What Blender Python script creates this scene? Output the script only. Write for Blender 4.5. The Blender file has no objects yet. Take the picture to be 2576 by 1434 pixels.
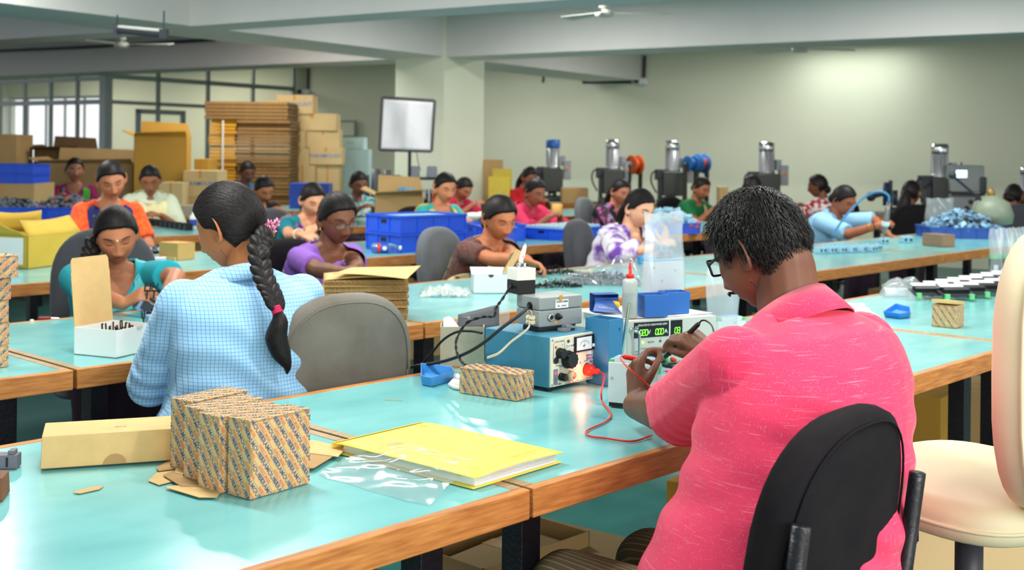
import bpy, bmesh, math, random
import numpy as np
from mathutils import Matrix, Vector
random.seed(7); rng = np.random.default_rng(7)
PI = math.pi
S = bpy.context.scene
COL = S.collection
# ---------------------------------------------------------------- camera, sky, lights, exposure
FPX, CY, PITCH, ROLL, CAMH = 3000.0, 383.0, 0.00089, 0.0105, 1.37
YB, YT = 0.580, 0.755            # heading of the building's beams and of the work tables
cam = bpy.data.cameras.new('camera'); camo = bpy.data.objects.new('camera', cam); COL.objects.link(camo)
cam.sensor_width = 36.0; cam.lens = 36.0 * FPX / 2576; cam.shift_y = -(717 - CY) / 2576
cam.clip_start = 0.05; cam.clip_end = 200
camo.location = (0, 0, CAMH)
camo.rotation_mode = 'XYZ'
camo.matrix_world = Matrix.Translation((0, 0, CAMH)) @ Matrix.Rotation(PI/2 - PITCH, 4, 'X') @ Matrix.Rotation(ROLL, 4, 'Z')
cam.dof.use_dof = True; cam.dof.focus_distance = 2.55; cam.dof.aperture_fstop = 5.4
S.camera = camo
S.view_settings.view_transform = 'Standard'; S.view_settings.look = 'None'
S.view_settings.exposure = 0.0; S.view_settings.gamma = 1.0; S.view_settings.use_curve_mapping = False
try:
    S.cycles.use_denoising = True; S.cycles.max_bounces = 8; S.cycles.diffuse_bounces = 4
    S.cycles.glossy_bounces = 4; S.cycles.transmission_bounces = 6; S.cycles.transparent_max_bounces = 12
    S.cycles.caustics_reflective = False; S.cycles.caustics_refractive = False
    S.cycles.sample_clamp_indirect = 6.0
except Exception: pass
W = bpy.data.worlds.new('world'); S.world = W; W.use_nodes = True
W.node_tree.nodes['Background'].inputs[0].default_value = (0.95, 0.98, 1.0, 1)
W.node_tree.nodes['Background'].inputs[1].default_value = 1.35
eA = np.array([math.sin(YT), math.cos(YT), 0]); eB = np.array([-math.cos(YT), math.sin(YT), 0])
eR = np.array([math.sin(YB), math.cos(YB), 0]); eL = np.array([-math.cos(YB), math.sin(YB), 0])
RZT = PI/2 - YT                  # z rotation of things squared up with the tables (local x along the row)
RZB = PI/2 - YB
CAMP = np.array([0, 0, CAMH])
_cp, _sp, _cr, _sr = math.cos(PITCH), math.sin(PITCH), math.cos(ROLL), math.sin(ROLL)
_F = np.array([0, _cp, -_sp]); _U = np.array([0, _sp, _cp]); _R = np.array([1., 0, 0])
RCAM = np.array([_cr*_R + _sr*_U, -(-_sr*_R + _cr*_U), _F])
def ray(x, y): return RCAM.T @ np.array([(x-1288)/FPX, (y-CY)/FPX, 1.0])
def onz(x, y, z=.75):
    d = ray(x, y); return CAMP + d*((z-CAMH)/d[2])
def aty(x, y, Y):
    d = ray(x, y); return CAMP + d*(Y/d[1])
def onv(x, y, e, k):
    d = ray(x, y); return CAMP + d*((k - CAMP@e)/(d@e))
def AB(a, b, z=0): return eA*a + eB*b + np.array([0, 0, z])
def RL(r, l, z=0): return eR*r + eL*l + np.array([0, 0, z])
def area_light(name, loc, sx, sy, power, rot, col=(1, 1, 1), spread=PI):
    d = bpy.data.lights.new(name, 'AREA'); d.shape = 'RECTANGLE'; d.size = sx; d.size_y = sy; d.energy = power; d.color = col
    d.spread = spread
    o = bpy.data.objects.new(name, d); COL.objects.link(o); o.location = loc; o.rotation_euler = rot; return o
# fluorescent tubes under the ceiling, hung in rows along the beams
for r_, l_ in [(2.0, 2.6), (2.0, -.6), (4.6, 4.6), (4.6, 1.4), (4.6, -1.8), (4.6, 7.4), (8.9, 9.0), (8.9, 5.8), (8.9, 2.4), (8.9, -1.0), (12.8, 9.5), (12.8, 5.6)]:
    area_light('tube_lamp', RL(r_, l_, 2.86), 1.25, .12, 64, (0, 0, RZB+PI/2), (1.0, .985, .94))
area_light('tube_lamp', RL(14.7, float(onv(2150, 215, eR, 15.2) @ eL), 2.75), 1.3, .10, 13, (0, 0, RZB+PI/2), (.93, 1.0, .95))
# daylight from the tall windows behind and beside the camera
area_light('window_daylight', (2.6, -2.6, 2.1), 4.5, 1.9, 235, (math.radians(68), 0, math.radians(26)), (1.0, .975, .93))

# ---------------------------------------------------------------- materials
def lin(c):
    if isinstance(c, str):
        c = c.lstrip('#'); c = [int(c[i:i+2], 16) for i in (0, 2, 4)]
    out = []
    for v in c:
        v = v/255.0; out.append(v/12.92 if v <= .04045 else ((v+.055)/1.055)**2.4)
    return tuple(out) + (1.0,)
MATS = {}
def M(name, col, rough=.5, metal=0, var=0, vscale=20, bump=0, bscale=60, stretch=None, trans=0, alpha=1, emit=0, sub=0, col2=None, coat=0, spec=.5, ior=1.45, sheen=0, coord='Object'):
    if name in MATS: return MATS[name]
    m = bpy.data.materials.new(name); m.use_nodes = True; nt = m.node_tree; b = nt.nodes['Principled BSDF']
    c = lin(col)
    b.inputs['Base Color'].default_value = c; b.inputs['Roughness'].default_value = rough; b.inputs['Metallic'].default_value = metal
    b.inputs['Specular IOR Level'].default_value = spec; b.inputs['IOR'].default_value = ior
    if trans: b.inputs['Transmission Weight'].default_value = trans
    if alpha < 1: b.inputs['Alpha'].default_value = alpha
    if coat: b.inputs['Coat Weight'].default_value = coat
    if sheen: b.inputs['Sheen Weight'].default_value = sheen
    if sub: b.inputs['Subsurface Weight'].default_value = sub; b.inputs['Subsurface Scale'].default_value = .01
    if emit: b.inputs['Emission Color'].default_value = c; b.inputs['Emission Strength'].default_value = emit
    if var or bump:
        tc = nt.nodes.new('ShaderNodeTexCoord'); src = tc.outputs[coord]
        if stretch:
            mp = nt.nodes.new('ShaderNodeMapping'); mp.inputs['Scale'].default_value = stretch
            nt.links.new(src, mp.inputs['Vector']); src = mp.outputs['Vector']
    if var:
        n = nt.nodes.new('ShaderNodeTexNoise'); n.inputs['Scale'].default_value = vscale; n.inputs['Detail'].default_value = 5
        nt.links.new(src, n.inputs['Vector'])
        r = nt.nodes.new('ShaderNodeValToRGB'); nt.links.new(n.outputs['Fac'], r.inputs['Fac'])
        c2 = lin(col2) if col2 else tuple(x*(1-var) for x in c[:3]) + (1,)
        r.color_ramp.elements[0].position = .3; r.color_ramp.elements[1].position = .7
        r.color_ramp.elements[0].color = c2; r.color_ramp.elements[1].color = c
        nt.links.new(r.outputs['Color'], b.inputs['Base Color'])
    if bump:
        n2 = nt.nodes.new('ShaderNodeTexNoise'); n2.inputs['Scale'].default_value = bscale; n2.inputs['Detail'].default_value = 3
        nt.links.new(src, n2.inputs['Vector'])
        bp = nt.nodes.new('ShaderNodeBump'); bp.inputs['Strength'].default_value = bump; bp.inputs['Distance'].default_value = .01
        nt.links.new(n2.outputs['Fac'], bp.inputs['Height']); nt.links.new(bp.outputs['Normal'], b.inputs['Normal'])
    MATS[name] = m
    return m
def film(name, tint=(235, 240, 242), amount=.16, rough=.12, gloss=.05):
    """thin clear polythene: mostly see-through with gloss and a slight milky haze"""
    if name in MATS: return MATS[name]
    m = bpy.data.materials.new(name); m.use_nodes = True; nt = m.node_tree; nt.nodes.clear()
    out = nt.nodes.new('ShaderNodeOutputMaterial'); tr = nt.nodes.new('ShaderNodeBsdfTransparent'); gl = nt.nodes.new('ShaderNodeBsdfGlossy')
    df = nt.nodes.new('ShaderNodeBsdfDiffuse'); df.inputs[0].default_value = lin(tint); gl.inputs['Roughness'].default_value = rough
    tl = nt.nodes.new('ShaderNodeBsdfTranslucent'); tl.inputs[0].default_value = lin(tint)
    ad = nt.nodes.new('ShaderNodeMixShader'); ad.inputs[0].default_value = .5
    nt.links.new(df.outputs[0], ad.inputs[1]); nt.links.new(tl.outputs[0], ad.inputs[2])
    m1 = nt.nodes.new('ShaderNodeMixShader'); m1.inputs[0].default_value = amount
    nt.links.new(tr.outputs[0], m1.inputs[1]); nt.links.new(ad.outputs[0], m1.inputs[2])
    lw = nt.nodes.new('ShaderNodeLayerWeight'); pw = nt.nodes.new('ShaderNodeMath'); pw.operation = 'POWER'; pw.inputs[1].default_value = 4
    fr = nt.nodes.new('ShaderNodeMath'); fr.operation = 'MULTIPLY_ADD'; fr.inputs[1].default_value = .5; fr.inputs[2].default_value = gloss
    nt.links.new(lw.outputs['Facing'], pw.inputs[0]); nt.links.new(pw.outputs[0], fr.inputs[0])
    m2 = nt.nodes.new('ShaderNodeMixShader'); nt.links.new(fr.outputs[0], m2.inputs[0])
    nt.links.new(m1.outputs[0], m2.inputs[1]); nt.links.new(gl.outputs[0], m2.inputs[2])
    nt.links.new(m2.outputs[0], out.inputs['Surface'])
    MATS[name] = m
    return m

# ---------------------------------------------------------------- mesh builder
class MB:
    def __init__(s): s.v = []; s.f = []; s.n = 0; s.mi = []; s.cur = 0
    def add(s, vs, fs):
        vs = np.asarray(vs, float); s.v.append(vs)
        s.f.extend([tuple(int(i)+s.n for i in f) for f in fs]); s.mi.extend([s.cur]*len(fs)); s.n += len(vs); return s
    def box(s, c, d, rz=0, R=None, taper=1.0):
        x, y, z = d[0]/2, d[1]/2, d[2]/2; t = taper
        P = np.array([[-x,-y,-z],[x,-y,-z],[x,y,-z],[-x,y,-z],[-x*t,-y*t,z],[x*t,-y*t,z],[x*t,y*t,z],[-x*t,y*t,z]])
        if rz: P = P @ rotz(rz).T
        if R is not None: P = P @ np.asarray(R).T
        return s.add(P + np.asarray(c, float), [(3,2,1,0),(4,5,6,7),(0,1,5,4),(1,2,6,5),(2,3,7,6),(3,0,4,7)])
    def bbox(s, lo, hi): 
        lo = np.asarray(lo, float); hi = np.asarray(hi, float); return s.box((lo+hi)/2, hi-lo)
    def cyl(s, p0, p1, r0, r1=None, n=12, cap=True):
        p0 = np.asarray(p0, float); p1 = np.asarray(p1, float); r1 = r0 if r1 is None else r1
        X, Y, Z = basis(p1-p0); a = np.arange(n)*2*PI/n
        ring = np.outer(np.cos(a), X) + np.outer(np.sin(a), Y)
        fs = [(i, (i+1) % n, n+(i+1) % n, n+i) for i in range(n)]
        if cap: fs += [tuple(range(n))[::-1], tuple(range(n, 2*n))]
        return s.add(np.vstack([p0+ring*r0, p1+ring*r1]), fs)
    def lathe(s, prof, n=16, c=(0, 0, 0), R=None, cap=True):
        a = np.arange(n)*2*PI/n; vs = []
        for r, z in prof: vs.append(np.c_[np.cos(a)*r, np.sin(a)*r, np.full(n, z)])
        V = np.vstack(vs)
        if R is not None: V = V @ np.asarray(R).T
        fs = []
        for k in range(len(prof)-1):
            for i in range(n): fs.append((k*n+i, k*n+(i+1) % n, (k+1)*n+(i+1) % n, (k+1)*n+i))
        if cap: fs += [tuple(range(n))[::-1], tuple(range((len(prof)-1)*n, len(prof)*n))]
        return s.add(V+np.asarray(c, float), fs)
    def tube(s, pts, r, n=8, closed=False):
        P = np.asarray(pts, float); k = len(P); rr = np.broadcast_to(np.asarray(r, float), (k,))
        T = np.gradient(P, axis=0); T /= np.linalg.norm(T, axis=1)[:, None]+1e-12
        X, Y, _ = basis(T[0]); vs = []; a = np.arange(n)*2*PI/n
        for i in range(k):
            X = X - T[i]*(X@T[i]); X /= np.linalg.norm(X)+1e-12; Y = np.cross(T[i], X)
            vs.append(P[i] + rr[i]*(np.outer(np.cos(a), X)+np.outer(np.sin(a), Y)))
        fs = [(j*n+i, j*n+(i+1) % n, (j+1)*n+(i+1) % n, (j+1)*n+i) for j in range(k-1) for i in range(n)]
        fs += [tuple(range(n))[::-1], tuple(range((k-1)*n, k*n))]
        return s.add(np.vstack(vs), fs)
    def prism(s, poly, z0, z1, F=None):
        """polygon (list of 2D points, counter-clockwise) pulled from z0 to z1; F=(origin, X, Y, Z) maps it"""
        P = np.asarray(poly, float); n = len(P)
        V = np.vstack([np.c_[P, np.full(n, z0)], np.c_[P, np.full(n, z1)]])
        if F is not None: V = np.asarray(F[0]) + V[:, :1]*np.asarray(F[1]) + V[:, 1:2]*np.asarray(F[2]) + V[:, 2:3]*np.asarray(F[3])
        return s.add(V, [tuple(range(n))[::-1], tuple(range(n, 2*n))] + [(i, (i+1) % n, n+(i+1) % n, n+i) for i in range(n)])
    def ell(s, c, r, R=None, nu=14, nv=9):
        vs = [[0, 0, -1]]; 
        for j in range(1, nv):
            t = -PI/2 + PI*j/nv
            for i in range(nu): vs.append([math.cos(t)*math.cos(2*PI*i/nu), math.cos(t)*math.sin(2*PI*i/nu), math.sin(t)])
        vs.append([0, 0, 1]); V = np.array(vs)*np.asarray(r, float)
        if R is not None: V = V @ np.asarray(R).T
        fs = [(0, 1+(i+1) % nu, 1+i) for i in range(nu)]
        for j in range(nv-2):
            for i in range(nu): fs.append((1+j*nu+i, 1+j*nu+(i+1) % nu, 1+(j+1)*nu+(i+1) % nu, 1+(j+1)*nu+i))
        L = len(vs)-1; k = 1+(nv-2)*nu
        fs += [(L, k+i, k+(i+1) % nu) for i in range(nu)]
        return s.add(V+np.asarray(c, float), fs)
    def cap(s, p0, p1, r0, r1, n=10):
        """tapered limb with rounded ends"""
        p0 = np.asarray(p0, float); p1 = np.asarray(p1, float); d = p1-p0; Lh = np.linalg.norm(d)+1e-9; T = d/Lh
        ks = [-1, -.7, 0, 1, 1.7, 2]; P = []; R = []
        for t in (-.98, -.75, -.35): P.append(p0+T*t*r0); R.append(r0*math.sqrt(1-t*t))
        for t in (0, .5, 1): P.append(p0+d*t); R.append(r0+(r1-r0)*t)
        for t in (.35, .75, .98): P.append(p1+T*t*r1); R.append(r1*math.sqrt(1-t*t))
        return s.tube(P, R, n)
    def grid(s, P, closeu=False):
        P = np.asarray(P, float); a, b = P.shape[:2]
        fs = [(i*b+j, i*b+(j+1) % b, (i+1)*b+(j+1) % b, (i+1)*b+j) for i in range(a-1) for j in range(b if closeu else b-1)]
        return s.add(P.reshape(-1, 3), fs)
    def mesh(s, name, smooth=False):
        me = bpy.data.meshes.new(name)
        me.from_pydata(np.vstack(s.v).tolist() if s.v else [], [], s.f)
        if smooth: me.polygons.foreach_set('use_smooth', np.ones(len(me.polygons), bool))
        if any(s.mi): me.polygons.foreach_set('material_index', np.array(s.mi, np.int32))
        me.update(); return me
    def build(s, name, mat, parent=None, smooth=False, bevel=0, seg=2, sub=0, solid=0):
        me = s.mesh(name, smooth)
        for m in (mat if isinstance(mat, (list, tuple)) else [mat]): me.materials.append(m)
        return link(name, me, parent, bevel, seg, sub, solid, smooth)
def link(name, me, parent=None, bevel=0, seg=2, sub=0, solid=0, smooth=False):
    o = bpy.data.objects.new(name, me); COL.objects.link(o)
    if parent is not None: o.parent = parent
    if bevel:
        b = o.modifiers.new('bevel', 'BEVEL'); b.width = bevel; b.segments = seg; b.limit_method = 'ANGLE'; b.angle_limit = .7
        b.harden_normals = False
        me.polygons.foreach_set('use_smooth', np.ones(len(me.polygons), bool))
        w = o.modifiers.new('wn', 'WEIGHTED_NORMAL'); w.keep_sharp = False
    if sub: m = o.modifiers.new('sub', 'SUBSURF'); m.levels = sub; m.render_levels = sub
    if solid: m = o.modifiers.new('solid', 'SOLIDIFY'); m.thickness = solid; m.offset = 0
    return o
def rotz(a): c, s = math.cos(a), math.sin(a); return np.array([[c, -s, 0], [s, c, 0], [0, 0, 1.]])
def rotx(a): c, s = math.cos(a), math.sin(a); return np.array([[1., 0, 0], [0, c, -s], [0, s, c]])
def roty(a): c, s = math.cos(a), math.sin(a); return np.array([[c, 0, s], [0, 1., 0], [-s, 0, c]])
def unit(v): v = np.asarray(v, float); return v/(np.linalg.norm(v)+1e-12)
def basis(z):
    z = unit(z); h = np.array([0, 0, 1.]) if abs(z[2]) < .9 else np.array([1., 0, 0])
    x = unit(np.cross(h, z)); return x, np.cross(z, x), z
def spline(P, n=40):
    """smooth curve through points (Catmull-Rom)"""
    P = np.asarray(P, float); Q = np.vstack([2*P[0]-P[1], P, 2*P[-1]-P[-2]]); out = []
    k = len(P)-1; m = max(2, n//k)
    for i in range(k):
        a, b, c, d = Q[i:i+4]
        for t in np.linspace(0, 1, m, endpoint=False):
            out.append(.5*((2*b)+(c-a)*t+(2*a-5*b+4*c-d)*t*t+(-a+3*b-3*c+d)*t**3))
    out.append(P[-1]); return np.array(out)
def thing(name, label, cat, loc=(0, 0, 0), rz=0, group=None):
    o = bpy.data.objects.new(name, None); COL.objects.link(o); o.location = tuple(float(x) for x in loc); o.rotation_euler = (0, 0, rz); o.empty_display_size = .05
    o['label'] = label; o['category'] = cat
    if group: o['group'] = group
    return o
def tag(o, label, cat, group=None, loc=None, rz=0):
    o['label'] = label; o['category'] = cat
    if group: o['group'] = group
    if loc is not None: o.location = tuple(float(x) for x in loc); o.rotation_euler = (0, 0, rz)
    return o
def struct(o): o['kind'] = 'structure'; return o
def copy_tree(o, parent=None):
    c = o.copy(); COL.objects.link(c)
    if parent is not None: c.parent = parent
    for ch in list(o.children): copy_tree(ch, c)
    return c
# ================================================================ the hall
m_wall = M('wall_paint', (226, 228, 205), .75, var=.05, vscale=1.5)
m_beam = M('beam_paint', (214, 211, 208), .6, var=.05, vscale=2.0)
m_floor = M('floor_paint', (46, 108, 104), .35, var=.25, vscale=6)
m_alu = M('aluminium_frame', (134, 144, 144), .4, metal=.35)
m_glass = film('window_glass', (240, 245, 245), .03, .02, .02)
m_black = M('black_steel', (22, 23, 30), .38, var=.3, vscale=25, bump=.15, bscale=90)
m_wood = M('edge_timber', (205, 142, 76), .5, var=.35, vscale=9, stretch=(1.2, 14, 14), bump=.12, bscale=30, col2=(160, 96, 44))
m_woodtop = M('edge_timber_worn', (176, 150, 112), .45, var=.35, vscale=9, stretch=(1.5, 16, 16), col2=(140, 112, 78))
BB = 2.39                                    # underside of the beams
def wallbox(name, lo, hi, mat, parent=None):
    """box in beam axes (r, l, z)"""
    b = MB(); b.bbox(lo, hi); o = b.build(name, mat, parent); o.rotation_euler = (0, 0, RZB); return o
RW, LP = 15.2, 0
LP = float(onv(265, 300, eR, 11.15) @ eL)    # glazed office: corner post
REND = float(onv(742, 300, eL, LP) @ eR)
b = MB(); b.bbox((-9, -7, -.05), (24, 24, 0)); o = b.build('floor', m_floor); o.rotation_euler = (0, 0, RZB); struct(o)
struct(wallbox('ceiling', (-4.5, -9, 3.05), (RW, LP+9, 3.15), m_beam))
struct(wallbox('ceiling_beam', (6.88, -9, BB), (7.28, LP+9, 3.05), m_beam))
struct(wallbox('ceiling_beam', (10.46, -9, BB), (11.04, LP+9, 3.05), m_beam))
struct(wallbox('ceiling_beam', (-4.5, 7.75, BB+.004), (RW, 8.58, 3.05), m_beam))
struct(wallbox('column', (10.44, 7.73, 0), (float(onv(1218, 200, eL, 7.73)@eR), float(onv(995, 200, eR, 10.44)@eL), 3.05), m_wall))
# back wall with the office window opening
p0 = onv(18, 246, eR, RW); p1 = onv(256, 246, eR, RW); zt = p0[2]; zb = 1.0
la, lb = float(p1@eL), float(p0@eL)
bk = MB(); 
for lo, hi in [((RW, -9, 0), (RW+.2, la, 3.15)), ((RW, lb, 0), (RW+.2, LP+9, 3.15)), ((RW, la, 0), (RW+.2, lb, zb)), ((RW, la, zt), (RW+.2, lb, 3.15))]: bk.bbox(lo, hi)
o = bk.build('wall_back', m_wall); o.rotation_euler = (0, 0, RZB); struct(o)
struct(wallbox('wall_left', (REND, LP, 0), (RW, LP+.15, 3.15), m_wall))
struct(wallbox('wall_office', (11.15, LP+8.4, 0), (RW, LP+8.6, 3.15), m_wall))
# window 2: far office window, daylight beyond it
w2 = wallbox('window_2', (RW+.05, la, zb), (RW+.09, la+.05, zt), m_alu); struct(w2)
for k in range(5):
    l0 = la + (lb-la)*k/5; l1 = la+(lb-la)*(k+1)/5
    b = MB(); b.bbox((RW+.06, l0+.02, zb+.02), (RW+.066, l1-.02, zt-.02)); b.build('pane', m_glass, w2)
    b = MB(); b.bbox((RW+.05, l1-.02, zb), (RW+.09, l1+.02, zt)); b.build('mullion', m_alu, w2)
for z in (zb, zt-.05):
    b = MB(); b.bbox((RW+.05, la, z), (RW+.09, lb, z+.05)); b.build('rail', m_alu, w2)
# window 1: glazed partition of the office, two faces meeting at the post
b = MB(); b.bbox((11.11, LP-.04, 0), (11.24, LP+.09, 3.05)); w1 = b.build('window_1', m_alu); w1.rotation_euler = (0, 0, RZB); struct(w1)
def zr(x, y): return float(onv(x, y, eL, LP)[2])
def zl(x, y): return float(onv(x, y, eR, 11.15)[2])
zr1, zr2 = zr(500, 207), zr(400, 262)
rr = [11.2] + [float(onv(x, 300, eL, LP)@eR) for x in (400, 525, 638)] + [REND]
zl2 = zl(150, 258)
def rail(lo, hi, nm='rail'):
    b = MB(); b.bbox(lo, hi); b.build(nm, m_alu, w1)
for z, h in ((zr1, .07), (zr2, .055), (.9, .06), (2.95, .06)): rail((11.2, LP, z-h/2), (REND, LP+.05, z+h/2))
for r_ in rr[1:-1]: rail((r_-.025, LP, 0), (r_+.025, LP+.05, 2.95), 'mullion')
rail((REND-.05, LP, 0), (REND, LP+.05, 2.95), 'mullion')
zs = [0, .9, zr2, zr1, 2.95]
for i in range(4):
    for j in range(4):
        b = MB(); b.bbox((rr[i]+.03, LP+.022, zs[j]+.03), (rr[i+1]-.03, LP+.028, zs[j+1]-.03)); b.build('pane' if j else 'panel', m_glass if j else M('panel_board', (205, 205, 190), .5), w1)
ll = [LP+.09] + [float(onv(x, 220, eR, 11.15)@eL) for x in (192, 125, 60)]; dl = ll[-1]-ll[-2]
while ll[-1] < LP+8: ll.append(ll[-1]+dl)
for z, h in ((zl2, .07), (.9, .06), (2.36, .06)): rail((11.15, LP, z-h/2), (11.2, ll[-1], z+h/2))
zs = [0, .9, zl2, 2.36]
for i in range(len(ll)-1):
    rail((11.15, ll[i+1]-.022, 0), (11.2, ll[i+1]+.022, 2.4), 'mullion')
    for j in range(3):
        b = MB(); b.bbox((11.172, ll[i]+.03, zs[j]+.03), (11.178, ll[i+1]-.03, zs[j+1]-.03)); b.build('pane' if j else 'panel', m_glass if j else M('panel_board', (205, 205, 190), .5), w1)
# door leaf frame inside the partition
d0, d1 = [float(onv(x, 300, eL, LP)@eR) for x in (347, 466)]; zd = zr(400, 276)
dr = MB(); dr.bbox((d0, LP-.01, 0), (d0+.05, LP+.06, zd)); dr.bbox((d1-.05, LP-.01, 0), (d1, LP+.06, zd)); dr.bbox((d0, LP-.01, zd-.07), (d1, LP+.06, zd)); dr.bbox((d0, LP-.01, .85), (d1, LP+.06, .95))
o = dr.build('door_1', m_alu); o.rotation_euler = (0, 0, RZB); struct(o)
b = MB(); b.cyl((d1-.1, LP-.05, 1.05), (d1-.1, LP-.05, 1.2), .012, n=8); b.build('door_handle', m_alu, o)
area_light('office_lamp', RL(13.3, LP+1.6, 2.9), 1.6, 1.6, 75, (0, 0, RZB), (1.0, .93, .76))
area_light('office_lamp', RL(13.3, LP+5, 2.9), 1.6, 1.6, 60, (0, 0, RZB), (1.0, .95, .85))

# ================================================================ work tables
def laminate():
    m = M('teal_laminate', (120, 192, 192), .17, spec=.55)
    nt = m.node_tree; b = nt.nodes['Principled BSDF']; tc = nt.nodes.new('ShaderNodeTexCoord')
    mp = nt.nodes.new('ShaderNodeMapping'); mp.inputs['Scale'].default_value = (1.2, 3.0, 1); nt.links.new(tc.outputs['Object'], mp.inputs[0])
    n = nt.nodes.new('ShaderNodeTexNoise'); n.inputs['Scale'].default_value = 2.2; n.inputs['Detail'].default_value = 6; nt.links.new(mp.outputs[0], n.inputs['Vector'])
    r = nt.nodes.new('ShaderNodeValToRGB'); r.color_ramp.elements[0].position = .3; r.color_ramp.elements[1].position = .75
    r.color_ramp.elements[0].color = lin((106, 178, 180)); r.color_ramp.elements[1].color = lin((130, 198, 197)); nt.links.new(n.outputs['Fac'], r.inputs[0])
    nt.links.new(r.outputs[0], b.inputs['Base Color'])
    n2 = nt.nodes.new('ShaderNodeTexNoise'); n2.inputs['Scale'].default_value = 7; n2.inputs['Detail'].default_value = 4; nt.links.new(mp.outputs[0], n2.inputs['Vector'])
    mr = nt.nodes.new('ShaderNodeMapRange'); mr.inputs['To Min'].default_value = .14; mr.inputs['To Max'].default_value = .27; nt.links.new(n2.outputs['Fac'], mr.inputs['Value'])
    nt.links.new(mr.outputs['Result'], b.inputs['Roughness'])
    bp = nt.nodes.new('ShaderNodeBump'); bp.inputs['Strength'].default_value = .03; bp.inputs['Distance'].default_value = .02
    nt.links.new(n.outputs['Fac'], bp.inputs['Height']); nt.links.new(bp.outputs[0], b.inputs['Normal'])
    return m
m_lam = laminate()
HT = .75
def table(label, a0, a1, b0, b1, group=None, eh=.056, detail=True):
    t = thing('work_table', label, 'table', AB(a0, b0), RZT, group)
    L, D = a1-a0-.004, b1-b0; e = .024
    b = MB(); b.bbox((e, e, HT-.022), (L-e, D-e, HT-.0015)); b.build('worktop', m_lam, t)
    for y0, y1 in ((0, e), (D-e, D)):
        b = MB(); b.bbox((0, y0, HT-eh), (L, y1, HT)); b.build('wooden_edging', m_wood, t, bevel=.003)
    for x0, x1 in ((0, e), (L-e, L)):
        b = MB(); b.bbox((x0, e+.0005, HT-eh), (x1, D-e-.0005, HT)); b.build('wooden_edging', m_woodtop, t, bevel=.002)
    for x in (.13, L-.13):
        for y in (.15, D-.13):
            b = MB(); b.bbox((x-.028, y-.028, 0), (x+.028, y+.028, HT-.0225)); b.build('leg', m_black, t, bevel=.003)
        b = MB(); b.bbox((x-.02, .178, .12), (x+.02, D-.158, .16)); b.build('stretcher', m_black, t)
    for y in (.15, D-.13):
        b = MB(); b.bbox((.158, y-.02, HT-.0625), (L-.158, y+.02, HT-.0225)); b.build('apron_rail', m_black, t)
    return t
ROWS = [
 (1.47, 2.46, [(-3.21, -.795, 'worktable with teal top out of frame beside the long kraft box'), (-.79, 1.625, 'teal-topped worktable carrying the yellow folder and carton bundle'), (1.63, 4.03, 'teal-topped worktable carrying the voltage tester where the man in pink sits'), (4.035, 6.45, 'teal-topped worktable carrying the rows of circuit modules')]),
 (3.15, 4.14, [(-.85, 1.585, 'teal-topped worktable under the stack of five printed cartons'), (1.592, 2.9, 'teal-topped worktable under the opened white carton with kraft lid'), (2.905, 5.12, 'teal-topped worktable under the corrugated card stack and bag of white pieces'), (5.125, 7.34, 'teal-topped worktable in front of the woman with the blue air hose'), (7.345, 9.9, 'teal-topped worktable under the small brown carton and crate of blue parts')]),
 (5.27, 6.27, [(-.5, 1.9, 'teal-topped worktable behind the stack of printed cartons'), (1.905, 4.3, 'teal-topped worktable under the opened yellow carton'), (4.305, 6.7, 'teal-topped worktable under the two stacked blue crates'), (6.705, 9.1, 'teal-topped worktable under the crate of pale blue modules')]),
 (7.47, 8.45, [(1.0, 3.4, 'far worktable with a row of black housings at its open end'), (3.405, 5.8, 'far worktable where the woman in yellow works'), (5.805, 8.2, 'far worktable behind the two stacked blue crates'), (8.205, 10.6, 'far worktable behind the woman in pink')]),
 (9.8, 10.7, [(2.4, 4.8, 'farthest teal bench under the crates of grey parts'), (4.805, 7.2, 'farthest bench in front of the flat-packed carton stack'), (7.205, 9.6, 'farthest bench beside the photographic reflector')]),
]
for b0, b1, us in ROWS:
    for a0, a1, lb_ in us: table(lb_, a0, a1, b0, b1)
# machine bench along the back wall
mb_ = thing('machine_bench', 'long dark-edged steel bench carrying the drill presses', 'bench', RL(12.15, -2.2), RZB)
b = MB(); b.bbox((0, 0, .70), (1.0, 9.6, .75)); b.build('bench_top', M('bench_board', (96, 82, 60), .5, var=.3), mb_)
b = MB(); b.bbox((-.02, 0, .69), (-.001, 9.6, .755)); b.build('wooden_edging', m_wood, mb_)
for y in np.linspace(.1, 9.5, 6):
    for x in (.06, .94):
        b = MB(); b.bbox((x-.03, y-.03, 0), (x+.03, y+.03, .70)); b.build('leg', m_black, mb_)
# ================================================================ node maths helper
class Nd:
    """arithmetic on shader sockets"""
    def __init__(s, nt, sock): s.nt = nt; s.k = sock
    def op(s, o, b=None, c=None):
        n = s.nt.nodes.new('ShaderNodeMath'); n.operation = o
        for i, q in enumerate((s, b, c)):
            if q is None: continue
            if isinstance(q, Nd): s.nt.links.new(q.k, n.inputs[i])
            else: n.inputs[i].default_value = q
        return Nd(s.nt, n.outputs[0])
    def __add__(s, b): return s.op('ADD', b)
    def __sub__(s, b): return s.op('SUBTRACT', b)
    def __mul__(s, b): return s.op('MULTIPLY', b)
    def abs(s): return s.op('ABSOLUTE')
    def sin(s): return s.op('SINE')
    def max(s, b): return s.op('MAXIMUM', b)
    def min(s, b): return s.op('MINIMUM', b)
    def step(s, a, b):
        """smooth 0..1 as the value goes a -> b"""
        n = s.nt.nodes.new('ShaderNodeMapRange'); n.interpolation_type = 'SMOOTHSTEP'
        n.inputs['From Min'].default_value = min(a, b); n.inputs['From Max'].default_value = max(a, b)
        if a > b: n.inputs['To Min'].default_value = 1; n.inputs['To Max'].default_value = 0
        s.nt.links.new(s.k, n.inputs['Value']); return Nd(s.nt, n.outputs['Result'])
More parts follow.
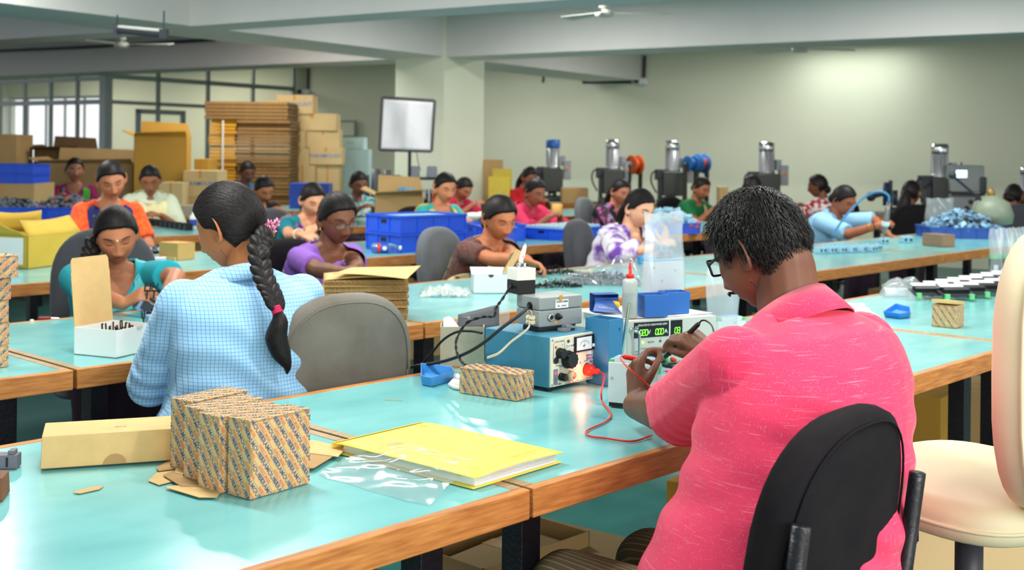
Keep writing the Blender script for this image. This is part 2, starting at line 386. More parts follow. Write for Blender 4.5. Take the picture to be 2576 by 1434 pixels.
def ndxyz(nt, sock):
    n = nt.nodes.new('ShaderNodeSeparateXYZ'); nt.links.new(sock, n.inputs[0]); return [Nd(nt, n.outputs[i]) for i in range(3)]
def ndmix(nt, fac, a, b):
    n = nt.nodes.new('ShaderNodeMix'); n.data_type = 'RGBA'
    for q, i in ((fac, 0), (a, 6), (b, 7)):
        if isinstance(q, Nd): nt.links.new(q.k, n.inputs[i])
        elif hasattr(q, 'is_linked'): nt.links.new(q, n.inputs[i])
        else: n.inputs[i].default_value = q
    return n.outputs[2]
def skin(name, tone, eyes='down', bindi=None):
    if name in MATS: return MATS[name]
    tone = tuple(min(240, c*1.13) for c in tone); m = M(name, tone, .5, spec=.4, sub=.06); nt = m.node_tree; b = nt.nodes['Principled BSDF']
    at = nt.nodes.new('ShaderNodeAttribute'); at.attribute_name = 'hp'
    x, y, z = ndxyz(nt, at.outputs['Vector']); ax = x.abs(); fr = y.step(.02, .04)
    def ellm(cx, cz, rx, rz, slope=0, curve=0, a=1.25, c=.75):
        dx = ax-cx; zz = z-cz-dx*slope
        if curve: zz = zz-dx*dx*curve
        u = dx*(1/rx); w = zz*(1/rz)
        return (u*u+w*w).step(a, c)*fr
    T = np.array(lin(tone)[:3])
    def C(k): return tuple(np.clip(T*np.array(k), 0, 1))+(1,)
    n = nt.nodes.new('ShaderNodeTexNoise'); n.inputs['Scale'].default_value = 14; n.inputs['Detail'].default_value = 4
    tc = nt.nodes.new('ShaderNodeTexCoord'); nt.links.new(tc.outputs['Object'], n.inputs['Vector'])
    col = ndmix(nt, Nd(nt, n.outputs['Fac']).step(.3, .7), C((.88, .84, .82)), C((1.06, 1.05, 1.04)))
    col = ndmix(nt, ellm(.033, .012, .021, .013)*.45, col, C((.62, .55, .55)))                 # eye socket tone
    col = ndmix(nt, ellm(.045, -.03, .022, .02, a=1.6, c=.2)*.35, col, C((1.1, .93, .88)))      # cheek
    col = ndmix(nt, ellm(0, -.0605, .0255, .0115)*.8, col, C((.86, .52, .55)))                  # lips
    col = ndmix(nt, ellm(0, -.0607, .025, .0016, curve=-3)*.85, col, C((.25, .14, .14)))        # mouth line
    col = ndmix(nt, ellm(.0085, -.0425, .0042, .0022)*.8, col, C((.25, .16, .15)))              # nostrils
    if eyes == 'open':
        col = ndmix(nt, ellm(.0325, .0085, .0142, .0055, curve=-12), col, (.62, .58, .54, 1))
        col = ndmix(nt, ellm(.0325, .0085, .0058, .0056), col, (.02, .012, .01, 1))
        col = ndmix(nt, ellm(.0325, .0135, .0155, .0018, curve=-22), col, (.012, .009, .008, 1))
    else:
        col = ndmix(nt, ellm(.0325, .0035, .0150, .0022, curve=14)*.95, col, (.012, .009, .008, 1))
        col = ndmix(nt, ellm(.0325, .0165, .0150, .0010, curve=-16)*.6, col, C((.4, .33, .33)))
    col = ndmix(nt, ellm(.034, .0285, .0195, .0034, slope=-.02, curve=-9)*.9, col, (.014, .011, .010, 1))  # brow
    if bindi: col = ndmix(nt, ellm(0, .027, .0032, .0036), col, lin(bindi))
    nt.links.new(col, b.inputs['Base Color'])
    return m
def remesh(mb, name, voxel, smooth=2, fac=.5):
    me = mb.mesh(name+'_src'); o = bpy.data.objects.new('tmp', me); COL.objects.link(o)
    r = o.modifiers.new('r', 'REMESH'); r.mode = 'VOXEL'; r.voxel_size = voxel; r.use_smooth_shade = True
    if smooth: q = o.modifiers.new('s', 'SMOOTH'); q.iterations = smooth; q.factor = fac
    dg = bpy.context.evaluated_depsgraph_get(); out = bpy.data.meshes.new_from_object(o.evaluated_get(dg)); out.name = name
    bpy.data.objects.remove(o); bpy.data.meshes.remove(me)
    return out
def mesh_arrays(me):
    V = np.empty(len(me.vertices)*3); me.vertices.foreach_get('co', V)
    return V.reshape(-1, 3), [tuple(p.vertices) for p in me.polygons]

# ================================================================ heads
def g(d2, s): return np.exp(-d2/(2*s*s))
def hbase(D):
    """unit directions (n,3) -> smooth skull-and-jaw surface, metres, x to the person's right, y to the front"""
    P = D*np.array([.076, .096, .113]); z = P[:, 2]; y = P[:, 1]
    t = np.clip(-z/.113, 0, 1); f = y > 0
    P[:, 0] *= 1-.40*t**2.2
    P[:, 1] *= np.where(f, 1-.10*t**2, 1-.50*t**1.3)
    P[:, 1] += np.where(f, .012*t, .022*t)
    return P
def hface(P, male=False):
    x, y, z = P.T; ax = abs(x); F = y > .02; d = np.zeros(len(P))
    d += .0035*g((z-.027)**2, .008)*g(ax**2, .04)
    d -= .0095*g((ax-.031)**2+(z-.010)**2*1.6, .0125)
    d += .0060*g((ax-.0325)**2+(z-.007)**2, .0085)
    prof = np.interp(z, [-.052, -.044, -.034, -.026, -.010, .012, .026], [0, .008, .0215, .0195, .0125, .006, 0])
    wid = np.interp(z, [-.05, -.034, -.015, .015], [.0125, .0105, .0075, .006])
    d += prof*np.exp(-(ax/wid)**2/2)
    d += .0075*g((ax-.0135)**2+(z+.0385)**2, .0062)
    d += .0055*g((z+.0555)**2, .0042)*g(ax**2, .017) + .0062*g((z+.068)**2, .0052)*g(ax**2, .015)
    d -= .0045*g((z+.0612)**2, .0026)*g(ax**2, .020)
    d -= .003*g((z+.080)**2, .006)*g(ax**2, .02)
    d += .007*g((z+.097)**2, .013)*g(ax**2, .02)
    d += .004*g((ax-.046)**2+(z+.022)**2, .018)
    Q = P.copy(); w = np.clip((y-.02)/.03, 0, 1); Q[:, 1] += d*w
    return Q
def dirs(nu, nv):
    s = np.linspace(-1, 1, nu, endpoint=False); ph = PI*(.6*s+.4*s**3)
    la = np.linspace(-PI/2, PI/2, nv); la = la*.82+.18*np.sin(la*1.0)*PI/2/1.0*.999
    la[0], la[-1] = -PI/2+1e-3, PI/2-1e-3
    A, B = np.meshgrid(la, ph, indexing='ij')
    return np.stack([np.cos(A)*np.sin(B), np.cos(A)*np.cos(B), np.sin(A)], -1)
HL = {'f': ([0, 25, 45, 60, 72, 84, 98, 110, 124, 150, 180], [.066, .063, .050, .030, .004, .004, -.012, -.045, -.072, -.080, -.082]),
      'm': ([0, 25, 42, 55, 70, 84, 96, 108, 124, 150, 180], [.062, .066, .058, .030, -.012, .006, .004, -.030, -.066, -.078, -.080])}
def hairoff(P, kind, vol):
    az = np.degrees(np.abs(np.arctan2(P[:, 0], P[:, 1]))); zh = np.interp(az, *HL[kind])
    t = np.clip((P[:, 2]-zh+.004)/.014, 0, 1); t = t*t*(3-2*t)
    return -.012+t*(.012+.006+vol*(.55+.45*np.clip((P[:, 2]+.02)/.08, 0, 1))), t
def hair_surface(D, kind, vol):
    P = hbase(D); o, t = hairoff(P, kind, vol); N = P/np.array([.076, .096, .113])**2; N /= np.linalg.norm(N, axis=1)[:, None]
    return P+N*o[:, None], N, t
def m_hair(name='black_hair', col=(15, 13, 15), grey=0):
    if name in MATS: return MATS[name]
    m = M(name, col, .5, spec=.28, var=.5, vscale=120, bump=.06, bscale=240, col2=(34, 28, 28) if not grey else (grey, grey, grey))
    return m
def add_head(mb, R, c, s, nu, nv, male):
    D = dirs(nu, nv); P = hface(hbase(D.reshape(-1, 3)), male); hp = [P]
    n0 = mb.n; mb.grid((P*s@R.T+c).reshape(nv, nu, 3), closeu=True)
    for sx in (1, -1):          # ears
        u = np.arange(14)*2*PI/14; rows = []
        for k, (rr, off) in enumerate([(1.0, -.006), (1.12, .004), (1.0, .012), (.72, .009), (.40, .002), (.05, .001)]):
            yy = .0165*rr*np.cos(u)*(1-.12*np.sin(u)); zz = .031*rr*np.sin(u)-.004*(1-np.sin(u))*rr
            rows.append(np.c_[np.full(14, off), yy, zz])
        E = np.array(rows); E[..., 0] += np.clip(-E[..., 1]*.55, -.01, .02)
        E = E*np.array([sx, 1, 1])+np.array([sx*.0735, -.010, .000]); 
        if sx < 0: E = E[:, ::-1]
        mb.grid((E.reshape(-1, 3)*s@R.T+c).reshape(E.shape), closeu=True); hp.append(E.reshape(-1, 3))
    return np.vstack(hp)

# ================================================================ hands and bodies
def hand(mb, w, fwd, pal, side, s=1.0, curl=(25, 35, 25), spread=1.0, thumb=(.75, .55, .45), n=8, curls=None):
    """wrist point, direction of the palm, direction the palm faces, +1 when the thumb lies at cross(fwd, pal)"""
    fwd = unit(fwd); pal = unit(np.asarray(pal)-fwd*(np.asarray(pal)@fwd)); th = np.cross(fwd, pal)*side
    KN = []
    for i, (a, b) in enumerate([(.97, .030), (1.0, .010), (.96, -.0105), (.88, -.030)]):
        k = w+s*(fwd*.088*a+th*b*spread-pal*(.004 if i in (1, 2) else 0)); KN.append(k)
        mb.cap(w+s*(th*b*.55+fwd*.012), k, .0145*s, .0115*s, n)
    mb.ell(w+s*(fwd*.05-pal*-.002), s*np.array([.034, .044, .0135]), np.column_stack([th, fwd, pal]), 10, 7)
    mb.ell(w+s*(fwd*.035+th*.022+pal*.008), s*np.array([.016, .03, .014]), np.column_stack([th, fwd, pal]), 8, 6)
    tips = []
    for i, L in enumerate([.070, .078, .073, .057]):
        c = curls[i] if curls else curl; p = KN[i]; a = 0; r = .0092
        sp = th*(.05, .01, -.03, -.08)[i]*spread
        for q, fr in zip(c, (.46, .31, .23)):
            a += math.radians(q); d = unit(fwd*math.cos(a)+pal*math.sin(a)+sp*math.cos(a)); e = p+d*L*fr*s
            mb.cap(p, e, r*s, (r-.0009)*s, n); p = e; r -= .0009
        tips.append(p)
    p = w+s*(fwd*.026+th*.024+pal*.004); d = unit(th*thumb[0]+fwd*thumb[1]+pal*thumb[2]); e = p+d*.036*s
    mb.cap(p, e, .0135*s, .0112*s, n)
    d2 = unit(d*.75+fwd*.5+pal*.25-th*.18); f_ = e+d2*.03*s; mb.cap(e, f_, .0108*s, .0098*s, n)
    d3 = unit(d2*.8+fwd*.3+pal*.15-th*.25); h = f_+d3*.025*s; mb.cap(f_, h, .0098*s, .0078*s, n)
    return tips, h
def ik(a, c, l1, l2, pole):
    d = c-a; L = np.linalg.norm(d); Lm = (l1+l2)*.995
    if L > Lm: c = a+d/L*Lm; d = c-a; L = Lm
    L = max(L, abs(l1-l2)+.02); x = (L*L+l1*l1-l2*l2)/(2*L); h = math.sqrt(max(0, l1*l1-x*x)); u = unit(d)
    p = np.asarray(pole, float); p = unit(p-u*(p@u)); return a+u*x+p*h, c
TORSO = {'f': [(0, .172, .135, 0), (.12, .178, .135, 0), (.30, .145, .115, .0), (.45, .135, .106, 0), (.60, .148, .118, .006), (.74, .158, .126, .012), (.86, .160, .098, .002), (.94, .120, .074, 0), (.985, .068, .060, 0), (1.03, .050, .052, .0)],
         'm': [(0, .190, .16, 0), (.12, .202, .17, .005), (.30, .198, .17, .012), (.45, .195, .160, .012), (.60, .202, .150, .008), (.74, .212, .142, .004), (.86, .205, .118, 0), (.94, .150, .088, 0), (.985, .085, .07, 0), (1.03, .062, .064, 0)]}
class Torso:
    def __init__(s, p0, p1, kind, sc, bulge=.05, wide=1.0):
        s.p0, s.p1, s.sc, s.wide = p0, p1, sc, wide; d = p1-p0
        s.c1 = p0+np.array([0, -bulge*.6, d[2]*.36]); s.c2 = p1+np.array([0, -bulge-abs(d[1])*.28, -d[2]*.30]); s.tb = np.array(TORSO[kind])
    def c(s, v):
        a, b, c, d = s.p0, s.c1, s.c2, s.p1
        return a*(1-v)**3+3*b*v*(1-v)**2+3*c*v*v*(1-v)+d*v**3
    def frame(s, v):
        T = unit(s.c(v+.01)-s.c(v-.01)); X = np.array([1., 0, 0]); return X, unit(np.cross(T, X)), T
    def pt(s, ang, v, off=0):
        """ang in degrees, 0 at the front, + to the person's right"""
        X, Y, T = s.frame(v); tb = s.tb; a = math.radians(ang)
        rx, ry, dy = [np.interp(v, tb[:, 0], tb[:, k])*s.sc for k in (1, 2, 3)]
        rx *= s.wide; sx, cy = math.sin(a), math.cos(a); e = 2/2.35
        return s.c(v)+X*(rx+off)*math.copysign(abs(sx)**e, sx)+Y*((ry+off)*math.copysign(abs(cy)**e, cy)+dy)
    def loft(s, mb, v0, v1, off=0, nu=28, nv=16, flare=0):
        vs = np.linspace(v0, v1, nv); G = []
        for v in vs: G.append([s.pt(360*i/nu, v, off+flare*(1-(v-v0)/(v1-v0))) for i in range(nu)])
        n = mb.n; mb.grid(G, closeu=True); mb.f[-1:] = mb.f[-1:]
        mb.f.append(tuple(range(n, n+nu))[::-1]); mb.f.append(tuple(range(n+(nv-1)*nu, n+nv*nu))); mb.mi += [0, 0]
def drape(T, path, width, off=.02, pleats=5, amp=.006, n=36, m=11):
    """band of cloth laid on the torso; path = (angle, v, extra) stations"""
    P = spline(np.array([(a, v*100, e*100) for a, v, e in path]), n); out = []
    for i in range(len(P)):
        q = P[min(i+1, len(P)-1)]-P[max(i-1, 0)]; du, dv = q[0]*.0026, q[1]*.0052; L = math.hypot(du, dv)+1e-9
        row = []; w = width if np.isscalar(width) else np.interp(i/len(P), np.linspace(0, 1, len(width)), width)
        for j in range(m):
            t = (j/(m-1)-.5)*w; a = P[i, 0]-dv/L*t/.0026; v = P[i, 1]/100+du/L*t/.0052*.01*1.0
            o = off+P[i, 2]/100+amp*math.sin(j/(m-1)*pleats*2*PI+i*.08)
            row.append(T.pt(a, min(max(v, .0), 1.0), o))
        out.append(row)
    mb = MB(); mb.grid(out); return mb
PEOPLE = {}
def person(key, label, head, face, hyaw=0, hpitch=20, hroll=0, lean=.16, sc=1.0, kind='f', tone=(140, 95, 70), eyes='down', bindi=None,
           hands=None, handdir=None, curl=(28, 38, 25), poles=None, top=None, bottom=(60, 40, 60), vox=.009, hi=False, hairvol=.006, hairmat=None, wide=1.0, bulge=.05, shoulder=None, handscale=None, hook=None, neckf=-.02, seat=.53, base=None):
    face = unit([face[0], face[1], 0]); rz = math.atan2(face[1], face[0])-PI/2
    head = np.asarray(head, float); base = np.array([head[0], head[1], 0])-face*lean if base is None else np.array([base[0], base[1], 0.])
    t = thing('person', label, 'person', base, rz); Rw = rotz(rz)
    loc = lambda p: (np.asarray(p, float)-base)@Rw
    Hc = loc(head); male = kind == 'm'
    Rh = rotz(math.radians(hyaw))@rotx(math.radians(-hpitch))@roty(math.radians(hroll))
    Rn = rotz(math.radians(hyaw*.4))@rotx(math.radians(-hpitch*.55))
    nb = Hc+Rn@(np.array([0, neckf-.015, -.150])*sc)
    T = Torso(np.array([0, 0, seat]), nb, kind, sc, bulge, wide)
    sw = (shoulder or (.150 if not male else .182))*sc
    ua, fa = (.275, .235) if not male else (.30, .255); ua *= sc; fa *= sc
    rA = np.array([.046, .037, .036, .0245]) if not male else np.array([.056, .046, .046, .031]); rA = rA*sc
    X, Y, Tt = T.frame(.86); sh = [T.c(.865)+X*k*sw+Tt*.005 for k in (1, -1)]
    if hands is None: hands = [Hc*np.array([1, 1, 0])+np.array([k*.07, .22, .83]) for k in (1, -1)]
    else: hands = [loc(h) for h in hands]
    hs = (handscale or (.90 if not male else 1.0))*sc
    body = MB(); T.loft(body, 0, 1.02, 0, 24, 16); arms = []; info = dict(T=T, Rh=Rh, Hc=Hc, loc=loc, tips=[], sc=sc)
    body.cap(nb+Tt*-.04, Hc+Rh@(np.array([0, -.036, -.050])*sc), (.052 if not male else .066)*sc, (.045 if not male else .060)*sc, 14)
    for k in (1, -1): body.cap(T.c(.985)+X*k*.035*sc, sh[0 if k > 0 else 1]-Tt*.012+X*k*-.02, .040*sc, rA[0]*.9, 10)
    for i, k in enumerate((1, -1)):
        hd = handdir[i] if handdir else None
        W = hands[i]
        pole = poles[i] if poles else np.array([k*.75, -.35, -.8])
        for up in range(9):         # keep the forearm clear of the tabletops
            el, W2 = ik(sh[i], W, ua, fa, pole); ok = True
            for u in (0, .15, .3, .5, .7, .9):
                q = Rw@(el+(W2-el)*u)+base; bq = float(q@eB); aq = float(q@eA)
                if any(r0-.05 < bq < r1+.05 and us[0][0] < aq < us[-1][1] for r0, r1, us in ROWS) and q[2] < HT+.048: ok = False
            if ok: break
            pole = np.asarray(pole, float)+np.array([k*.12, 0, .28])
        W = W2
        arms.append((sh[i], el, W)); fd = unit(W-el)
        if hd is None: fwd, pal = unit(fd+np.array([-k*.45, .15, -.15])), np.array([-k*.55, 0, -.8])
        else: fwd, pal = [np.asarray(q, float)@Rw for q in hd[:2]]
        body.ell(sh[i], np.array([1, 1, 1])*rA[0]*1.12, None, 12, 8)
        body.cap(sh[i], el, rA[0], rA[1], 12); body.cap(el, el+(W-el)*.35, rA[1], rA[2]*1.02, 12); body.cap(el+(W-el)*.35, W, rA[2]*1.02, rA[3], 12)
        cs = hd[2] if hd and len(hd) > 2 else curl
        kw = {}
        if len(cs) == 4 and hasattr(cs[0], '__len__'): kw['curls'] = cs; cs = (20, 20, 20)
        if hd and len(hd) > 3: kw['thumb'] = hd[3]
        info['tips'].append(hand(body, W+fwd*.006, fwd, pal, k if True else 1, hs, cs, **kw))
    info['arms'] = arms
    legs = []
    for k in (1, -1):
        hp_ = np.array([k*.09*sc, 0.02, seat-.02]); kn = np.array([k*.115*sc, .40*sc, .50]); an = np.array([k*.10*sc, .36*sc, .075])
        legs.append((hp_, kn, an)); r = 1.15 if male else 1.0
        body.cap(hp_, kn, .075*r, .052*r, 10); body.cap(kn, an, .05*r, .036*r, 10)
        body.ell(an+np.array([0, .065, -.035]), np.array([.042, .125, .038]), None, 10, 7)
    bm = remesh(body, 'body', vox, 3, .5)
    V, F = mesh_arrays(bm); bpy.data.meshes.remove(bm)
    full = MB(); full.add(V, F); hp = [np.tile([0, -9., 0], (len(V), 1))]
    nu, nv = (112, 92) if hi else (60, 50)
    hp.append(add_head(full, Rh, Hc, sc, nu, nv, male))
    me = full.mesh('body', True); a = me.attributes.new('hp', 'FLOAT_VECTOR', 'POINT'); a.data.foreach_set('vector', np.vstack(hp).ravel())
    me.materials.append(skin('skin_%s' % key, tone, eyes, bindi)); ob = link('body', me, t)
    info['t'] = t; info['legs'] = legs; info['body'] = ob
    # hair cap
    D = dirs(nu, nv); Ph, N, tt = hair_surface(D.reshape(-1, 3), kind, hairvol)
    hb = MB(); hb.grid((Ph*sc@Rh.T+Hc).reshape(nv, nu, 3), closeu=True)
    info['hair'] = hb.build('hair', hairmat or m_hair(), t, True)
    info['H'] = lambda p: np.asarray(p, float)*sc@Rh.T+Hc
    info['hp'] = lambda ang, v, off=0: T.pt(ang, v, off)
    if top: garment(info, kind, vox, **top)
    lower(info, bottom, vox, male)
    PEOPLE[key] = info
    return info
def garment(I, kind, vox, mat, name='blouse', sleeve=.6, loose=.012, sl_loose=.010, hem=.06, neck=None, top=.99, flare=.01, wr=.0, gvox=None):
    """upper garment: torso shell and sleeves as one skin; neck = (front depth, back depth, half width) of the opening"""
    T, t, sc = I['T'], I['t'], I['sc']; g_ = MB(); T.loft(g_, hem, top, loose, 32, 22, flare)
    rA = np.array([.046, .037, .036, .0245])*sc if kind == 'f' else np.array([.056, .046, .046, .031])*sc
    Xs, _, Ts = T.frame(.86)
    for k, (s, e, w) in zip((1, -1), I['arms']):
        g_.ell(s, np.ones(3)*(rA[0]*1.06+sl_loose*.8), None, 12, 8)
        g_.cap(T.c(.975)+Xs*k*.05*sc, s-Ts*.010-Xs*k*.02, .036*sc+loose*.7, rA[0]*.92+loose*.8, 10)
        if sleeve <= 1: 
            q = s+(e-s)*sleeve; g_.cyl(s, q, rA[0]+sl_loose, rA[0]*(1-.2*sleeve)+sl_loose*1.5, 16)
        else:
            g_.cyl(s, e, rA[0]+sl_loose, rA[1]+sl_loose*1.3, 16); g_.ell(e, np.ones(3)*(rA[1]+sl_loose*1.3), None, 12, 8)
            q = e+(w-e)*(sleeve-1); g_.cyl(e, q, rA[1]+sl_loose*1.3, rA[2]*.95+sl_loose*1.6, 16)
    me = remesh(g_, name, gvox or vox*1.15, int(max(4, .05/(gvox or vox*1.15))), .5)
    if wr or neck:
        V, F = mesh_arrays(me)
        if neck:
            fd, bd, hw = neck; X, Y, Z = T.frame(.95); c = T.c(1.0); L = (V-c)
            lx, ly, lz = L@X, L@Y, L@Z
            d = np.where(ly > 0, fd, bd)*np.clip(1-(abs(lx)/hw)**1.6, 0, 1)
            kill = (lz > -d) & (abs(lx) < hw)
            keep = [f for f in F if not all(kill[i] for i in f)]
            F = keep; V = smooth_border(V, F)
        if wr:
            for (s, e, w) in I['arms']:
                d = V-e; r2 = (d*d).sum(1); V = V+unit(e-s)*0+ (np.sin((d@unit(e-s))*150+d[:, 0]*40)[:, None]*wr*np.exp(-r2/.012)[:, None])*unit(np.array([.3, 1, .3]))
            V[:, 1] += wr*np.sin(V[:, 2]*70+V[:, 0]*25+2*np.sin(V[:, 0]*18))*np.exp(-((V[:, 2]-.75)/.16)**2)
        q = MB(); q.add(V, F); bpy.data.meshes.remove(me); me = q.mesh(name, True)
    me.materials.append(mat); I['top'] = link(name, me, t)
    return I['top']
def smooth_border(V, F, it=14):
    cnt = {}
    for f in F:
        for i in range(len(f)):
            e = (f[i], f[(i+1) % len(f)]); k = (min(e), max(e)); cnt[k] = cnt.get(k, 0)+1
    nb = {}
    for (a, b), c in cnt.items():
        if c == 1: nb.setdefault(a, []).append(b); nb.setdefault(b, []).append(a)
    ids = [k for k, v in nb.items() if len(v) == 2]; V = V.copy()
    if not ids: return V
    I0 = np.array(ids); A = np.array([nb[k][0] for k in ids]); B = np.array([nb[k][1] for k in ids])
    for _ in range(it): V[I0] = V[I0]*.4+(V[A]+V[B])*.3
    return V
def lower(I, col, vox, male):
    g_ = MB(); k = 1.15 if male else 1.08
    I['T'].loft(g_, -.06, .16, .008 if male else .012, 20, 6)
    for hp_, kn, an in I['legs']:
        g_.cap(hp_, kn, .092*k, .070*k, 12); g_.cap(kn, an+np.array([0, 0, .03]), .068*k, .058*k, 12)
    if not male and I.get('skirt', True):
        a, b = I['legs']; g_.cap((a[0]+b[0])/2, (a[1]+b[1])/2, .09, .07, 10); g_.cap((a[1]+b[1])/2, (a[2]+b[2])/2, .065, .06, 10)
    me = remesh(g_, 'trousers' if male else 'skirt', max(.012, vox*1.4), 3, .5)
    m = col if not isinstance(col, tuple) else M('cloth_%02x%02x%02x' % col, col, .8, var=.25, vscale=9)
    me.materials.append(m); link('trousers' if male else 'skirt', me, I['t'])
def bun(I, r=.034, at=(0, -.105, -.03)):
    b = MB(); b.ell(I['H'](at), np.array([r*1.15, r*.8, r])*I['sc'], I['Rh'], 14, 10); b.build('hair_bun', m_hair(), I['t'], True)
def tail(I, pts, r=(.024, .02, .012), name='ponytail'):
    b = MB(); P = spline(pts, 20); b.tube(P, np.interp(np.linspace(0, 1, len(P)), np.linspace(0, 1, len(r)), r), 10); b.build(name, m_hair(), I['t'], True)
def braid(I, pts, w=.022, n=16, taper=.75):
    P = spline(pts, n*4); b = MB(); L = np.linalg.norm(np.diff(P, axis=0), axis=1).sum()
    for k in range(n):
        i = int((k+.5)/n*(len(P)-1)); T = unit(P[min(i+2, len(P)-1)]-P[max(i-2, 0)]); X, Y, _ = basis(T)
        nrm = unit(np.array([0, -1., .15])-T*(np.array([0, -1., .15])@T)); sd = np.cross(T, nrm); f = 1-(1-taper)*k/n
        for q in (1, -1):
            ph = .0 if q > 0 else .5; c = P[min(len(P)-1, max(0, int((k+ph+.25)/n*(len(P)-1))))]+sd*q*w*.42*f+nrm*.003
            ax = unit(T*.8-sd*q*.62); b.ell(c, np.array([w*.60, w*.50, L/n*.92])*np.array([f, f, 1]), np.column_stack([np.cross(nrm, ax), nrm, ax]), 10, 8)
    b.build('braid', m_hair(), I['t'], True)
def strands(I, kind, vol, tie, n=700, w=.0017, seed=1, mat=None, lift=.002):
    """combed-back strands from the hairline to the tie at the back of the head"""
    r = np.random.default_rng(seed); b = MB(); td = unit(tie)
    for _ in range(n):
        az = math.radians(r.uniform(-115, 115)); zz = np.interp(abs(math.degrees(az)), *HL[kind])+abs(r.normal(0, .03))+.006
        d0 = unit([math.sin(az)*.076*math.sqrt(max(.05, 1-(zz/.113)**2))/.076, math.cos(az)*math.sqrt(max(.05, 1-(zz/.113)**2)), zz/.113])
        om = math.acos(max(-1, min(1, d0@td))); k = 9; ts = np.linspace(0, r.uniform(.8, 1), k); jit = r.normal(0, .02, 3)
        D = np.array([(math.sin((1-u)*om)*d0+math.sin(u*om)*td)/math.sin(om)+jit*math.sin(u*PI) for u in ts]); D /= np.linalg.norm(D, axis=1)[:, None]
        P, N, _ = hair_surface(D, kind, vol); P = P+N*(lift*r.uniform(.2, 1.3)); P = I['H'](P); N = N@I['Rh'].T
        Tg = np.gradient(P, axis=0); sd = np.cross(Tg, N); sd /= np.linalg.norm(sd, axis=1)[:, None]+1e-9; ww = w*r.uniform(.5, 1.3)*np.sin(np.linspace(.25, PI-.15, k))[:, None]
        b.grid(np.stack([P-sd*ww, P+N*.0006, P+sd*ww], 1))
    b.build('hair_strands', mat or m_hair(), I['t'], True)
def earring(I, side, mat, drop=.0, r=.004, at=(.079, -.006, -.036)):
    b = MB(); p = I['H']((at[0]*side, at[1], at[2])); b.ell(p, (r, r, r), None, 8, 6)
    if drop: b.lathe([(r*.4, 0), (r*1.2, -drop*.4), (r*1.5, -drop*.8), (r*.2, -drop)], 8, p)
    b.build('earring', mat, I['t'], True)
def bangle(I, i, mat, f=.86, r=.034, w=.006, name='bangle'):
    s, e, w_ = I['arms'][i]; c = e+(w_-e)*f; X, Y, Z = basis(w_-e); a = np.linspace(0, 2*PI, 21); b = MB()
    b.tube([c+(X*math.cos(q)+Y*math.sin(q))*r for q in a], w, 6); b.build(name, mat, I['t'], True)
def necklace(I, mat, v=.80, r=.0035, n=40, off=.004, spread=58):
    T = I['T']; b = MB()
    for q in np.linspace(-1, 1, n):
        a = q*spread*(1 if abs(q) < 1 else 1); vv = v+(1.0-v)*abs(q)**1.7
        b.ell(T.pt(a*(1.6 if abs(q) > .7 else 1.0), min(vv, 1.0), off+.003), (r, r, r), None, 6, 5)
    b.build('necklace', mat, I['t'], True)
m_gold = M('gold', (222, 170, 70), .3, metal=1)
# ================================================================ cloth
def cloth_checks(name, base, line, pitch, wd):
    m = M(name, base, .8, bump=.25, bscale=16, sheen=.2); nt = m.node_tree; b = nt.nodes['Principled BSDF']
    tc = nt.nodes.new('ShaderNodeTexCoord'); x, y, z = ndxyz(nt, tc.outputs['Object'])
    fx = ((x*(1/pitch)).op('FRACT')-.5).abs().step(.5-wd, .5-wd*.4); fz = ((z*(1/pitch)).op('FRACT')-.5).abs().step(.5-wd, .5-wd*.4)
    nt.links.new(ndmix(nt, fx.max(fz), lin(base), lin(line)), b.inputs['Base Color']); return m
def cloth_noise(name, cols, scale, pos, rough=.85, stretch=None, detail=4, bump=.3):
    m = M(name, cols[0], rough, bump=bump, bscale=14, sheen=.15); nt = m.node_tree; b = nt.nodes['Principled BSDF']
    tc = nt.nodes.new('ShaderNodeTexCoord'); n = nt.nodes.new('ShaderNodeTexNoise'); n.inputs['Scale'].default_value = scale; n.inputs['Detail'].default_value = detail
    mp = nt.nodes.new('ShaderNodeMapping'); mp.inputs['Scale'].default_value = stretch or (1, 1, 1)
    nt.links.new(tc.outputs['Object'], mp.inputs[0]); nt.links.new(mp.outputs[0], n.inputs['Vector'])
    r = nt.nodes.new('ShaderNodeValToRGB'); e = r.color_ramp.elements
    while len(e) < len(cols): e.new(.5)
    for k, c in enumerate(cols): e[k].position = pos[k]; e[k].color = lin(c)
    nt.links.new(n.outputs['Fac'], r.inputs[0]); nt.links.new(r.outputs[0], b.inputs['Base Color']); return m
def cloth_spots(name, base, spots, scale, radii, rough=.85):
    """round motifs: spots = colours from the middle outwards, radii their limits in cell units"""
    m = M(name, base, rough, bump=.3, bscale=14, sheen=.15); nt = m.node_tree; b = nt.nodes['Principled BSDF']
    tc = nt.nodes.new('ShaderNodeTexCoord'); v = nt.nodes.new('ShaderNodeTexVoronoi'); v.inputs['Scale'].default_value = scale; v.inputs['Randomness'].default_value = .75
    nt.links.new(tc.outputs['Object'], v.inputs['Vector']); d = Nd(nt, v.outputs['Distance']); col = lin(base)
    for c, r in list(zip(spots, radii))[::-1]: col = ndmix(nt, d.step(r, r*.93), col, lin(c))
    nt.links.new(col, b.inputs['Base Color']); return m
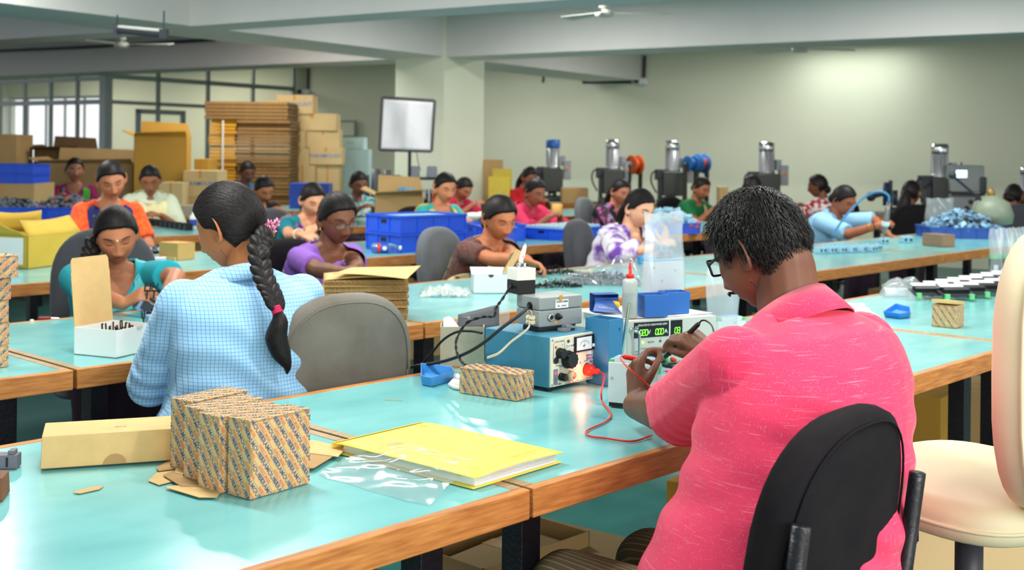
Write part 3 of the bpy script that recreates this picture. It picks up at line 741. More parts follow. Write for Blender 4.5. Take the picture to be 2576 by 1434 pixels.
def cloth_bands(name, cols, freq, axis='x', rough=.85):
    m = M(name, cols[0], rough, bump=.3, bscale=14, sheen=.15); nt = m.node_tree; b = nt.nodes['Principled BSDF']
    tc = nt.nodes.new('ShaderNodeTexCoord'); x, y, z = ndxyz(nt, tc.outputs['Object']); q = {'x': x, 'y': y, 'z': z}[axis]
    r = nt.nodes.new('ShaderNodeValToRGB'); r.color_ramp.interpolation = 'CONSTANT'; e = r.color_ramp.elements
    while len(e) < len(cols): e.new(.5)
    for k, c in enumerate(cols): e[k].position = k/len(cols); e[k].color = lin(c)
    nt.links.new((q*freq).op('FRACT').k, r.inputs[0]); nt.links.new(r.outputs[0], b.inputs['Base Color']); return m
def linen(name, base, slub):
    m = M(name, base, .85, bump=.35, bscale=9, sheen=.2); nt = m.node_tree; b = nt.nodes['Principled BSDF']; tc = nt.nodes.new('ShaderNodeTexCoord'); f = None
    for st in ((9, 9, 260), (300, 300, 10)):
        mp = nt.nodes.new('ShaderNodeMapping'); mp.inputs['Scale'].default_value = st; n = nt.nodes.new('ShaderNodeTexNoise'); n.inputs['Scale'].default_value = 1.6; n.inputs['Detail'].default_value = 2
        nt.links.new(tc.outputs['Object'], mp.inputs[0]); nt.links.new(mp.outputs[0], n.inputs['Vector']); q = Nd(nt, n.outputs['Fac']).step(.60, .74); f = q if f is None else f.max(q)
    nt.links.new(ndmix(nt, f*.5, lin(base), lin(slub)), b.inputs['Base Color']); return m
def stripes(name, base, line, axis, pitch, wd):
    m = M(name, base, .8, bump=.35, bscale=8); nt = m.node_tree; b = nt.nodes['Principled BSDF']; tc = nt.nodes.new('ShaderNodeTexCoord')
    q = dict(zip('xyz', ndxyz(nt, tc.outputs['Object'])))[axis]
    nt.links.new(ndmix(nt, ((q*(1/pitch)).op('FRACT')-.5).abs().step(.5-wd, .5-wd*.5), lin(base), lin(line)), b.inputs['Base Color']); return m
m_pink = linen('pink_linen', (232, 52, 96), (250, 150, 170)); m_check = cloth_checks('blue_check', (158, 204, 236), (92, 150, 205), .0095, .10)
m_trouser = stripes('striped_trouser', (108, 94, 68), (160, 142, 108), 'x', .0105, .13)
m_teal = M('teal_cotton', (24, 158, 172), .85, bump=.25, bscale=12); m_tealdup = M('pale_teal_chiffon', (96, 190, 196), .8, bump=.4, bscale=18)
m_purple = cloth_spots('purple_daisy_sari', (166, 110, 205), [(150, 205, 235), (232, 226, 240), (176, 120, 212), (226, 216, 240)], 9.5, [.10, .20, .25, .36])
m_purpleb = M('purple_blouse', (142, 92, 188), .85, bump=.25, bscale=12)
m_brown = cloth_noise('brown_blouse', [(70, 32, 26), (112, 62, 48)], 60, [.4, .6]); m_brsari = cloth_noise('yellow_print_sari', [(60, 55, 40), (226, 208, 130), (238, 232, 196), (236, 160, 50)], 24, [.36, .42, .62, .72])
m_tie = cloth_noise('purple_tie_dye', [(242, 236, 246), (206, 182, 228), (112, 66, 168)], 11, [.46, .52, .62])
m_orange = cloth_noise('orange_lace', [(226, 66, 16), (250, 96, 26)], 45, [.4, .6]); m_navy = M('navy_dupatta', (36, 38, 98), .85, bump=.3, bscale=20); m_redtrim = M('red_trim', (196, 52, 66), .8)
m_cream = cloth_noise('cream_dupatta', [(236, 222, 160), (243, 232, 184)], 9, [.4, .6])
SKY_ = lambda x, y, b: onv(x, y, eB, b)

# ================================================================ the people
R_ = lambda d, pal, *k: (np.array(d, float), np.array(pal, float)) + k
# the man in pink, seated with his back to us
I = person('man', 'man in pink linen shirt and black-framed glasses testing a white module, back to viewer', aty(1915, 630, 2.38), (-.60, .80), hyaw=6, hpitch=27, hroll=-2, base=(.45, 2.12), sc=1.0, kind='m', tone=(98, 64, 48),
    hands=[aty(1808, 905, 2.78), aty(1600, 1020, 2.68)], handdir=[R_((-.72, .40, .50), (-.35, .60, -.6), ((35, 45, 20), (42, 55, 30), (52, 60, 35), (60, 65, 35)), (.35, .9, .35)), R_((.02, .42, .88), (.92, .30, .0), ((30, 40, 20), (42, 48, 25), (50, 55, 30), (55, 58, 30)), (.35, .8, .45))],
    poles=[np.array([.9, -.2, -.6]), np.array([-.15, -.15, -1.0])], vox=.005, hi=True, hairvol=.010, wide=1.0, bulge=.075, seat=.52, bottom=m_trouser,
    top=dict(mat=m_pink, name='shirt', sleeve=.98, loose=.020, sl_loose=.020, hem=-.10, top=.965, flare=.02, wr=.006), hairmat=m_hair('greying_hair', (16, 14, 13), grey=30))
MAN = I
# the woman in the blue checked shirt with the long plait
I = person('blue', 'woman in pale blue checked shirt with a long plait and pink flower, back turned', aty(580, 570, 3.30), (-.50, .87), hyaw=36, hpitch=20, hroll=-3, lean=.08, sc=1.0, tone=(168, 106, 66),
    hands=[aty(520, 800, 3.55), aty(422, 868, 3.48)], poles=[np.array([.9, -.2, -.7]), np.array([-.45, -.1, -1.0])], vox=.006, hi=True, hairvol=.008, shoulder=.165, wide=1.12,
    top=dict(mat=m_check, name='shirt', sleeve=1.85, loose=.022, sl_loose=.022, hem=-.08, top=.975, flare=.03, wr=.006), bottom=(70, 30, 60)); BLUE = I
I = person('teal', 'young woman in turquoise top with pale teal dupatta fitting black clips', aty(292, 592, 4.72), (.42, -.91), hyaw=-2, hpitch=24, hroll=6, lean=.16, sc=.98, tone=(158, 102, 72), bindi=(225, 215, 190),
    hands=[aty(312, 765, 4.36), aty(412, 768, 4.44)], handdir=[R_((.65, -.15, .35), (.2, .6, -.7)), R_((-.75, -.1, .3), (.1, .5, -.8))], vox=.006, hi=True, top=dict(mat=m_teal, sleeve=.72, loose=.016, sl_loose=.018, neck=(.075, .03, .085), wr=.003)); TEAL = I
I = person('orange', 'woman in orange lace top and navy dupatta bending over the bench', SKY_(280, 452, 6.62), (.50, -.87), hyaw=-4, hpitch=26, hroll=8, lean=.17, tone=(172, 112, 82), vox=.009, top=dict(mat=m_orange, sleeve=.75, loose=.016, sl_loose=.016, neck=(.07, .03, .08))); ORANGE = I
I = person('yellow', 'woman wrapped in a cream yellow dupatta working on a black strip', SKY_(378, 452, 8.78), (.35, -.94), hyaw=-5, hpitch=26, hroll=4, lean=.15, tone=(140, 88, 62), top=dict(mat=M('pale_green_kurta', (214, 222, 196), .85), sleeve=1.4, loose=.03, sl_loose=.03)); YELLOW = I
I = person('maroon', 'woman in magenta blouse and green striped sari looking towards the camera', SKY_(188, 428, 10.98), (.30, -.95), hyaw=8, hpitch=4, lean=.10, tone=(140, 92, 68), eyes='open', top=dict(mat=M('magenta_blouse', (150, 20, 92), .85), sleeve=.6, neck=(.07, .03, .08))); MAROON = I
I = person('bluefar', 'woman in sky blue top before the flat-packed carton stack', SKY_(622, 432, 10.98), (.62, -.78), hyaw=-4, hpitch=22, hroll=6, lean=.15, tone=(100, 64, 54), top=dict(mat=M('sky_blue_top', (70, 140, 190), .85), sleeve=.7)); BLUEF = I
I = person('black', 'woman in black short-sleeved top bending her head low', SKY_(664, 476, 8.78), (.62, -.78), hyaw=0, hpitch=30, hroll=8, lean=.2, tone=(150, 100, 70), top=dict(mat=M('black_top', (20, 18, 22), .85), sleeve=.7)); BLACK = I
I = person('scarf', 'woman in teal top with an orange, violet and pink striped scarf', SKY_(786, 502, 6.64), (.66, -.75), hyaw=-6, hpitch=26, hroll=6, lean=.2, tone=(205, 150, 118), top=dict(mat=M('deep_teal_top', (20, 128, 142), .85), sleeve=.7, neck=(.06, .03, .08)), hands=[SKY_(758, 590, 6.3), SKY_(790, 574, 6.25)]); SCARF = I
I = person('purple', 'woman in purple daisy-print sari with spectacles and gold bead necklace', SKY_(848, 550, 4.46), (.72, -.69), hyaw=-8, hpitch=18, hroll=4, lean=.16, sc=1.03, tone=(112, 70, 50), vox=.006, hi=True, hairvol=.008, wide=1.08, bindi=(150, 40, 30),
    hands=[SKY_(880, 690, 4.0), SKY_(905, 690, 3.95)], top=dict(mat=m_purpleb, sleeve=.72, loose=.012, sl_loose=.012, neck=(.10, .05, .085), wr=.003)); PURPLE = I
I = person('tealfloral', 'woman in teal flowered kurta behind the two stacked blue crates', SKY_(903, 462, 8.8), (.45, -.89), hyaw=0, hpitch=20, hroll=6, lean=.16, tone=(112, 72, 56), top=dict(mat=cloth_noise('teal_floral', [(24, 110, 120), (60, 160, 170), (220, 214, 190), (150, 90, 60)], 20, [.35, .5, .62, .7]), sleeve=1.2)); TFL = I
I = person('ylteal', 'woman in turquoise top and yellow dupatta with orange flowers in her hair', SKY_(1120, 472, 6.66), (.66, -.75), hyaw=-10, hpitch=18, hroll=2, lean=.16, tone=(196, 132, 96), top=dict(mat=M('aqua_top', (64, 190, 180), .85), sleeve=.7, neck=(.08, .03, .09))); YLT = I
I = person('pinkfar', 'woman in crimson top half hidden behind the woman with orange flowers', SKY_(1166, 474, 8.74), (.70, -.71), hyaw=0, hpitch=34, hroll=0, lean=.22, tone=(160, 100, 76), top=dict(mat=M('crimson_top', (200, 30, 70), .85), sleeve=.7)); PKF = I
I = person('red', 'woman in red dress beside the drill press with blue motor cap', SKY_(1332, 446, 8.8), (.62, -.78), hyaw=0, hpitch=24, lean=.16, tone=(125, 78, 58), top=dict(mat=M('red_dress', (190, 22, 32), .85), sleeve=.8)); RED = I
I = person('pink', 'woman in raspberry pink shawl at the table before the drill presses', SKY_(1345, 484, 6.74), (.74, -.67), hyaw=-6, hpitch=18, lean=.17, tone=(140, 88, 66), top=dict(mat=M('raspberry_kurta', (205, 40, 84), .85), sleeve=1.5, loose=.03, sl_loose=.032)); PINK = I
I = person('brown', 'woman in brown printed blouse and yellow patterned sari', SKY_(1256, 548, 4.42), (.70, -.71), hyaw=-10, hpitch=24, hroll=4, lean=.2, sc=1.02, tone=(176, 112, 78), vox=.006, hi=True, hairvol=.010, bindi=(60, 20, 20),
    hands=[SKY_(1330, 655, 3.98), SKY_(1310, 650, 3.85)], handdir=[R_((.9, -.2, -.3), (-.2, -.3, -.9)), R_((.85, .1, -.3), (0, .3, -.9))], top=dict(mat=m_brown, sleeve=.70, loose=.012, sl_loose=.012, neck=(.13, .06, .085), wr=.002)); BROWN = I
I = person('floral', 'woman in dark floral dress on the grey chair before the drill presses', SKY_(1560, 482, 6.84), (.68, -.73), hyaw=-6, hpitch=18, lean=.16, tone=(176, 116, 88), top=dict(mat=cloth_noise('dark_floral', [(24, 22, 36), (30, 28, 44), (190, 30, 130), (40, 140, 150)], 16, [.3, .5, .56, .64]), sleeve=1.2)); FLO = I
I = person('tie', 'woman in purple and white tie-dyed kurta holding a grey module', SKY_(1608, 524, 4.44), (.76, -.65), hyaw=-8, hpitch=22, hroll=2, lean=.2, sc=1.0, tone=(222, 164, 132), vox=.007, hi=True, hairvol=.006,
    hands=[SKY_(1650, 622, 4.12), SKY_(1668, 618, 4.2)], handdir=[R_((.85, .1, .35), (.2, .5, -.7)), R_((.2, .1, .9), (-.8, -.3, .2))], top=dict(mat=m_tie, sleeve=1.55, loose=.028, sl_loose=.026, neck=(.11, .02, .07), wr=.006)); TIE = I
I = person('green', 'woman in green blouse and orange sari near the wire reels', SKY_(1764, 474, 6.84), (.70, -.71), hyaw=-6, hpitch=20, lean=.16, tone=(150, 96, 70), top=dict(mat=M('green_blouse', (16, 108, 58), .85), sleeve=.7)); GRE = I
I = person('hid', 'dark-haired woman mostly hidden behind the head of the man in pink', SKY_(1893, 474, 5.75), (.45, .89), hyaw=0, hpitch=14, lean=.12, tone=(120, 80, 60), top=dict(mat=M('grey_top', (80, 80, 90), .85), sleeve=.7)); HID = I
I = person('redwhite', 'woman in red and white print top facing away to one side', SKY_(2058, 468, 6.0), (-.55, .83), hyaw=25, hpitch=10, lean=.12, tone=(110, 66, 48), top=dict(mat=cloth_noise('red_white_print', [(240, 235, 235), (180, 20, 40)], 22, [.47, .53]), sleeve=.7)); RDW = I
I = person('blueright', 'woman in light blue shirt driving a screw with an air tool', SKY_(2122, 504, 4.46), (.72, -.69), hyaw=-8, hpitch=26, hroll=8, lean=.24, tone=(150, 90, 62), vox=.007, hairvol=.008,
    hands=[SKY_(2212, 566, 4.1), SKY_(2238, 594, 4.12)], handdir=[R_((.85, -.3, .25), (.3, .2, -.8), (55, 70, 45)), R_((.9, -.2, -.2), (-.3, -.2, -.9))], top=dict(mat=M('light_blue_shirt', (150, 200, 236), .8, bump=.3, bscale=10), name='shirt', sleeve=.95, loose=.024, sl_loose=.022, neck=(.06, .0, .05), wr=.005)); BLR = I
I = person('dark', 'woman in black dress with loose hair, her back to the tables', SKY_(2292, 486, 4.95), (.22, .97), hyaw=-30, hpitch=8, lean=.06, tone=(120, 76, 52), top=dict(mat=M('black_dress', (16, 15, 20), .85, var=.4, vscale=30), sleeve=1.5)); DRK = I
I = person('edge', 'woman at the machine bench seen from behind, hair in a knot', SKY_(2550, 494, 4.35), (.25, .97), hyaw=-22, hpitch=10, lean=.08, tone=(128, 82, 58), top=dict(mat=M('red_black_kurta', (150, 20, 30), .85, var=.6, vscale=12), sleeve=.8)); EDG = I
# ================================================================ lettering
TXT = {}
def text2d(s, size=1.0):
    if s not in TXT:
        c = bpy.data.curves.new('t', 'FONT'); c.body = s; c.size = 1; c.resolution_u = 2; c.align_x = 'CENTER'; c.align_y = 'CENTER'; c.offset = .012
        o = bpy.data.objects.new('t', c); COL.objects.link(o); dg = bpy.context.evaluated_depsgraph_get()
        me = bpy.data.meshes.new_from_object(o.evaluated_get(dg)); V, F = mesh_arrays(me)
        bpy.data.objects.remove(o); bpy.data.curves.remove(c); bpy.data.meshes.remove(me); TXT[s] = (V[:, :2] if len(V) else np.zeros((0, 2)), F)
    V, F = TXT[s]; return V*size, F
def clip(poly, w, h):
    for ax, lim, sg in ((0, 0, 1), (0, w, -1), (1, 0, 1), (1, h, -1)):
        out = []
        for i in range(len(poly)):
            a, b = poly[i], poly[(i+1) % len(poly)]; da, db = (a[ax]-lim)*sg, (b[ax]-lim)*sg
            if da >= 0: out.append(a)
            if da*db < 0: t = da/(da-db); out.append(a+(b-a)*t)
        poly = out
        if len(poly) < 3: return []
    return poly
def place(mb, V, F, fr, off=.0005):
    o, u, v = [np.asarray(q, float) for q in fr]; n = unit(np.cross(u, v)); mb.add(o+np.outer(V[:, 0], u)+np.outer(V[:, 1], v)+n*off, F)
def write(mb, s, size, fr, at=(0, 0), rot=0, sx=1.0, off=.0005):
    V, F = text2d(s, size); c, q = math.cos(rot), math.sin(rot); V = V*np.array([sx, 1]); V = V@np.array([[c, q], [-q, c]])+np.array(at); place(mb, V, F, fr, off)
def rect2(mb, x0, y0, x1, y1, fr, off=.0004): place(mb, np.array([[x0, y0], [x1, y0], [x1, y1], [x0, y1]]), [(0, 1, 2, 3)], fr, off)
def disc2(mb, c, r, fr, off=.0004, n=14, r0=0):
    a = np.arange(n)*2*PI/n; P = np.c_[np.cos(a), np.sin(a)]
    if r0: place(mb, np.vstack([P*r+c, P*r0+c]), [(i, (i+1) % n, n+(i+1) % n, n+i) for i in range(n)], fr, off)
    else: place(mb, P*r+np.asarray(c), [tuple(range(n))], fr, off)
m_ink = M('ink_blue', (84, 100, 134), .7); m_inkr = M('ink_red', (230, 112, 84), .7); m_inkk = M('ink_black', (30, 30, 34), .6)
m_kraft = M('kraft_card', (214, 178, 120), .8, var=.1, vscale=30, bump=.05, bscale=200)
m_kraftd = M('kraft_card_inside', (176, 140, 92), .85, var=.12, vscale=30)
m_white = M('white_card', (232, 236, 238), .6); m_paper = M('paper_white', (236, 238, 240), .75)
PAT = {}
def pattern(w, h, rot=-.95, pu=.062, pv=.021, size=.0125, seed=0):
    """repeating printed words clipped to a w x h panel: (blue mesh, red mesh)"""
    k = (round(w, 3), round(h, 3), rot, size)
    if k in PAT: return PAT[k]
    c, s = math.cos(rot), math.sin(rot); R = np.array([[c, s], [-s, c]]); out = []
    L = math.hypot(w, h)
    for word, sz, dv in (('PARAMOUNT', size, 0), ('EXPECT MORE', size*.52, -size*.82)):
        vs, fs, n = [], [], 0; V, F = text2d(word, sz); hx, hy = np.abs(V).max(0)
        for i in range(-int(L/pu)-1, int(L/pu)+2):
            for j in range(-int(L/pv)-1, int(L/pv)+2):
                q = np.array([i*pu+(j % 2)*pu*.5+.004, j*pv+dv+.003])@R+np.array([w/2, h/2]); rr = math.hypot(hx, hy)
                if q[0] < -rr or q[1] < -rr or q[0] > w+rr or q[1] > h+rr: continue
                P = V@R+q; ins = ((P > 0) & (P < np.array([w, h]))).all()
                if ins: vs.append(P); fs += [tuple(a+n for a in f) for f in F]; n += len(P)
                else:
                    for f in F:
                        pl = clip([P[a] for a in f], w, h)
                        if len(pl) > 2: vs.append(np.array(pl)); fs.append(tuple(range(n, n+len(pl)))); n += len(pl)
        out.append((np.vstack(vs) if vs else np.zeros((0, 2)), fs))
    vs, fs, n = [], [], 0
    for j in range(-int(L/pv)-1, int(L/pv)+2):      # thin ruled lines between the words
        a = np.array([-L, j*pv+pv*.5])@R+np.array([w/2, h/2]); b = np.array([L, j*pv+pv*.5])@R+np.array([w/2, h/2]); t = np.array([-s, c])*.00022
        pl = clip([a-t, b-t, b+t, a+t], w, h)
        if len(pl) > 2: vs.append(np.array(pl)); fs.append(tuple(range(n, n+len(pl)))); n += len(pl)
    out.append((np.vstack(vs) if vs else np.zeros((0, 2)), fs)); PAT[k] = out; return out
def printed(parent, faces, size=.0125, pu=.062, pv=.021):
    b = MB()
    for fr, w, h, rot in faces:
        P = pattern(w, h, rot, pu, pv, size)
        for k in (0, 1, 2):
            b.cur = 1 if k == 1 else 0
            if len(P[k][0]): place(b, P[k][0], P[k][1], fr)
    o = b.build('printed_lettering', [m_ink, m_inkr], parent); return o
def carton(name, label, cat, F, rz, dims, group=None, prn='xyt', rot=-.95, mat=None, size=.0125, pu=.062, pv=.021, z=None, flap=True):
    """box with its front corner at F, x along rz; prn picks printed faces: x front (y=0), y left (x=0), t top, r right (x=L)"""
    L, W_, H_ = dims; F = np.array(F, float)
    if z is not None: F[2] = z
    t = thing(name, label, cat, F, rz, group); b = MB(); b.bbox((0, 0, 0), (L, W_, H_)); b.build('body', mat or m_kraft, t, bevel=.0012)
    if flap:
        q = MB(); q.bbox((.002, -.0008, H_-.004), (L-.002, .0, H_-.0012)); q.build('tuck_flap', m_kraftd, t)
    fs = []
    if 'x' in prn: fs.append((((0, -.0004, 0), (1, 0, 0), (0, 0, 1)), L, H_, rot))
    if 'y' in prn: fs.append((((0, W_, 0), (0, -1, 0), (0, 0, 1)), W_, H_, rot))
    if 'r' in prn: fs.append((((L, 0, 0), (0, 1, 0), (0, 0, 1)), W_, H_, rot))
    if 't' in prn: fs.append((((0, 0, H_), (1, 0, 0), (0, 1, 0)), L, W_, rot+.4))
    if fs: printed(t, fs, size, pu, pv)
    return t
def ang(a, b): return math.atan2(b[1]-a[1], b[0]-a[0])
def sag(P, n=60): return spline(P, n)
def bagfilm(name, quad, h, seed, mat, n=26, amp=.012, cat='bag', label='', group=None, fill=None):
    """crumpled pillow of film over four table points"""
    r = np.random.default_rng(seed); A, B, C_, D_ = [np.asarray(q, float) for q in quad]; mb = MB()
    ph = r.uniform(0, 6, (9, 2)); fr = r.uniform(3, 16, (9, 2))
    def f(u, v): return sum(math.sin(fr[k, 0]*u+fr[k, 1]*v*(-1)**k+ph[k, 0])*math.cos(fr[k, 1]*u*.6-fr[k, 0]*v+ph[k, 1])/(1+.25*k) for k in range(9))
    for s in (1, -1):
        G = []
        for i in range(n+1):
            row = []
            for j in range(n+1):
                u, v = i/n, j/n; e = (min(u, 1-u, .28)/.28*min(v, 1-v, .28)/.28)**.6
                p = (A*(1-u)+B*u)*(1-v)+(D_*(1-u)+C_*u)*v
                z = (h*.5+ (h*.5 if s > 0 else -h*.48))*e + (amp*f(u*1.0, v)*.5*(.35+e) if s > 0 else 0)
                p = p+np.array([amp*.6*f(v+2, u), amp*.6*f(u-3, v), max(.0012 if s > 0 else .0006, z)]); row.append(p)
            G.append(row)
        mb.grid(G if s > 0 else [q[::-1] for q in G])
    o = mb.build(name, mat, None, True); tag(o, label, cat, group); return o
m_film = film('clear_polythene', (236, 242, 246), .12, .10, .06)
m_filmm = film('milky_polythene', (222, 234, 240), .34, .22, .05)
m_red = M('red_plastic', (226, 44, 30), .35); m_blk = M('black_plastic', (20, 20, 22), .4); m_blkr = M('black_rubber', (24, 24, 28), .55)
m_bluebin = M('blue_bin_plastic', (44, 104, 184), .38); m_tub = M('steel_blue_plastic', (52, 122, 168), .4); m_crate = M('crate_blue', (32, 84, 214), .42)
m_chrome = M('chrome', (205, 208, 210), .18, metal=1); m_green = M('green_terminal', (96, 186, 120), .45)

# ================================================================ near table, left
k0, k1 = onz(106, 1183), onz(452, 1159)
t = thing('lidded_box', 'long plain kraft box with a thumb notch and pencilled scribble on its lid', 'box', k0, ang(k0, k1))
L = float(np.linalg.norm(k1-k0)); b = MB(); b.bbox((0, 0, .002), (L, .115, .058)); b.build('tray', m_kraftd, t)
b = MB(); b.box((L/2, .0575, .034), (L+.006, .121, .062), taper=.985); b.build('lid', m_kraft, t, bevel=.0015)
b = MB(); a = np.linspace(0, PI, 14); b.prism([(L*.52+.021*math.cos(q), .004+.019*math.sin(q)) for q in a], .0034, .0046, ((0, 0, 0), (1, 0, 0), (0, 0, 1), (0, -1, 0))); b.build('thumb_notch', m_kraftd, t)
b = MB(); fr = ((0, 0, .0652), (1, 0, 0), (0, 1, 0)); write(b, 'City', .013, fr, (L*.56, .042), PI+.05); rect2(b, L*.42, .030, L*.56, .0306, fr); b.build('pencil_scribble', M('pencil', (150, 140, 110), .8), t)
# bundle of four printed cartons
c1 = onz(629.5, 1258); a1 = ang(c1, onz(778.5, 1214.7)); ds = [(0, 0, 0, 0), (-.058, .060, .06, 0), (-.110, .128, .10, .0), (-.128, .183, .17, 0)]
CL = ['printed carton at the front of the bundle of four on the near table', 'second printed carton of the bundle, tucked behind the front one', 'third printed carton of the bundle, slot open in its edge', 'rearmost printed carton of the bundle beside the long kraft box']
pts = [onz(629.5, 1258), onz(551, 1243), onz(516, 1219), onz(483, 1190)]
for k in range(4):
    t = carton('printed_carton', CL[k], 'carton', pts[k], a1+(0, -.02, .03, .05)[k], (.141, .062, .139-.001*k), 'cartons bundled on the near table', 'xyt', -.98)
    b = MB(); b.bbox((.0006, -.0012, .042), (.0046, -.0006, .092)); b.build('hand_slot', m_kraftd, t)
# flat card blanks under the bundle
fl = [([(372, 1210), (395, 1190), (470, 1180), (480, 1200), (400, 1221)], 'rounded tongue of a flat card blank nearest the long kraft box'), ([(392, 1178), (425, 1160), (500, 1150), (500, 1172), (400, 1186)], 'tongue of a flat card blank behind the other tongues'), ([(414, 1226), (440, 1222), (560, 1232), (545, 1252), (500, 1252)], 'flat card blank lowest of the fan under the cartons'),
      ([(410, 1196), (440, 1184), (545, 1200), (530, 1226), (455, 1224)], 'flat card blank in the middle of the fan under the cartons'), ([(440, 1190), (445, 1158), (520, 1150), (530, 1190), (460, 1194)], 'flat card blank on top of the fan under the cartons'), ([(765, 1120), (790, 1108), (836, 1150), (790, 1178), (755, 1180)], 'flat card blank poking out beyond the carton bundle'), ([(770, 1105), (800, 1110), (870, 1128), (850, 1150), (775, 1140)], 'flat card blank tucked under the yellow folder spine')]
for k, (pp, lb_) in enumerate(fl):
    P = [onz(*q, .7505+.0012*k) for q in pp]; c = np.mean(P, 0); b = MB(); b.prism([tuple((q-c)[:2]) for q in P][::-1], 0, .0010); o = b.build('card_blank', m_kraftd if k % 2 else m_kraft); tag(o, lb_, 'cardboard', 'card blanks under the carton bundle', c)
# yellow folder
A, B, C_, D_ = [onz(*q) for q in ((842, 1140), (1030, 1078), (1382, 1166), (1190, 1232))]; ra = ang(A, B); O = A
t = thing('document_folder', 'yellow card folder stuffed with papers', 'folder', O, ang(A, D_)); Lf = float(np.linalg.norm(D_-A)); Wf = float(np.linalg.norm(B-A))
m_yel = M('yellow_folder', (250, 224, 92), .5, var=.06, vscale=4); 
b = MB(); b.bbox((0, 0, .0006), (Lf, Wf, .0022)); b.build('back_cover', m_yel, t)
for k in range(9):
    b = MB(); b.bbox((.012+.001*(k % 3), .012, .003+k*.0019), (Lf-.006-.002*(k % 4), Wf-.012+.006*(k % 2), .0046+k*.0019)); b.build('paper_sheaf', m_paper, t)
b = MB(); G = [[(x, y, .0215+.004*math.sin(y/Wf*PI)*(x/Lf)-.003*(x < .004)) for x in np.linspace(-.004, Lf+.006, 14)] for y in np.linspace(0, Wf, 10)]
b.grid([r[::-1] for r in G]); b.build('front_cover', m_yel, t, True, solid=.0012)
b = MB(); b.grid([[(-.004-.006*math.sin(q), y, .0108+.0105*math.cos(q)) for q in np.linspace(0, PI, 9)] for y in np.linspace(0, Wf, 4)]); b.build('spine', m_yel, t, True, solid=.001)
b = MB(); fr = ((0, 0, .0272), (1, 0, 0), (0, 1, 0)); m_fink = M('folder_ink', (120, 112, 50), .7)
for k in range(5): rect2(b, .10, .085+.012*k, .21, .0855+.012*k, ((0, 0, .0268), (1, 0, 0), (0, 1, 0)))
for tx, x, y, s_, r_ in (('Super Thickener', Lf-.03, Wf*.68, .011, PI/2), ('PERIOD', Lf-.028, .035, .008, PI/2), ('Subject', .16, .155, .007, 0)): write(b, tx, s_, ((0, 0, .0278), (1, 0, 0), (0, 1, 0)), (x, y), r_)
rect2(b, Lf-.018, .02, Lf-.0174, Wf-.03, ((0, 0, .0262), (1, 0, 0), (0, 1, 0))); b.build('printed_lettering', m_fink, t)
b = MB(); write(b, 'JEE', .016, ((0, 0, .0235), (1, 0, 0), (0, 1, 0)), (.03, Wf-.035), .1); b.build('green_mark', M('green_ink', (110, 180, 60), .7), t)
# polythene bag over the folder
bagfilm('plastic_bag', [onz(792, 1195), onz(1080, 1275, .7505), onz(1195, 1160, .775), onz(985, 1105, .775)], .016, 3, m_film, 34, .006, 'bag', 'empty clear plastic bag lying crumpled over the yellow folder')
# bits at the near left
t = thing('plastic_clip', 'small grey moulded clip block at the table edge by the long kraft box', 'clip', onz(20, 1180), .1); mg = M('grey_plastic', (106, 102, 112), .5)
b = MB(); b.bbox((-.03, 0, 0), (.016, .03, .026)); b.build('body', mg, t, bevel=.001); b = MB(); b.bbox((-.002, .004, .026), (.010, .026, .034)); b.build('ridge', mg, t, bevel=.001); b = MB(); b.bbox((-.004, -.001, .004), (.0, .0, .022)); b.build('slot', m_blk, t)
b = MB(); b.box((0, 0, .02), (.03, .06, .04), taper=.9); o = b.build('wood_block', M('brown_block', (120, 72, 40), .6, var=.3), bevel=.002); tag(o, 'brown block cut off by the frame beside the grey clip', 'block', None, onz(-6, 1250), .2)
b = MB(); P = [onz(*q)-onz(220, 1234) for q in ((183, 1241), (225, 1228), (262, 1223), (250, 1232), (200, 1243))]; b.prism([tuple(p[:2]) for p in P][::-1], .0003, .0016); o = b.build('wood_splinter', M('splinter', (196, 160, 108), .8)); tag(o, 'wood splinter lying in front of the long kraft box', 'splinter', None, onz(220, 1234))
b = MB(); b.bbox((-.005, -.004, 0), (.005, .004, .007)); b.bbox((-.002, -.0045, .002), (.002, -.004, .005)); o = b.build('rubber_stub', M('stub', (120, 104, 76), .6), bevel=.001); tag(o, 'tiny brown stub standing behind the carton bundle', 'stub', None, onz(468, 1121), .3)
b = MB(); b.cyl((-.022, .004, .0012), (.022, -.004, .0012), .0010, n=6); o = b.build('matchstick', M('match', (190, 160, 110), .8)); tag(o, 'thin stick lying alone on the table before the small blue tray', 'stick', None, onz(990, 1007))

# ================================================================ test bench
p_l, p_f, p_r = onz(1156, 988), onz(1299, 1009.7), onz(1342.6, 997)
carton('printed_carton', 'printed carton lying on its side against the voltage tester', 'carton', p_l, ang(p_l, p_f), (.176, .078, .066), None, 'xtr', -1.0, size=.0115, pu=.055, pv=.019)
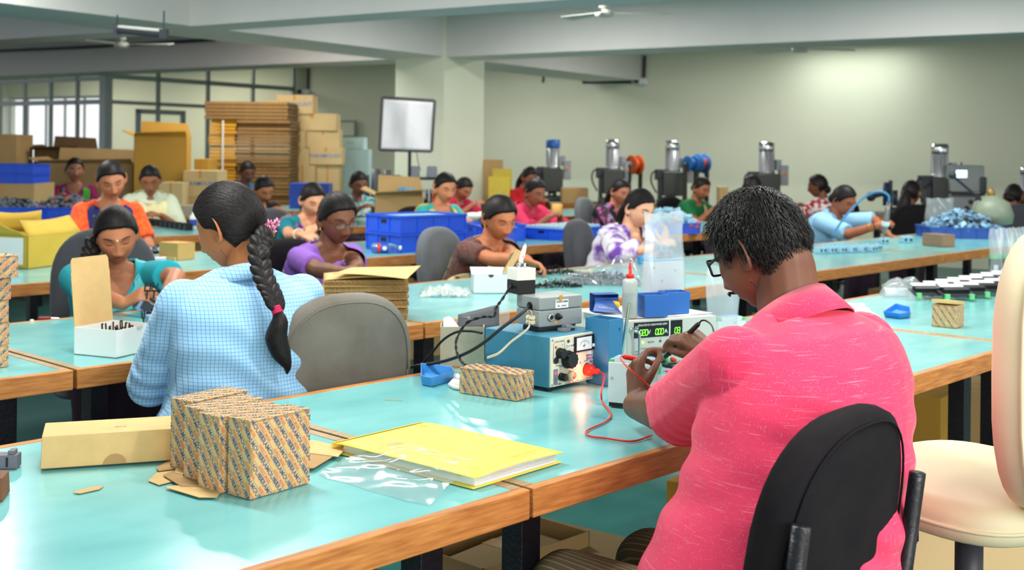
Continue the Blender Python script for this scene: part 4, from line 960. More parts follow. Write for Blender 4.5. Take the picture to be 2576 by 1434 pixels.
# withstanding voltage tester
fl_, fr_ = onz(1384, 988), onz(1504, 962); a = ang(fl_, fr_); t = thing('voltage_tester', 'steel-blue voltage tester with cream front panel, dials and glowing lamp', 'tester', fl_, a)
w, d, h = .208, .235, .142
m_case = M('tester_blue', (58, 128, 156), .45, var=.12, vscale=7); m_panel = M('cream_panel', (226, 222, 200), .45); m_tin = M('dull_tin', (176, 180, 180), .35, metal=.6)
b = MB(); b.bbox((0, .006, .010), (w, d, h)); b.build('case', m_case, t, bevel=.003)
b = MB(); b.bbox((.003, 0, .013), (w-.003, .0065, h-.003)); b.build('front_panel', m_panel, t, bevel=.001)
for x in (.02, w-.02):
    for y in (.02, d-.02): b = MB(); b.cyl((x, y, 0), (x, y, .0105), .009, n=10); b.build('foot', m_blk, t)
FRP = ((0, 0, 0), (1, 0, 0), (0, 0, 1))
def knob(x, z, r, dep, par=t, mat=None):
    b = MB(); b.lathe([(r*1.12, 0), (r*1.12, dep*.25), (r, dep*.3), (r*.94, dep), (r*.6, dep*1.02)], 24, (x, 0, z), np.array([[1, 0, 0], [0, 0, -1], [0, 1, 0.]]))
    for q in range(12): 
        c = 2*PI*q/12; b.box((x+r*.97*math.cos(c), -dep*.62, z+r*.97*math.sin(c)), (r*.16, dep*.7, r*.16))
    return b.build('knob', mat or m_blk, par)
knob(.034, .098, .0125, .018); knob(.066, .078, .021, .022); knob(.041, .036, .0095, .020)
mm = MB(); mm.bbox((.093, -.006, .092), (.190, .001, .134)); meter = mm.build('meter', m_blk, t, bevel=.002)
b = MB(); b.bbox((.098, -.0068, .097), (.160, -.0058, .130)); b.build('meter_face', m_paper, meter)
b = MB(); fr = ((0, -.0070, 0), (1, 0, 0), (0, 0, 1))
for q in np.linspace(.6, PI-.6, 11): b2 = (.129+.024*math.cos(q), .098+.024*math.sin(q)); write(b, '|', .006, fr, b2, q-PI/2)
for q in np.linspace(.6, PI-.6, 20): disc2(b, (.129+.022*math.cos(q), .098+.022*math.sin(q)), .0006, fr, n=6)
write(b, 'kV', .009, fr, (.127, .107)); rect2(b, .1287, .098, .1293, .122, fr); b.build('meter_scale', m_inkk, meter)
b = MB(); b.bbox((.163, -.0072, .101), (.175, -.0062, .109)); b.build('meter_label', m_paper, meter)
b = MB(); fr = ((0, -.0006, 0), (1, 0, 0), (0, 0, 1)); 
for s_, sz, x, z in (('CUTOFF CURRENT', .0048, .034, .128), ('REMOTE', .004, .028, .066), ('RESET', .0045, .040, .0555), ('0.5-5 OFF', .0035, .040, .050), ('TOS 8630', .0062, .030, .018), ('WITHSTANDING', .0062, .073, .0215), ('VOLTAGE TESTER', .0062, .081, .0155), ('OUT', .0065, .150, .079), ('TEST ON', .004, .096, .047), ('READY', .004, .084, .040), ('10', .004, .046, .118), ('mA', .004, .020, .112)): write(b, s_, sz, fr, (x, z))
for x0, z0, x1, z1 in ((.010, .074, .011, .126), (.0545, .100, .0553, .126), (.010, .0735, .040, .0743), (.108, .016, .109, .040), (.108, .016, .190, .0168), (.189, .016, .190, .070)): rect2(b, x0, z0, x1, z1, fr)
b.build('panel_lettering', m_inkk, t)
b = MB(); rect2(b, .062, .105, .094, .118, fr); b.build('white_sticker', m_paper, t); b = MB(); write(b, 'コイル間', .0085, ((0, -.0012, 0), (1, 0, 0), (0, 0, 1)), (.078, .1115)); b.build('sticker_lettering', m_inkk, t)
b = MB(); rect2(b, .152, .081, .196, .090, fr); b.build('white_sticker', m_paper, t); b = MB(); write(b, '1121', .0085, ((0, -.0012, 0), (1, 0, 0), (0, 0, 1)), (.174, .0855), sx=1.15); b.build('sticker_lettering', m_inkk, t)
b = MB(); rect2(b, .146, .056, .196, .079, fr); b.build('violet_sticker', M('violet', (140, 60, 130), .6), t); b = MB(); rect2(b, .148, .058, .194, .077, ((0, -.0011, 0), (1, 0, 0), (0, 0, 1))); b.build('violet_sticker', M('pale_lilac', (222, 206, 222), .6), t)
b = MB(); fr2 = ((0, -.0016, 0), (1, 0, 0), (0, 0, 1)); write(b, '校正済', .0085, fr2, (.160, .070)); write(b, '平成 9 8 年', .0048, fr2, (.183, .070)); write(b, '検査管理室', .0052, fr2, (.170, .0615)); b.build('sticker_lettering', M('violet', (140, 60, 130)), t)
for x, z, wd, hh, mt in ((.172, .036, .022, .018, M('blue_tape', (60, 110, 150), .6)), (.136, .052, .018, .013, M('blue_tape', (60, 110, 150))), (.012, .018, .016, .040, M('grey_plate', (120, 122, 140), .5)), (.034, .060, .013, .007, M('grey_plate', (120, 122, 140)))): b = MB(); rect2(b, x, z, x+wd, z+hh, fr, .0006); b.build('plate', mt, t)
for x, z, r, mt, e in ((.020, .115, .0032, m_red, 0), (.052, .080, .003, m_red, 0), (.0195, .047, .0036, M('lamp_red_on', (255, 50, 40), .3, emit=3), 0), (.070, .125, .0045, M('brass_lens', (110, 84, 40), .3, metal=.5), 0)):
    b = MB(); b.ell((x, -.001, z), (r, r*.8, r), None, 10, 7); b.build('indicator_lamp', mt, t, True)
b = MB(); b.cyl((.0195, 0, .030), (.0195, -.009, .033), .0022, .0018, 8); b.build('toggle_switch', m_chrome, t)
b = MB(); b.cyl((.021, .001, .066+.014), (.021, -.003, .066+.014), .0085, n=16); b.build('remote_socket', m_blk, t)
b = MB(); b.lathe([(.0135, 0), (.0135, .016), (.012, .017), (.0095, .012), (.0095, .004)], 20, (.080, 0, .034), np.array([[1, 0, 0], [0, 0, -1], [0, 1, 0.]])); b.build('lamp_collar', M('ivory', (232, 222, 190), .4), t, True)
b = MB(); b.cyl((.080, -.004, .034), (.080, -.012, .034), .008, n=14); b.build('red_button', m_red, t)
b = MB(); b.ell((.102, -.006, .033), (.0115, .010, .0095), None, 14, 10); b.build('neon_lamp', M('neon_glow', (255, 96, 52), .3, emit=9), t, True)
b = MB(); b.lathe([(.022, 0), (.022, .003), (.019, .005), (.018, .001)], 28, (.143, 0, .042), np.array([[1, 0, 0], [0, 0, -1], [0, 1, 0.]])); b.build('terminal_ring', m_panel, t, True)
for x, z in ((.007, h-.008), (w-.008, h-.008), (.007, .018), (w-.008, .018), (.120, .062), (.163, .062), (.163, .020)): b = MB(); b.cyl((x, .001, z), (x, -.002, z), .003, n=8); b.build('screw', m_tin, t)
TST = t; TO = np.array(fl_); TX = np.array([math.cos(a), math.sin(a), 0]); TY = np.array([-math.sin(a), math.cos(a), 0])
def tp(x, y, z): return TO+TX*x+TY*y+np.array([0, 0, z])
lampd = bpy.data.lights.new('neon_lamp_light', 'POINT'); lampd.energy = .22; lampd.color = (1, .2, .1); lampd.shadow_soft_size = .008; lo = bpy.data.objects.new('neon_lamp_light', lampd); COL.objects.link(lo); lo.location = tuple(tp(.102, -.022, .034))
# red test plug and its lead
t = thing('test_plug', 'red high-voltage plug pushed into the tester with a black joint', 'plug', tp(.143, 0, .042), a)
b = MB(); Rr = np.array([[1, 0, 0], [0, 0, -1], [0, 1, 0.]]); b.lathe([(.013, .001), (.0145, .004), (.0145, .022), (.012, .026), (.0075, .028), (.0075, .044), (.005, .046)], 20, (0, 0, 0), Rr); b.build('plug_body', m_red, t, True)
for q in range(10): c = 2*PI*q/10; b = MB(); b.box((.0145*math.cos(c), -.014, .0145*math.sin(c)), (.0022, .016, .0022)); b.build('grip_rib', m_red, t)
b = MB(); b.cyl((.012, -.006, -.006), (.052, -.012, -.006), .006, .005, 10); b.cyl((.052, -.012, -.006), (.075, -.014, -.008), .0042, n=8); b.build('black_joint', m_blk, t)
e = tp(.143, -.046, .042); lead = [e, e-TY*.012+np.array([.004, 0, -.010]), onz(1513, 985, .775), onz(1516, 1012, .753), onz(1537, 1042, .7525), onz(1520, 1062, .7525), onz(1478, 1082, .7525), onz(1482, 1096, .7525), onz(1530, 1103, .7525), onz(1592, 1110, .7525), onz(1640, 1095, .7525)]
b = MB(); b.tube(sag(lead, 80), .0023, 8); o = b.build('test_lead', m_red, None, True); tag(o, 'red test lead curling over the table from the tester plug', 'cable')
# transformer box on the tester
zt = .75+.142+.012; A, B, C_ = onz(1273.7, 817.5, zt), onz(1357, 825, zt), onz(1464, 814, zt); a2 = ang(B, C_)
b = MB(); b.box((0, 0, .006), (.10, .07, .012)); o = b.build('spacer_block', m_blk, bevel=.001); tag(o, 'black spacer block between tester and transformer box', 'block', None, B+(C_-B)*.45+(A-B)*.4-np.array([0, 0, .012]), a2)
t = thing('transformer_box', 'grey die-cast transformer box on top of the tester', 'box', B, a2); w, d, h = .148, .102, .080; m_cast = M('cast_grey', (158, 166, 166), .42, metal=.35, var=.08, vscale=10)
b = MB(); b.bbox((0, 0, 0), (w, d, h*.555)); b.build('base', m_cast, t, bevel=.004); b = MB(); b.bbox((0, 0, h*.562), (w, d, h)); b.build('cover', m_cast, t, bevel=.004)
b = MB(); b.bbox((.052, -.0012, .047), (.098, -.0004, .071)); b.build('name_label', m_paper, t); b = MB(); fr = ((0, -.0014, 0), (1, 0, 0), (0, 0, 1)); write(b, 'TRANSFORMER', .0072, fr, (.075, .0645), sx=.82); write(b, '230 - 110VAC', .0066, fr, (.075, .0535), sx=.82)
for z in (.0475, .0705): rect2(b, .0525, z-.0002, .0975, z+.0002, fr)
for x in (.0523, .0977): rect2(b, x-.0002, .0475, x+.0002, .0705, fr)
b.build('label_lettering', m_inkk, t)
b = MB(); b.prism([(.064, .068), (.074, .066), (.077, .082), (.066, .082)], .0016, .002, ((0, 0, 0), (1, 0, 0), (0, 0, 1), (0, -1, 0))); b.build('amber_tape', M('amber_tape', (205, 150, 40), .4), t)
b = MB(); b.lathe([(.0105, 0), (.0105, .003), (.008, .006), (.0062, .006), (.0062, .001)], 18, (.037, 0, .025), Rr); b.build('jack_socket', m_chrome, t, True); b = MB(); b.cyl((.037, -.001, .025), (.037, -.0065, .025), .006, n=12); b.build('jack_hole', m_blk, t)
b = MB(); b.lathe([(.0085, 0), (.0095, .005), (.0075, .010), (.0045, .011), (.004, .018), (.002, .02)], 14, (.061, 0, .026), Rr); b.build('fuse_holder', m_blk, t, True)
b = MB(); b.bbox((.052, -.001, .008), (.062, -.0003, .015)); b.build('orange_tag', M('orange_tag', (232, 176, 84), .6), t)
b = MB(); b.cyl((.001, .042, .053), (-.0012, .042, .053), .0115, n=20); b.build('cable_hole', m_blk, t)
tb_ = MB(); 
for i in (0, 1):
    for j in (0, 1): tb_.box((-.007, .022+.013*i, .013+.012*j), (.013, .0105, .0105)); tb_.cyl((-.0135, .022+.013*i, .013+.012*j), (-.017, .022+.013*i, .013+.012*j), .0042, .0034, 10)
tb_.build('terminal_block', M('ivory', (232, 222, 190)), t, bevel=.0006)
b = MB(); b.tube(spline([(-.012, .016, .03), (-.014, .018, .043), (-.010, .035, .044), (-.006, .044, .036)], 24), .0017, 6); b.build('loop_wire', M('beige_wire', (206, 196, 168), .5), t, True)
XB, XX, XY = np.array(B), np.array([math.cos(a2), math.sin(a2), 0]), np.array([-math.sin(a2), math.cos(a2), 0])
def xp(x, y, z): return XB+XX*x+XY*y+np.array([0, 0, z])
# rotary switch box with a rag tied on its stud
zs_ = zt+.080+.0005; A, B, C_ = onz(1252.7, 739, zs_), onz(1301, 741, zs_), onz(1350, 738, zs_); a3 = ang(B, C_)
t = thing('switch_box', 'small black and white switch box standing on the transformer box', 'box', B, a3); w, d, h = .058, .055, .069
b = MB(); b.bbox((0, 0, 0), (w, d, .036)); b.build('black_base', m_blk, t, bevel=.0015); b = MB(); b.bbox((-.0005, -.0005, .0365), (w+.0005, d+.0005, h)); b.build('white_cover', M('cream_white', (236, 234, 222), .5), t, bevel=.002)
b = MB(); b.lathe([(.0155, h), (.0155, h+.004), (.0125, h+.004), (.0125, h+.012), (.010, h+.012)], 24, (w/2, d/2, 0)); b.build('ring_nut', m_chrome, t, True)
b = MB(); b.cyl((-.0003, .028, .020), (-.001, .028, .020), .0085, n=18); b.build('cable_hole', M('hole_black', (4, 4, 4), .9), t)
b = MB(); G = []
for k, (x, z, ww) in enumerate([(.0, .010, .006), (-.002, .022, .0065), (.003, .034, .008), (.007, .046, .0075), (.010, .056, .006), (.0125, .064, .001)]):
    G.append([(w/2+x+ww*math.cos(q), d/2+.6*ww*math.sin(q)+.001*math.sin(3*q+k), h+z+.002*math.sin(2*q)) for q in np.arange(10)*2*PI/10])
b.grid(G, True); b.build('rag_tie', cloth_noise('rag', [(236, 228, 226), (240, 236, 234), (205, 60, 60)], 120, [.3, .56, .66]), t, True)
SB, SX, SY = np.array(B), np.array([math.cos(a3), math.sin(a3), 0]), np.array([-math.sin(a3), math.cos(a3), 0])
def spx(x, y, z): return SB+SX*x+SY*y+np.array([0, 0, z])
# cables
h0 = xp(-.002, .042, .053)
b = MB(); b.tube(sag([h0+XX*.01, h0, aty(1310, 790, 3.10), aty(1262, 825, 3.08), aty(1222, 858, 3.09), aty(1180, 885, 3.12), aty(1130, 905, 3.2), aty(1085, 915, 3.3), aty(1040, 922, 3.4), aty(1020, 930, 3.44), aty(1003, 950, 3.5), aty(990, 1010, 3.52)], 90), .0046, 10); o = b.build('power_cable', m_blkr, None, True); tag(o, 'thick black cable from the transformer box drooping over the rear table edge', 'cable')
s0 = spx(-.002, .028, .020)
tw = thing('twisted_wire', 'black twisted pair hanging from the switch box behind the leaning carton', 'cable')
P = sag([s0+SX*.006, s0, aty(1264, 752, 3.16), aty(1248, 775, 3.14), aty(1243, 795, 3.13), aty(1215, 797, 3.16), aty(1175, 812, 3.2), aty(1150, 850, 3.2), aty(1148, 880, 3.18), aty(1158, 905, 3.14), aty(1170, 918, 3.11)], 110); T_ = np.gradient(P, axis=0)
for q in (0, PI):
    out = []
    for i in range(len(P)): X_, Y_, _ = basis(T_[i]); out.append(P[i]+.0021*(X_*math.cos(i*.55+q)+Y_*math.sin(i*.55+q)))
    b = MB(); b.tube(out, .0021, 7); b.build('wire_core', m_blkr, tw, True)
b = MB(); b.tube(sag([aty(1213, 838, 3.2), aty(1185, 833, 3.22), aty(1150, 835, 3.27), aty(1115, 855, 3.33), aty(1085, 890, 3.38), aty(1066, 915, 3.42), aty(1058, 980, 3.46)], 60), .0036, 9); o = b.build('power_cable', m_blkr, None, True); tag(o, 'second black cable arching behind the tester to the floor', 'cable')
t0_ = xp(-.017, .022, .012); b = MB()
for dz in (0, .0035): b.tube(sag([t0_+np.array([0, 0, dz*2]), aty(1330, 825, 3.1)+np.array([0, 0, dz]), aty(1312, 842, 3.09)+np.array([0, 0, dz]), aty(1285, 862, 3.08)+np.array([0, 0, dz]), aty(1255, 890, 3.07)+np.array([0, 0, dz]), aty(1225, 902, 3.07)+np.array([0, 0, dz])], 50), .0017, 6)
o = b.build('twin_flex', M('beige_wire', (206, 196, 168)), None, True); tag(o, 'beige twin flex looping down the side of the tester', 'cable')
# clear clips lying on the tester
for k, (x, y, lb_) in enumerate(((.115, .045, 'clear plastic module clip lying on the tester'), (.150, .085, 'second clear plastic clip behind the other on the tester'))):
    t = thing('clear_clip', lb_, 'clip', tp(x, y, .1425), a+.3*k)
    b = MB(); b.bbox((-.022, -.012, 0), (.022, .012, .009)); b.bbox((-.008, -.010, .009), (.012, .010, .016)); b.build('shell', M('clear_plastic', (225, 230, 232), .15, trans=.75), t, bevel=.001); b = MB(); b.bbox((.004, -.013, .002), (.020, -.012, .007)); b.build('insert', m_blk, t)
# cardboard bin with scrap paper
pf = onz(1107, 924.5); t = thing('scrap_bin', 'grey cardboard bin stuffed with paper and film behind the tester', 'bin', pf, .05); w, d, h = .126, .09, .116; m_grey = M('grey_board', (184, 176, 152), .85, var=.12, vscale=60)
for lo, hi in (((0, 0, 0), (w, .003, h)), ((0, d-.003, 0), (w, d, h)), ((0, .003, 0), (.003, d-.003, h)), ((w-.003, .003, 0), (w, d-.003, h)), ((0, 0, .0), (w, d, .003))): b = MB(); b.bbox(lo, hi); b.build('side_panel', m_grey, t)
def sheetp(name, P, mat, par=None, solid=.0006, n=1): b = MB(); b.grid(P); return b.build(name, mat, par, True, solid=solid)
o = sheetp('crumpled_paper', [[(.008+.05*u, .015+.02*v+.006*math.sin(5*u), .085+.05*v+.012*math.sin(4*u)-.02*u) for u in np.linspace(0, 1, 8)] for v in np.linspace(0, 1, 6)], m_paper); tag(o, 'curled white paper sticking out of the cardboard bin', 'paper', None, pf, .05)
o = sheetp('printed_sheet', [[(.05+.12*u, .05+.02*v, .100+.042*v+.03*u*v) for u in np.linspace(0, 1, 6)] for v in np.linspace(0, 1, 5)], M('grey_print', (92, 94, 98), .6)); tag(o, 'dark grey printed sheet leaning out of the bin behind the transformer', 'paper', None, pf, .05)
b = MB(); b.grid([[(.04+.16*u, .075+.015*math.sin(9*u+3*v), .10+.085*v*(.25+.75*u)+.006*math.sin(12*u)) for u in np.linspace(0, 1, 16)] for v in np.linspace(0, 1, 9)]); o = b.build('plastic_film', m_filmm, None, True); tag(o, 'milky plastic film rising from the cardboard bin', 'plastic film', None, pf, .05)
# little tray and tag beside it
def tray(name, label, poly_px, h, mat, wall=.003, group=None, z=.75, fl=1.12):
    P = np.array([onz(*q, z) for q in poly_px]); c = P.mean(0); Q = (P-c)[:, :2]
    if np.cross(np.append(Q[1]-Q[0], 0), np.append(Q[2]-Q[1], 0))[2] < 0: Q = Q[::-1]
    n = len(Q); b = MB(); O = np.array([np.r_[q, 0] for q in Q]); rows = [O*1.0, O*[fl, fl, 1]+[0, 0, h], O*[fl-.06, fl-.06, 1]+[0, 0, h], O*[.93, .93, 1]+[0, 0, wall]]
    V = np.vstack(rows); fs = [(k*n+i, k*n+(i+1) % n, (k+1)*n+(i+1) % n, (k+1)*n+i) for k in range(3) for i in range(n)]+[tuple(range(n))[::-1], tuple(range(3*n, 4*n))]
    b.add(V, fs); o = b.build(name, mat, None, bevel=.0012); return tag(o, label, 'tray', group, c)
tray('parts_tray', 'small sky-blue triangular tray at the rear edge beside the leaning carton', [(1062, 968), (1085, 973), (1138, 958), (1132, 946), (1062, 938)], .026, M('sky_tray', (62, 140, 205), .4))
b = MB(); P = [onz(*q)-onz(1140, 970) for q in ((1127, 972), (1150, 945), (1158, 950), (1156, 982), (1140, 979))]; b.prism([tuple(p[:2]) for p in P][::-1], 0, .008); o = b.build('paper_sachet', M('sachet', (226, 220, 214), .4), bevel=.002); tag(o, 'white paper sachet half under the leaning printed carton', 'sachet', None, onz(1140, 970))
# tall blue tub with a steel rod
pf = np.array([.300, 3.195, .75]); t = thing('parts_tub', 'tall steel-blue plastic tub between tester and power supply', 'tub', pf, .80); 
def tub(t, w, d, h, mat, th=.003):
    b = MB(); rows = []
    for (x, y, z) in ((1, 1, 0), (1.04, 1.04, h*.72), (1.06, 1.06, h*.74), (1.07, 1.07, h), (1.0, 1.0, h), (.96, .94, .004)):
        for sx, sy in ((-1, -1), (1, -1), (1, 1), (-1, 1)): rows.append((-w/2+sx*w/2*x, d/2+sy*d/2*y, z))
    b.add(rows, [(k*4+i, k*4+(i+1) % 4, (k+1)*4+(i+1) % 4, (k+1)*4+i) for k in range(5) for i in range(4)]+[(3, 2, 1, 0), (20, 21, 22, 23)]); return b.build('shell', mat, t, bevel=.0025)
tub(t, .056, .078, .176, m_tub); b = MB(); b.cyl((-.012, -.0035, .148), (-.012, -.006, .148), .004, n=10); b.build('lug', m_tub, t)
b = MB(); b.cyl(pf+np.array([-.005, .035, .03]), pf+np.array([.022, .022, .212]), .0048, n=12); o = b.build('steel_rod', m_chrome); tag(o, 'steel rod standing in the tall blue tub', 'rod')
# power supply
zp = .75+.134; A, B = onz(1580, 809, zp), onz(1713, 800, zp); a4 = ang(A, B); PO = np.array([A[0], A[1], .75])+np.array([math.cos(a4), math.sin(a4), 0])*.014; PX, PY = np.array([math.cos(a4), math.sin(a4), 0]), np.array([-math.sin(a4), math.cos(a4), 0])
t = thing('power_supply', 'grey bench power supply with green digits and chrome handles', 'power supply', PO, a4); w, d, h = .30, .30, .134; m_psu = M('psu_grey', (196, 198, 192), .45); m_psuw = M('psu_white', (222, 220, 208), .5)
b = MB(); b.bbox((-.012, .008, .006), (w, d, h)); b.build('case', m_psuw, t, bevel=.002)
b = MB(); b.bbox((-.014, 0, .004), (w, .0085, h)); b.build('front_panel', m_psu, t, bevel=.001)
for x in (.02, w-.02): b = MB(); b.bbox((x-.012, .03, 0), (x+.012, .055, .0065)); b.build('foot', m_blk, t)
m_disp = M('display_black', (14, 16, 18), .25); b = MB(); b.bbox((.006, -.001, .084), (.128, .0, .129)); b.build('display', m_disp, t); b = MB(); b.bbox((.134, -.001, .084), (.176, .0, .129)); b.build('display', m_disp, t)
b = MB(); b.bbox((.129, -.0012, .006), (.1325, .0, .131)); b.build('divider_strip', m_white, t)
fr = ((0, -.0013, 0), (1, 0, 0), (0, 0, 1)); b = MB(); write(b, 'REGULATED DC LINEAR POWER SUPPLY', .0078, fr, (.071, .1205), sx=.72); write(b, 'V', .017, fr, (.058, .099)); write(b, 'A', .017, fr, (.117, .099)); b.build('white_lettering', m_paper, t)
SEG = {'0': 'abcdef', '2': 'abged', '3': 'abgcd', '5': 'afgcd', '.': ''}
def digit(b, ch, x, z, hh, fr):
    w_ = hh*.5; tk = hh*.10
    for s_ in SEG[ch]:
        q = {'a': (0, hh/2, 1), 'g': (0, 0, 1), 'd': (0, -hh/2, 1), 'f': (-w_/2, hh/4, 0), 'b': (w_/2, hh/4, 0), 'e': (-w_/2, -hh/4, 0), 'c': (w_/2, -hh/4, 0)}[s_]; sl = .10*(q[1])
        dx, dz = (w_*.36, tk/2) if q[2] else (tk/2, hh*.19); rect2(b, x+q[0]+sl-dx, z+q[1]-dz, x+q[0]+sl+dx, z+q[1]+dz, fr)
m_led = M('led_green', (120, 255, 60), .4, emit=3.5)
for x0, cs in ((.030, '020'), (.085, '000'), (.153, '03')):
    for i, c in enumerate(cs):
        b = MB(); digit(b, c, x0+.0095*i, .099, .0165, fr)
        if x0 == .085 and i == 0: disc2(b, (.0895, .0905), .0011, fr, n=8)
        b.build('digit', m_led, t)
b = MB(); disc2(b, (.0145, .113), .0062, fr); b.build('emblem', M('emblem_teal', (40, 110, 110), .4), t); b = MB(); disc2(b, (.0145, .113), .0066, ((0, -.0014, 0), (1, 0, 0), (0, 0, 1)), r0=.0058); write(b, 'AEI', .0055, ((0, -.0022, 0), (1, 0, 0), (0, 0, 1)), (.0145, .113)); b.build('emblem_lettering', m_paper, t)
b = MB()
for s_, sz, x, z in (('MASTER', .006, .065, .070), ('VOLTAGE', .0045, .036, .053), ('COARSE', .004, .018, .046), ('FINE', .004, .048, .046), ('CURRENT', .0045, .092, .053), ('COARSE', .004, .080, .046), ('CV', .0035, .037, .079), ('CC', .0035, .098, .079)): write(b, s_, sz, fr, (x, z))
b.build('panel_lettering', m_inkk, t)
for x, mt in ((.037, M('led_lime', (190, 255, 60), .3, emit=3)), (.098, M('led_dark_red', (120, 24, 24), .3))): b = MB(); b.ell((x, -.001, .071), (.0036, .003, .0036), None, 10, 7); b.build('indicator_lamp', mt, t, True)
for x in (.022, .050, .084, .108): knob(x, .034, .0088, .014, t, M('knob_grey', (176, 178, 172), .5))
b = MB(); b.tube(spline([(-.002, 0, .108), (-.002, -.018, .108), (.004, -.030, .104), (.005, -.031, .090), (.005, -.031, .040), (.004, -.030, .026), (-.002, -.018, .022), (-.002, 0, .022)], 60), .0042, 10); b.build('handle', m_chrome, t, True)
for z in (.108, .022): b = MB(); b.lathe([(.0085, 0), (.0085, .002), (.0055, .004)], 14, (-.002, 0, z), Rr); b.build('handle_boss', m_chrome, t)
for x, mt in ((.100, m_blk), (.118, m_green), (.14, m_red)): b = MB(); b.lathe([(.007, 0), (.007, .010), (.0055, .011), (.0055, .018)], 12, (x, 0, .014), Rr); b.build('binding_post', mt, t, True)
def pp_(x, y, z): return PO+PX*x+PY*y+np.array([0, 0, z])
ztop = .134
# things on the power supply
b = MB(); b.grid([[tuple(pp_(-.03+.34*u, .03+.22*v, ztop+.0012+.0012*math.sin(8*u+5*v)+.001)) for u in np.linspace(0, 1, 12)] for v in np.linspace(0, 1, 8)]); o = b.build('paper_sheet', m_paper, None, True, solid=.0004); tag(o, 'white paper sheet spread on top of the power supply', 'paper')
zq = .75+ztop+.0035
q = onz(1584, 799, zq); t = thing('glue_bottle', 'translucent squeeze bottle with red nozzle on the power supply', 'bottle', q)
m_pe = M('milky_pe', (226, 232, 228), .35, trans=.45, sub=.1); b = MB(); b.lathe([(.018, 0), (.0225, .002), (.0228, .10), (.021, .109), (.014, .114), (.010, .116)], 24); b.build('bottle_body', m_pe, t, True)
b = MB(); b.lathe([(.0195, .004), (.0205, .006), (.0205, .072), (.001, .0725)], 20); b.build('contents', M('clear_liquid', (214, 224, 220), .1, trans=.6), t, True)
b = MB(); b.lathe([(.0115, .114), (.0118, .126), (.0105, .128), (.0055, .129), (.0042, .150), (.0022, .161), (.0012, .162)], 18); b.build('nozzle_cap', m_red, t, True)
for (x, y, rz_, lb_, ww, hh) in ((1648, 797, .35, 'square blue tub with a knife standing in it beside the glue bottle', .075, .066), (1702, 789, .35, 'square blue tub behind the one with the knife', .072, .066)):
    q = onz(x+32, y, zq); t = thing('parts_tub', lb_, 'tub', q, rz_); tub(t, ww, ww*.8, hh, m_bluebin)
q = onz(1655, 780, zq)+np.array([0, .02, 0])
t = thing('knife', 'craft knife standing point up in the square blue tub', 'knife', q, 0); b = MB(); b.prism([(.0, .02), (.006, .02), (-.012, .098), (-.017, .105), (-.014, .088)], -.0006, .0006, ((0, 0, 0), (1, 0, 0), (0, 0, 1), (0, -1, 0))); b.build('blade', m_chrome, t)
b = MB(); b.box((.004, 0, .02), (.009, .006, .03)); b.build('grip', m_blk, t)
q = onz(1675, 775, zq)+np.array([.02, .03, 0]); q = q+np.array([0, 0, -.060]); t = thing('terminal_strip', 'ribbed steel strip leaning out of the rear blue tub', 'strip', q, .2)
for k in range(9): b = MB(); b.box((.0045*k-.02, 0, .138+.0032*k), (.0028, .002, .034), R=roty(.45)); b.build('rib', M('rib_steel', (150, 160, 150), .35, metal=.7), t)
b = MB(); b.box((.0, .0014, .158), (.06, .001, .006), R=roty(-.65)); b.build('carrier', m_tin, t); b = MB(); b.box((-.012, .0014, .105), (.006, .001, .09)); b.build('carrier', m_tin, t)
# torn blue box with a yellow tool
q = onz(1557, 788, zq-.0005)+np.array([0, .02, 0]); t = thing('open_blue_box', 'torn open blue box showing a yellow tool handle', 'box', q, .25); m_bb = M('printed_blue_card', (38, 82, 158), .5)
for lo, hi in (((-.075, 0, 0), (0, .001, .045)), ((-.075, .05, 0), (0, .051, .055)), ((-.075, 0, 0), (0, .05, .001)), ((-.075, 0, .054), (0, .05, .055)), ((-.001, 0, 0), (0, .05, .055))): b = MB(); b.bbox(lo, hi); b.build('panel', m_bb, t)
b = MB(); b.add([(-.072, 0, .036), (-.02, -.004, .036), (-.005, -.05, .002), (-.095, -.045, .012)], [(0, 1, 2, 3)]); fl__ = b.build('open_flap', m_bb, t, solid=.001)
b = MB(); write(b, 'TURBO DISC', .009, ((-.08, -.036, .0165), unit((.09, -.005, -.010)), unit((.012, .041, .034))), (.03, .006), off=.002); b.build('flap_lettering', M('pale_print', (150, 176, 214), .6), fl__)
b = MB(); b.cap(q+np.array([-.045, -.004, .022]), q+np.array([-.010, .004, .020]), .015, .016, 12); o = b.build('tool_handle', M('yellow_plastic', (245, 196, 20), .35), None, True); tag(o, 'yellow tool handle poking out of the torn blue box', 'tool')
# big clear bags with boards
def slab_bag(name, label, c, rz, w, h, d, mat, seed, group=None, n=18, zf=.0):
    r = np.random.default_rng(seed); t = thing(name, label, 'bag', c, rz, group); mb = MB()
    for s in (-1, 1):
        G = [[(w*(u-.5)*(1-.06*v)+.006*math.sin(7*v+seed+3*u), s*d/2*(1-v**2*.75)*min(1, 6*min(u, 1-u)+.15)+.006*math.sin(9*u+6*v+seed)*v, h*v+zf*(u-.5)+.004*math.sin(14*u+seed)*(v > .9)) for u in np.linspace(0, 1, n)] for v in np.linspace(0.004, 1, n)]
        mb.grid(G if s < 0 else [g_[::-1] for g_ in G])
    mb.build('film', mat, t, True); return t
q = pp_(.205, .14, ztop+.004); slab_bag('bagged_module', 'tall milky bag holding a white power module behind the blue tubs', q, a4+.05, .16, .30, .06, m_filmm, 2)
t = thing('power_module', 'white metal power module standing inside the tall milky bag', 'module', q+np.array([0, .0, .003]), a4+.05); m_modw = M('module_white', (214, 220, 222), .45)
b = MB(); b.bbox((-.062, -.018, 0), (.062, .018, .150)); b.build('case', m_modw, t, bevel=.002); b = MB(); b.bbox((-.062, -.0185, .150), (.062, .018, .152)); b.build('blue_label', M('label_blue', (96, 176, 226), .5), t)
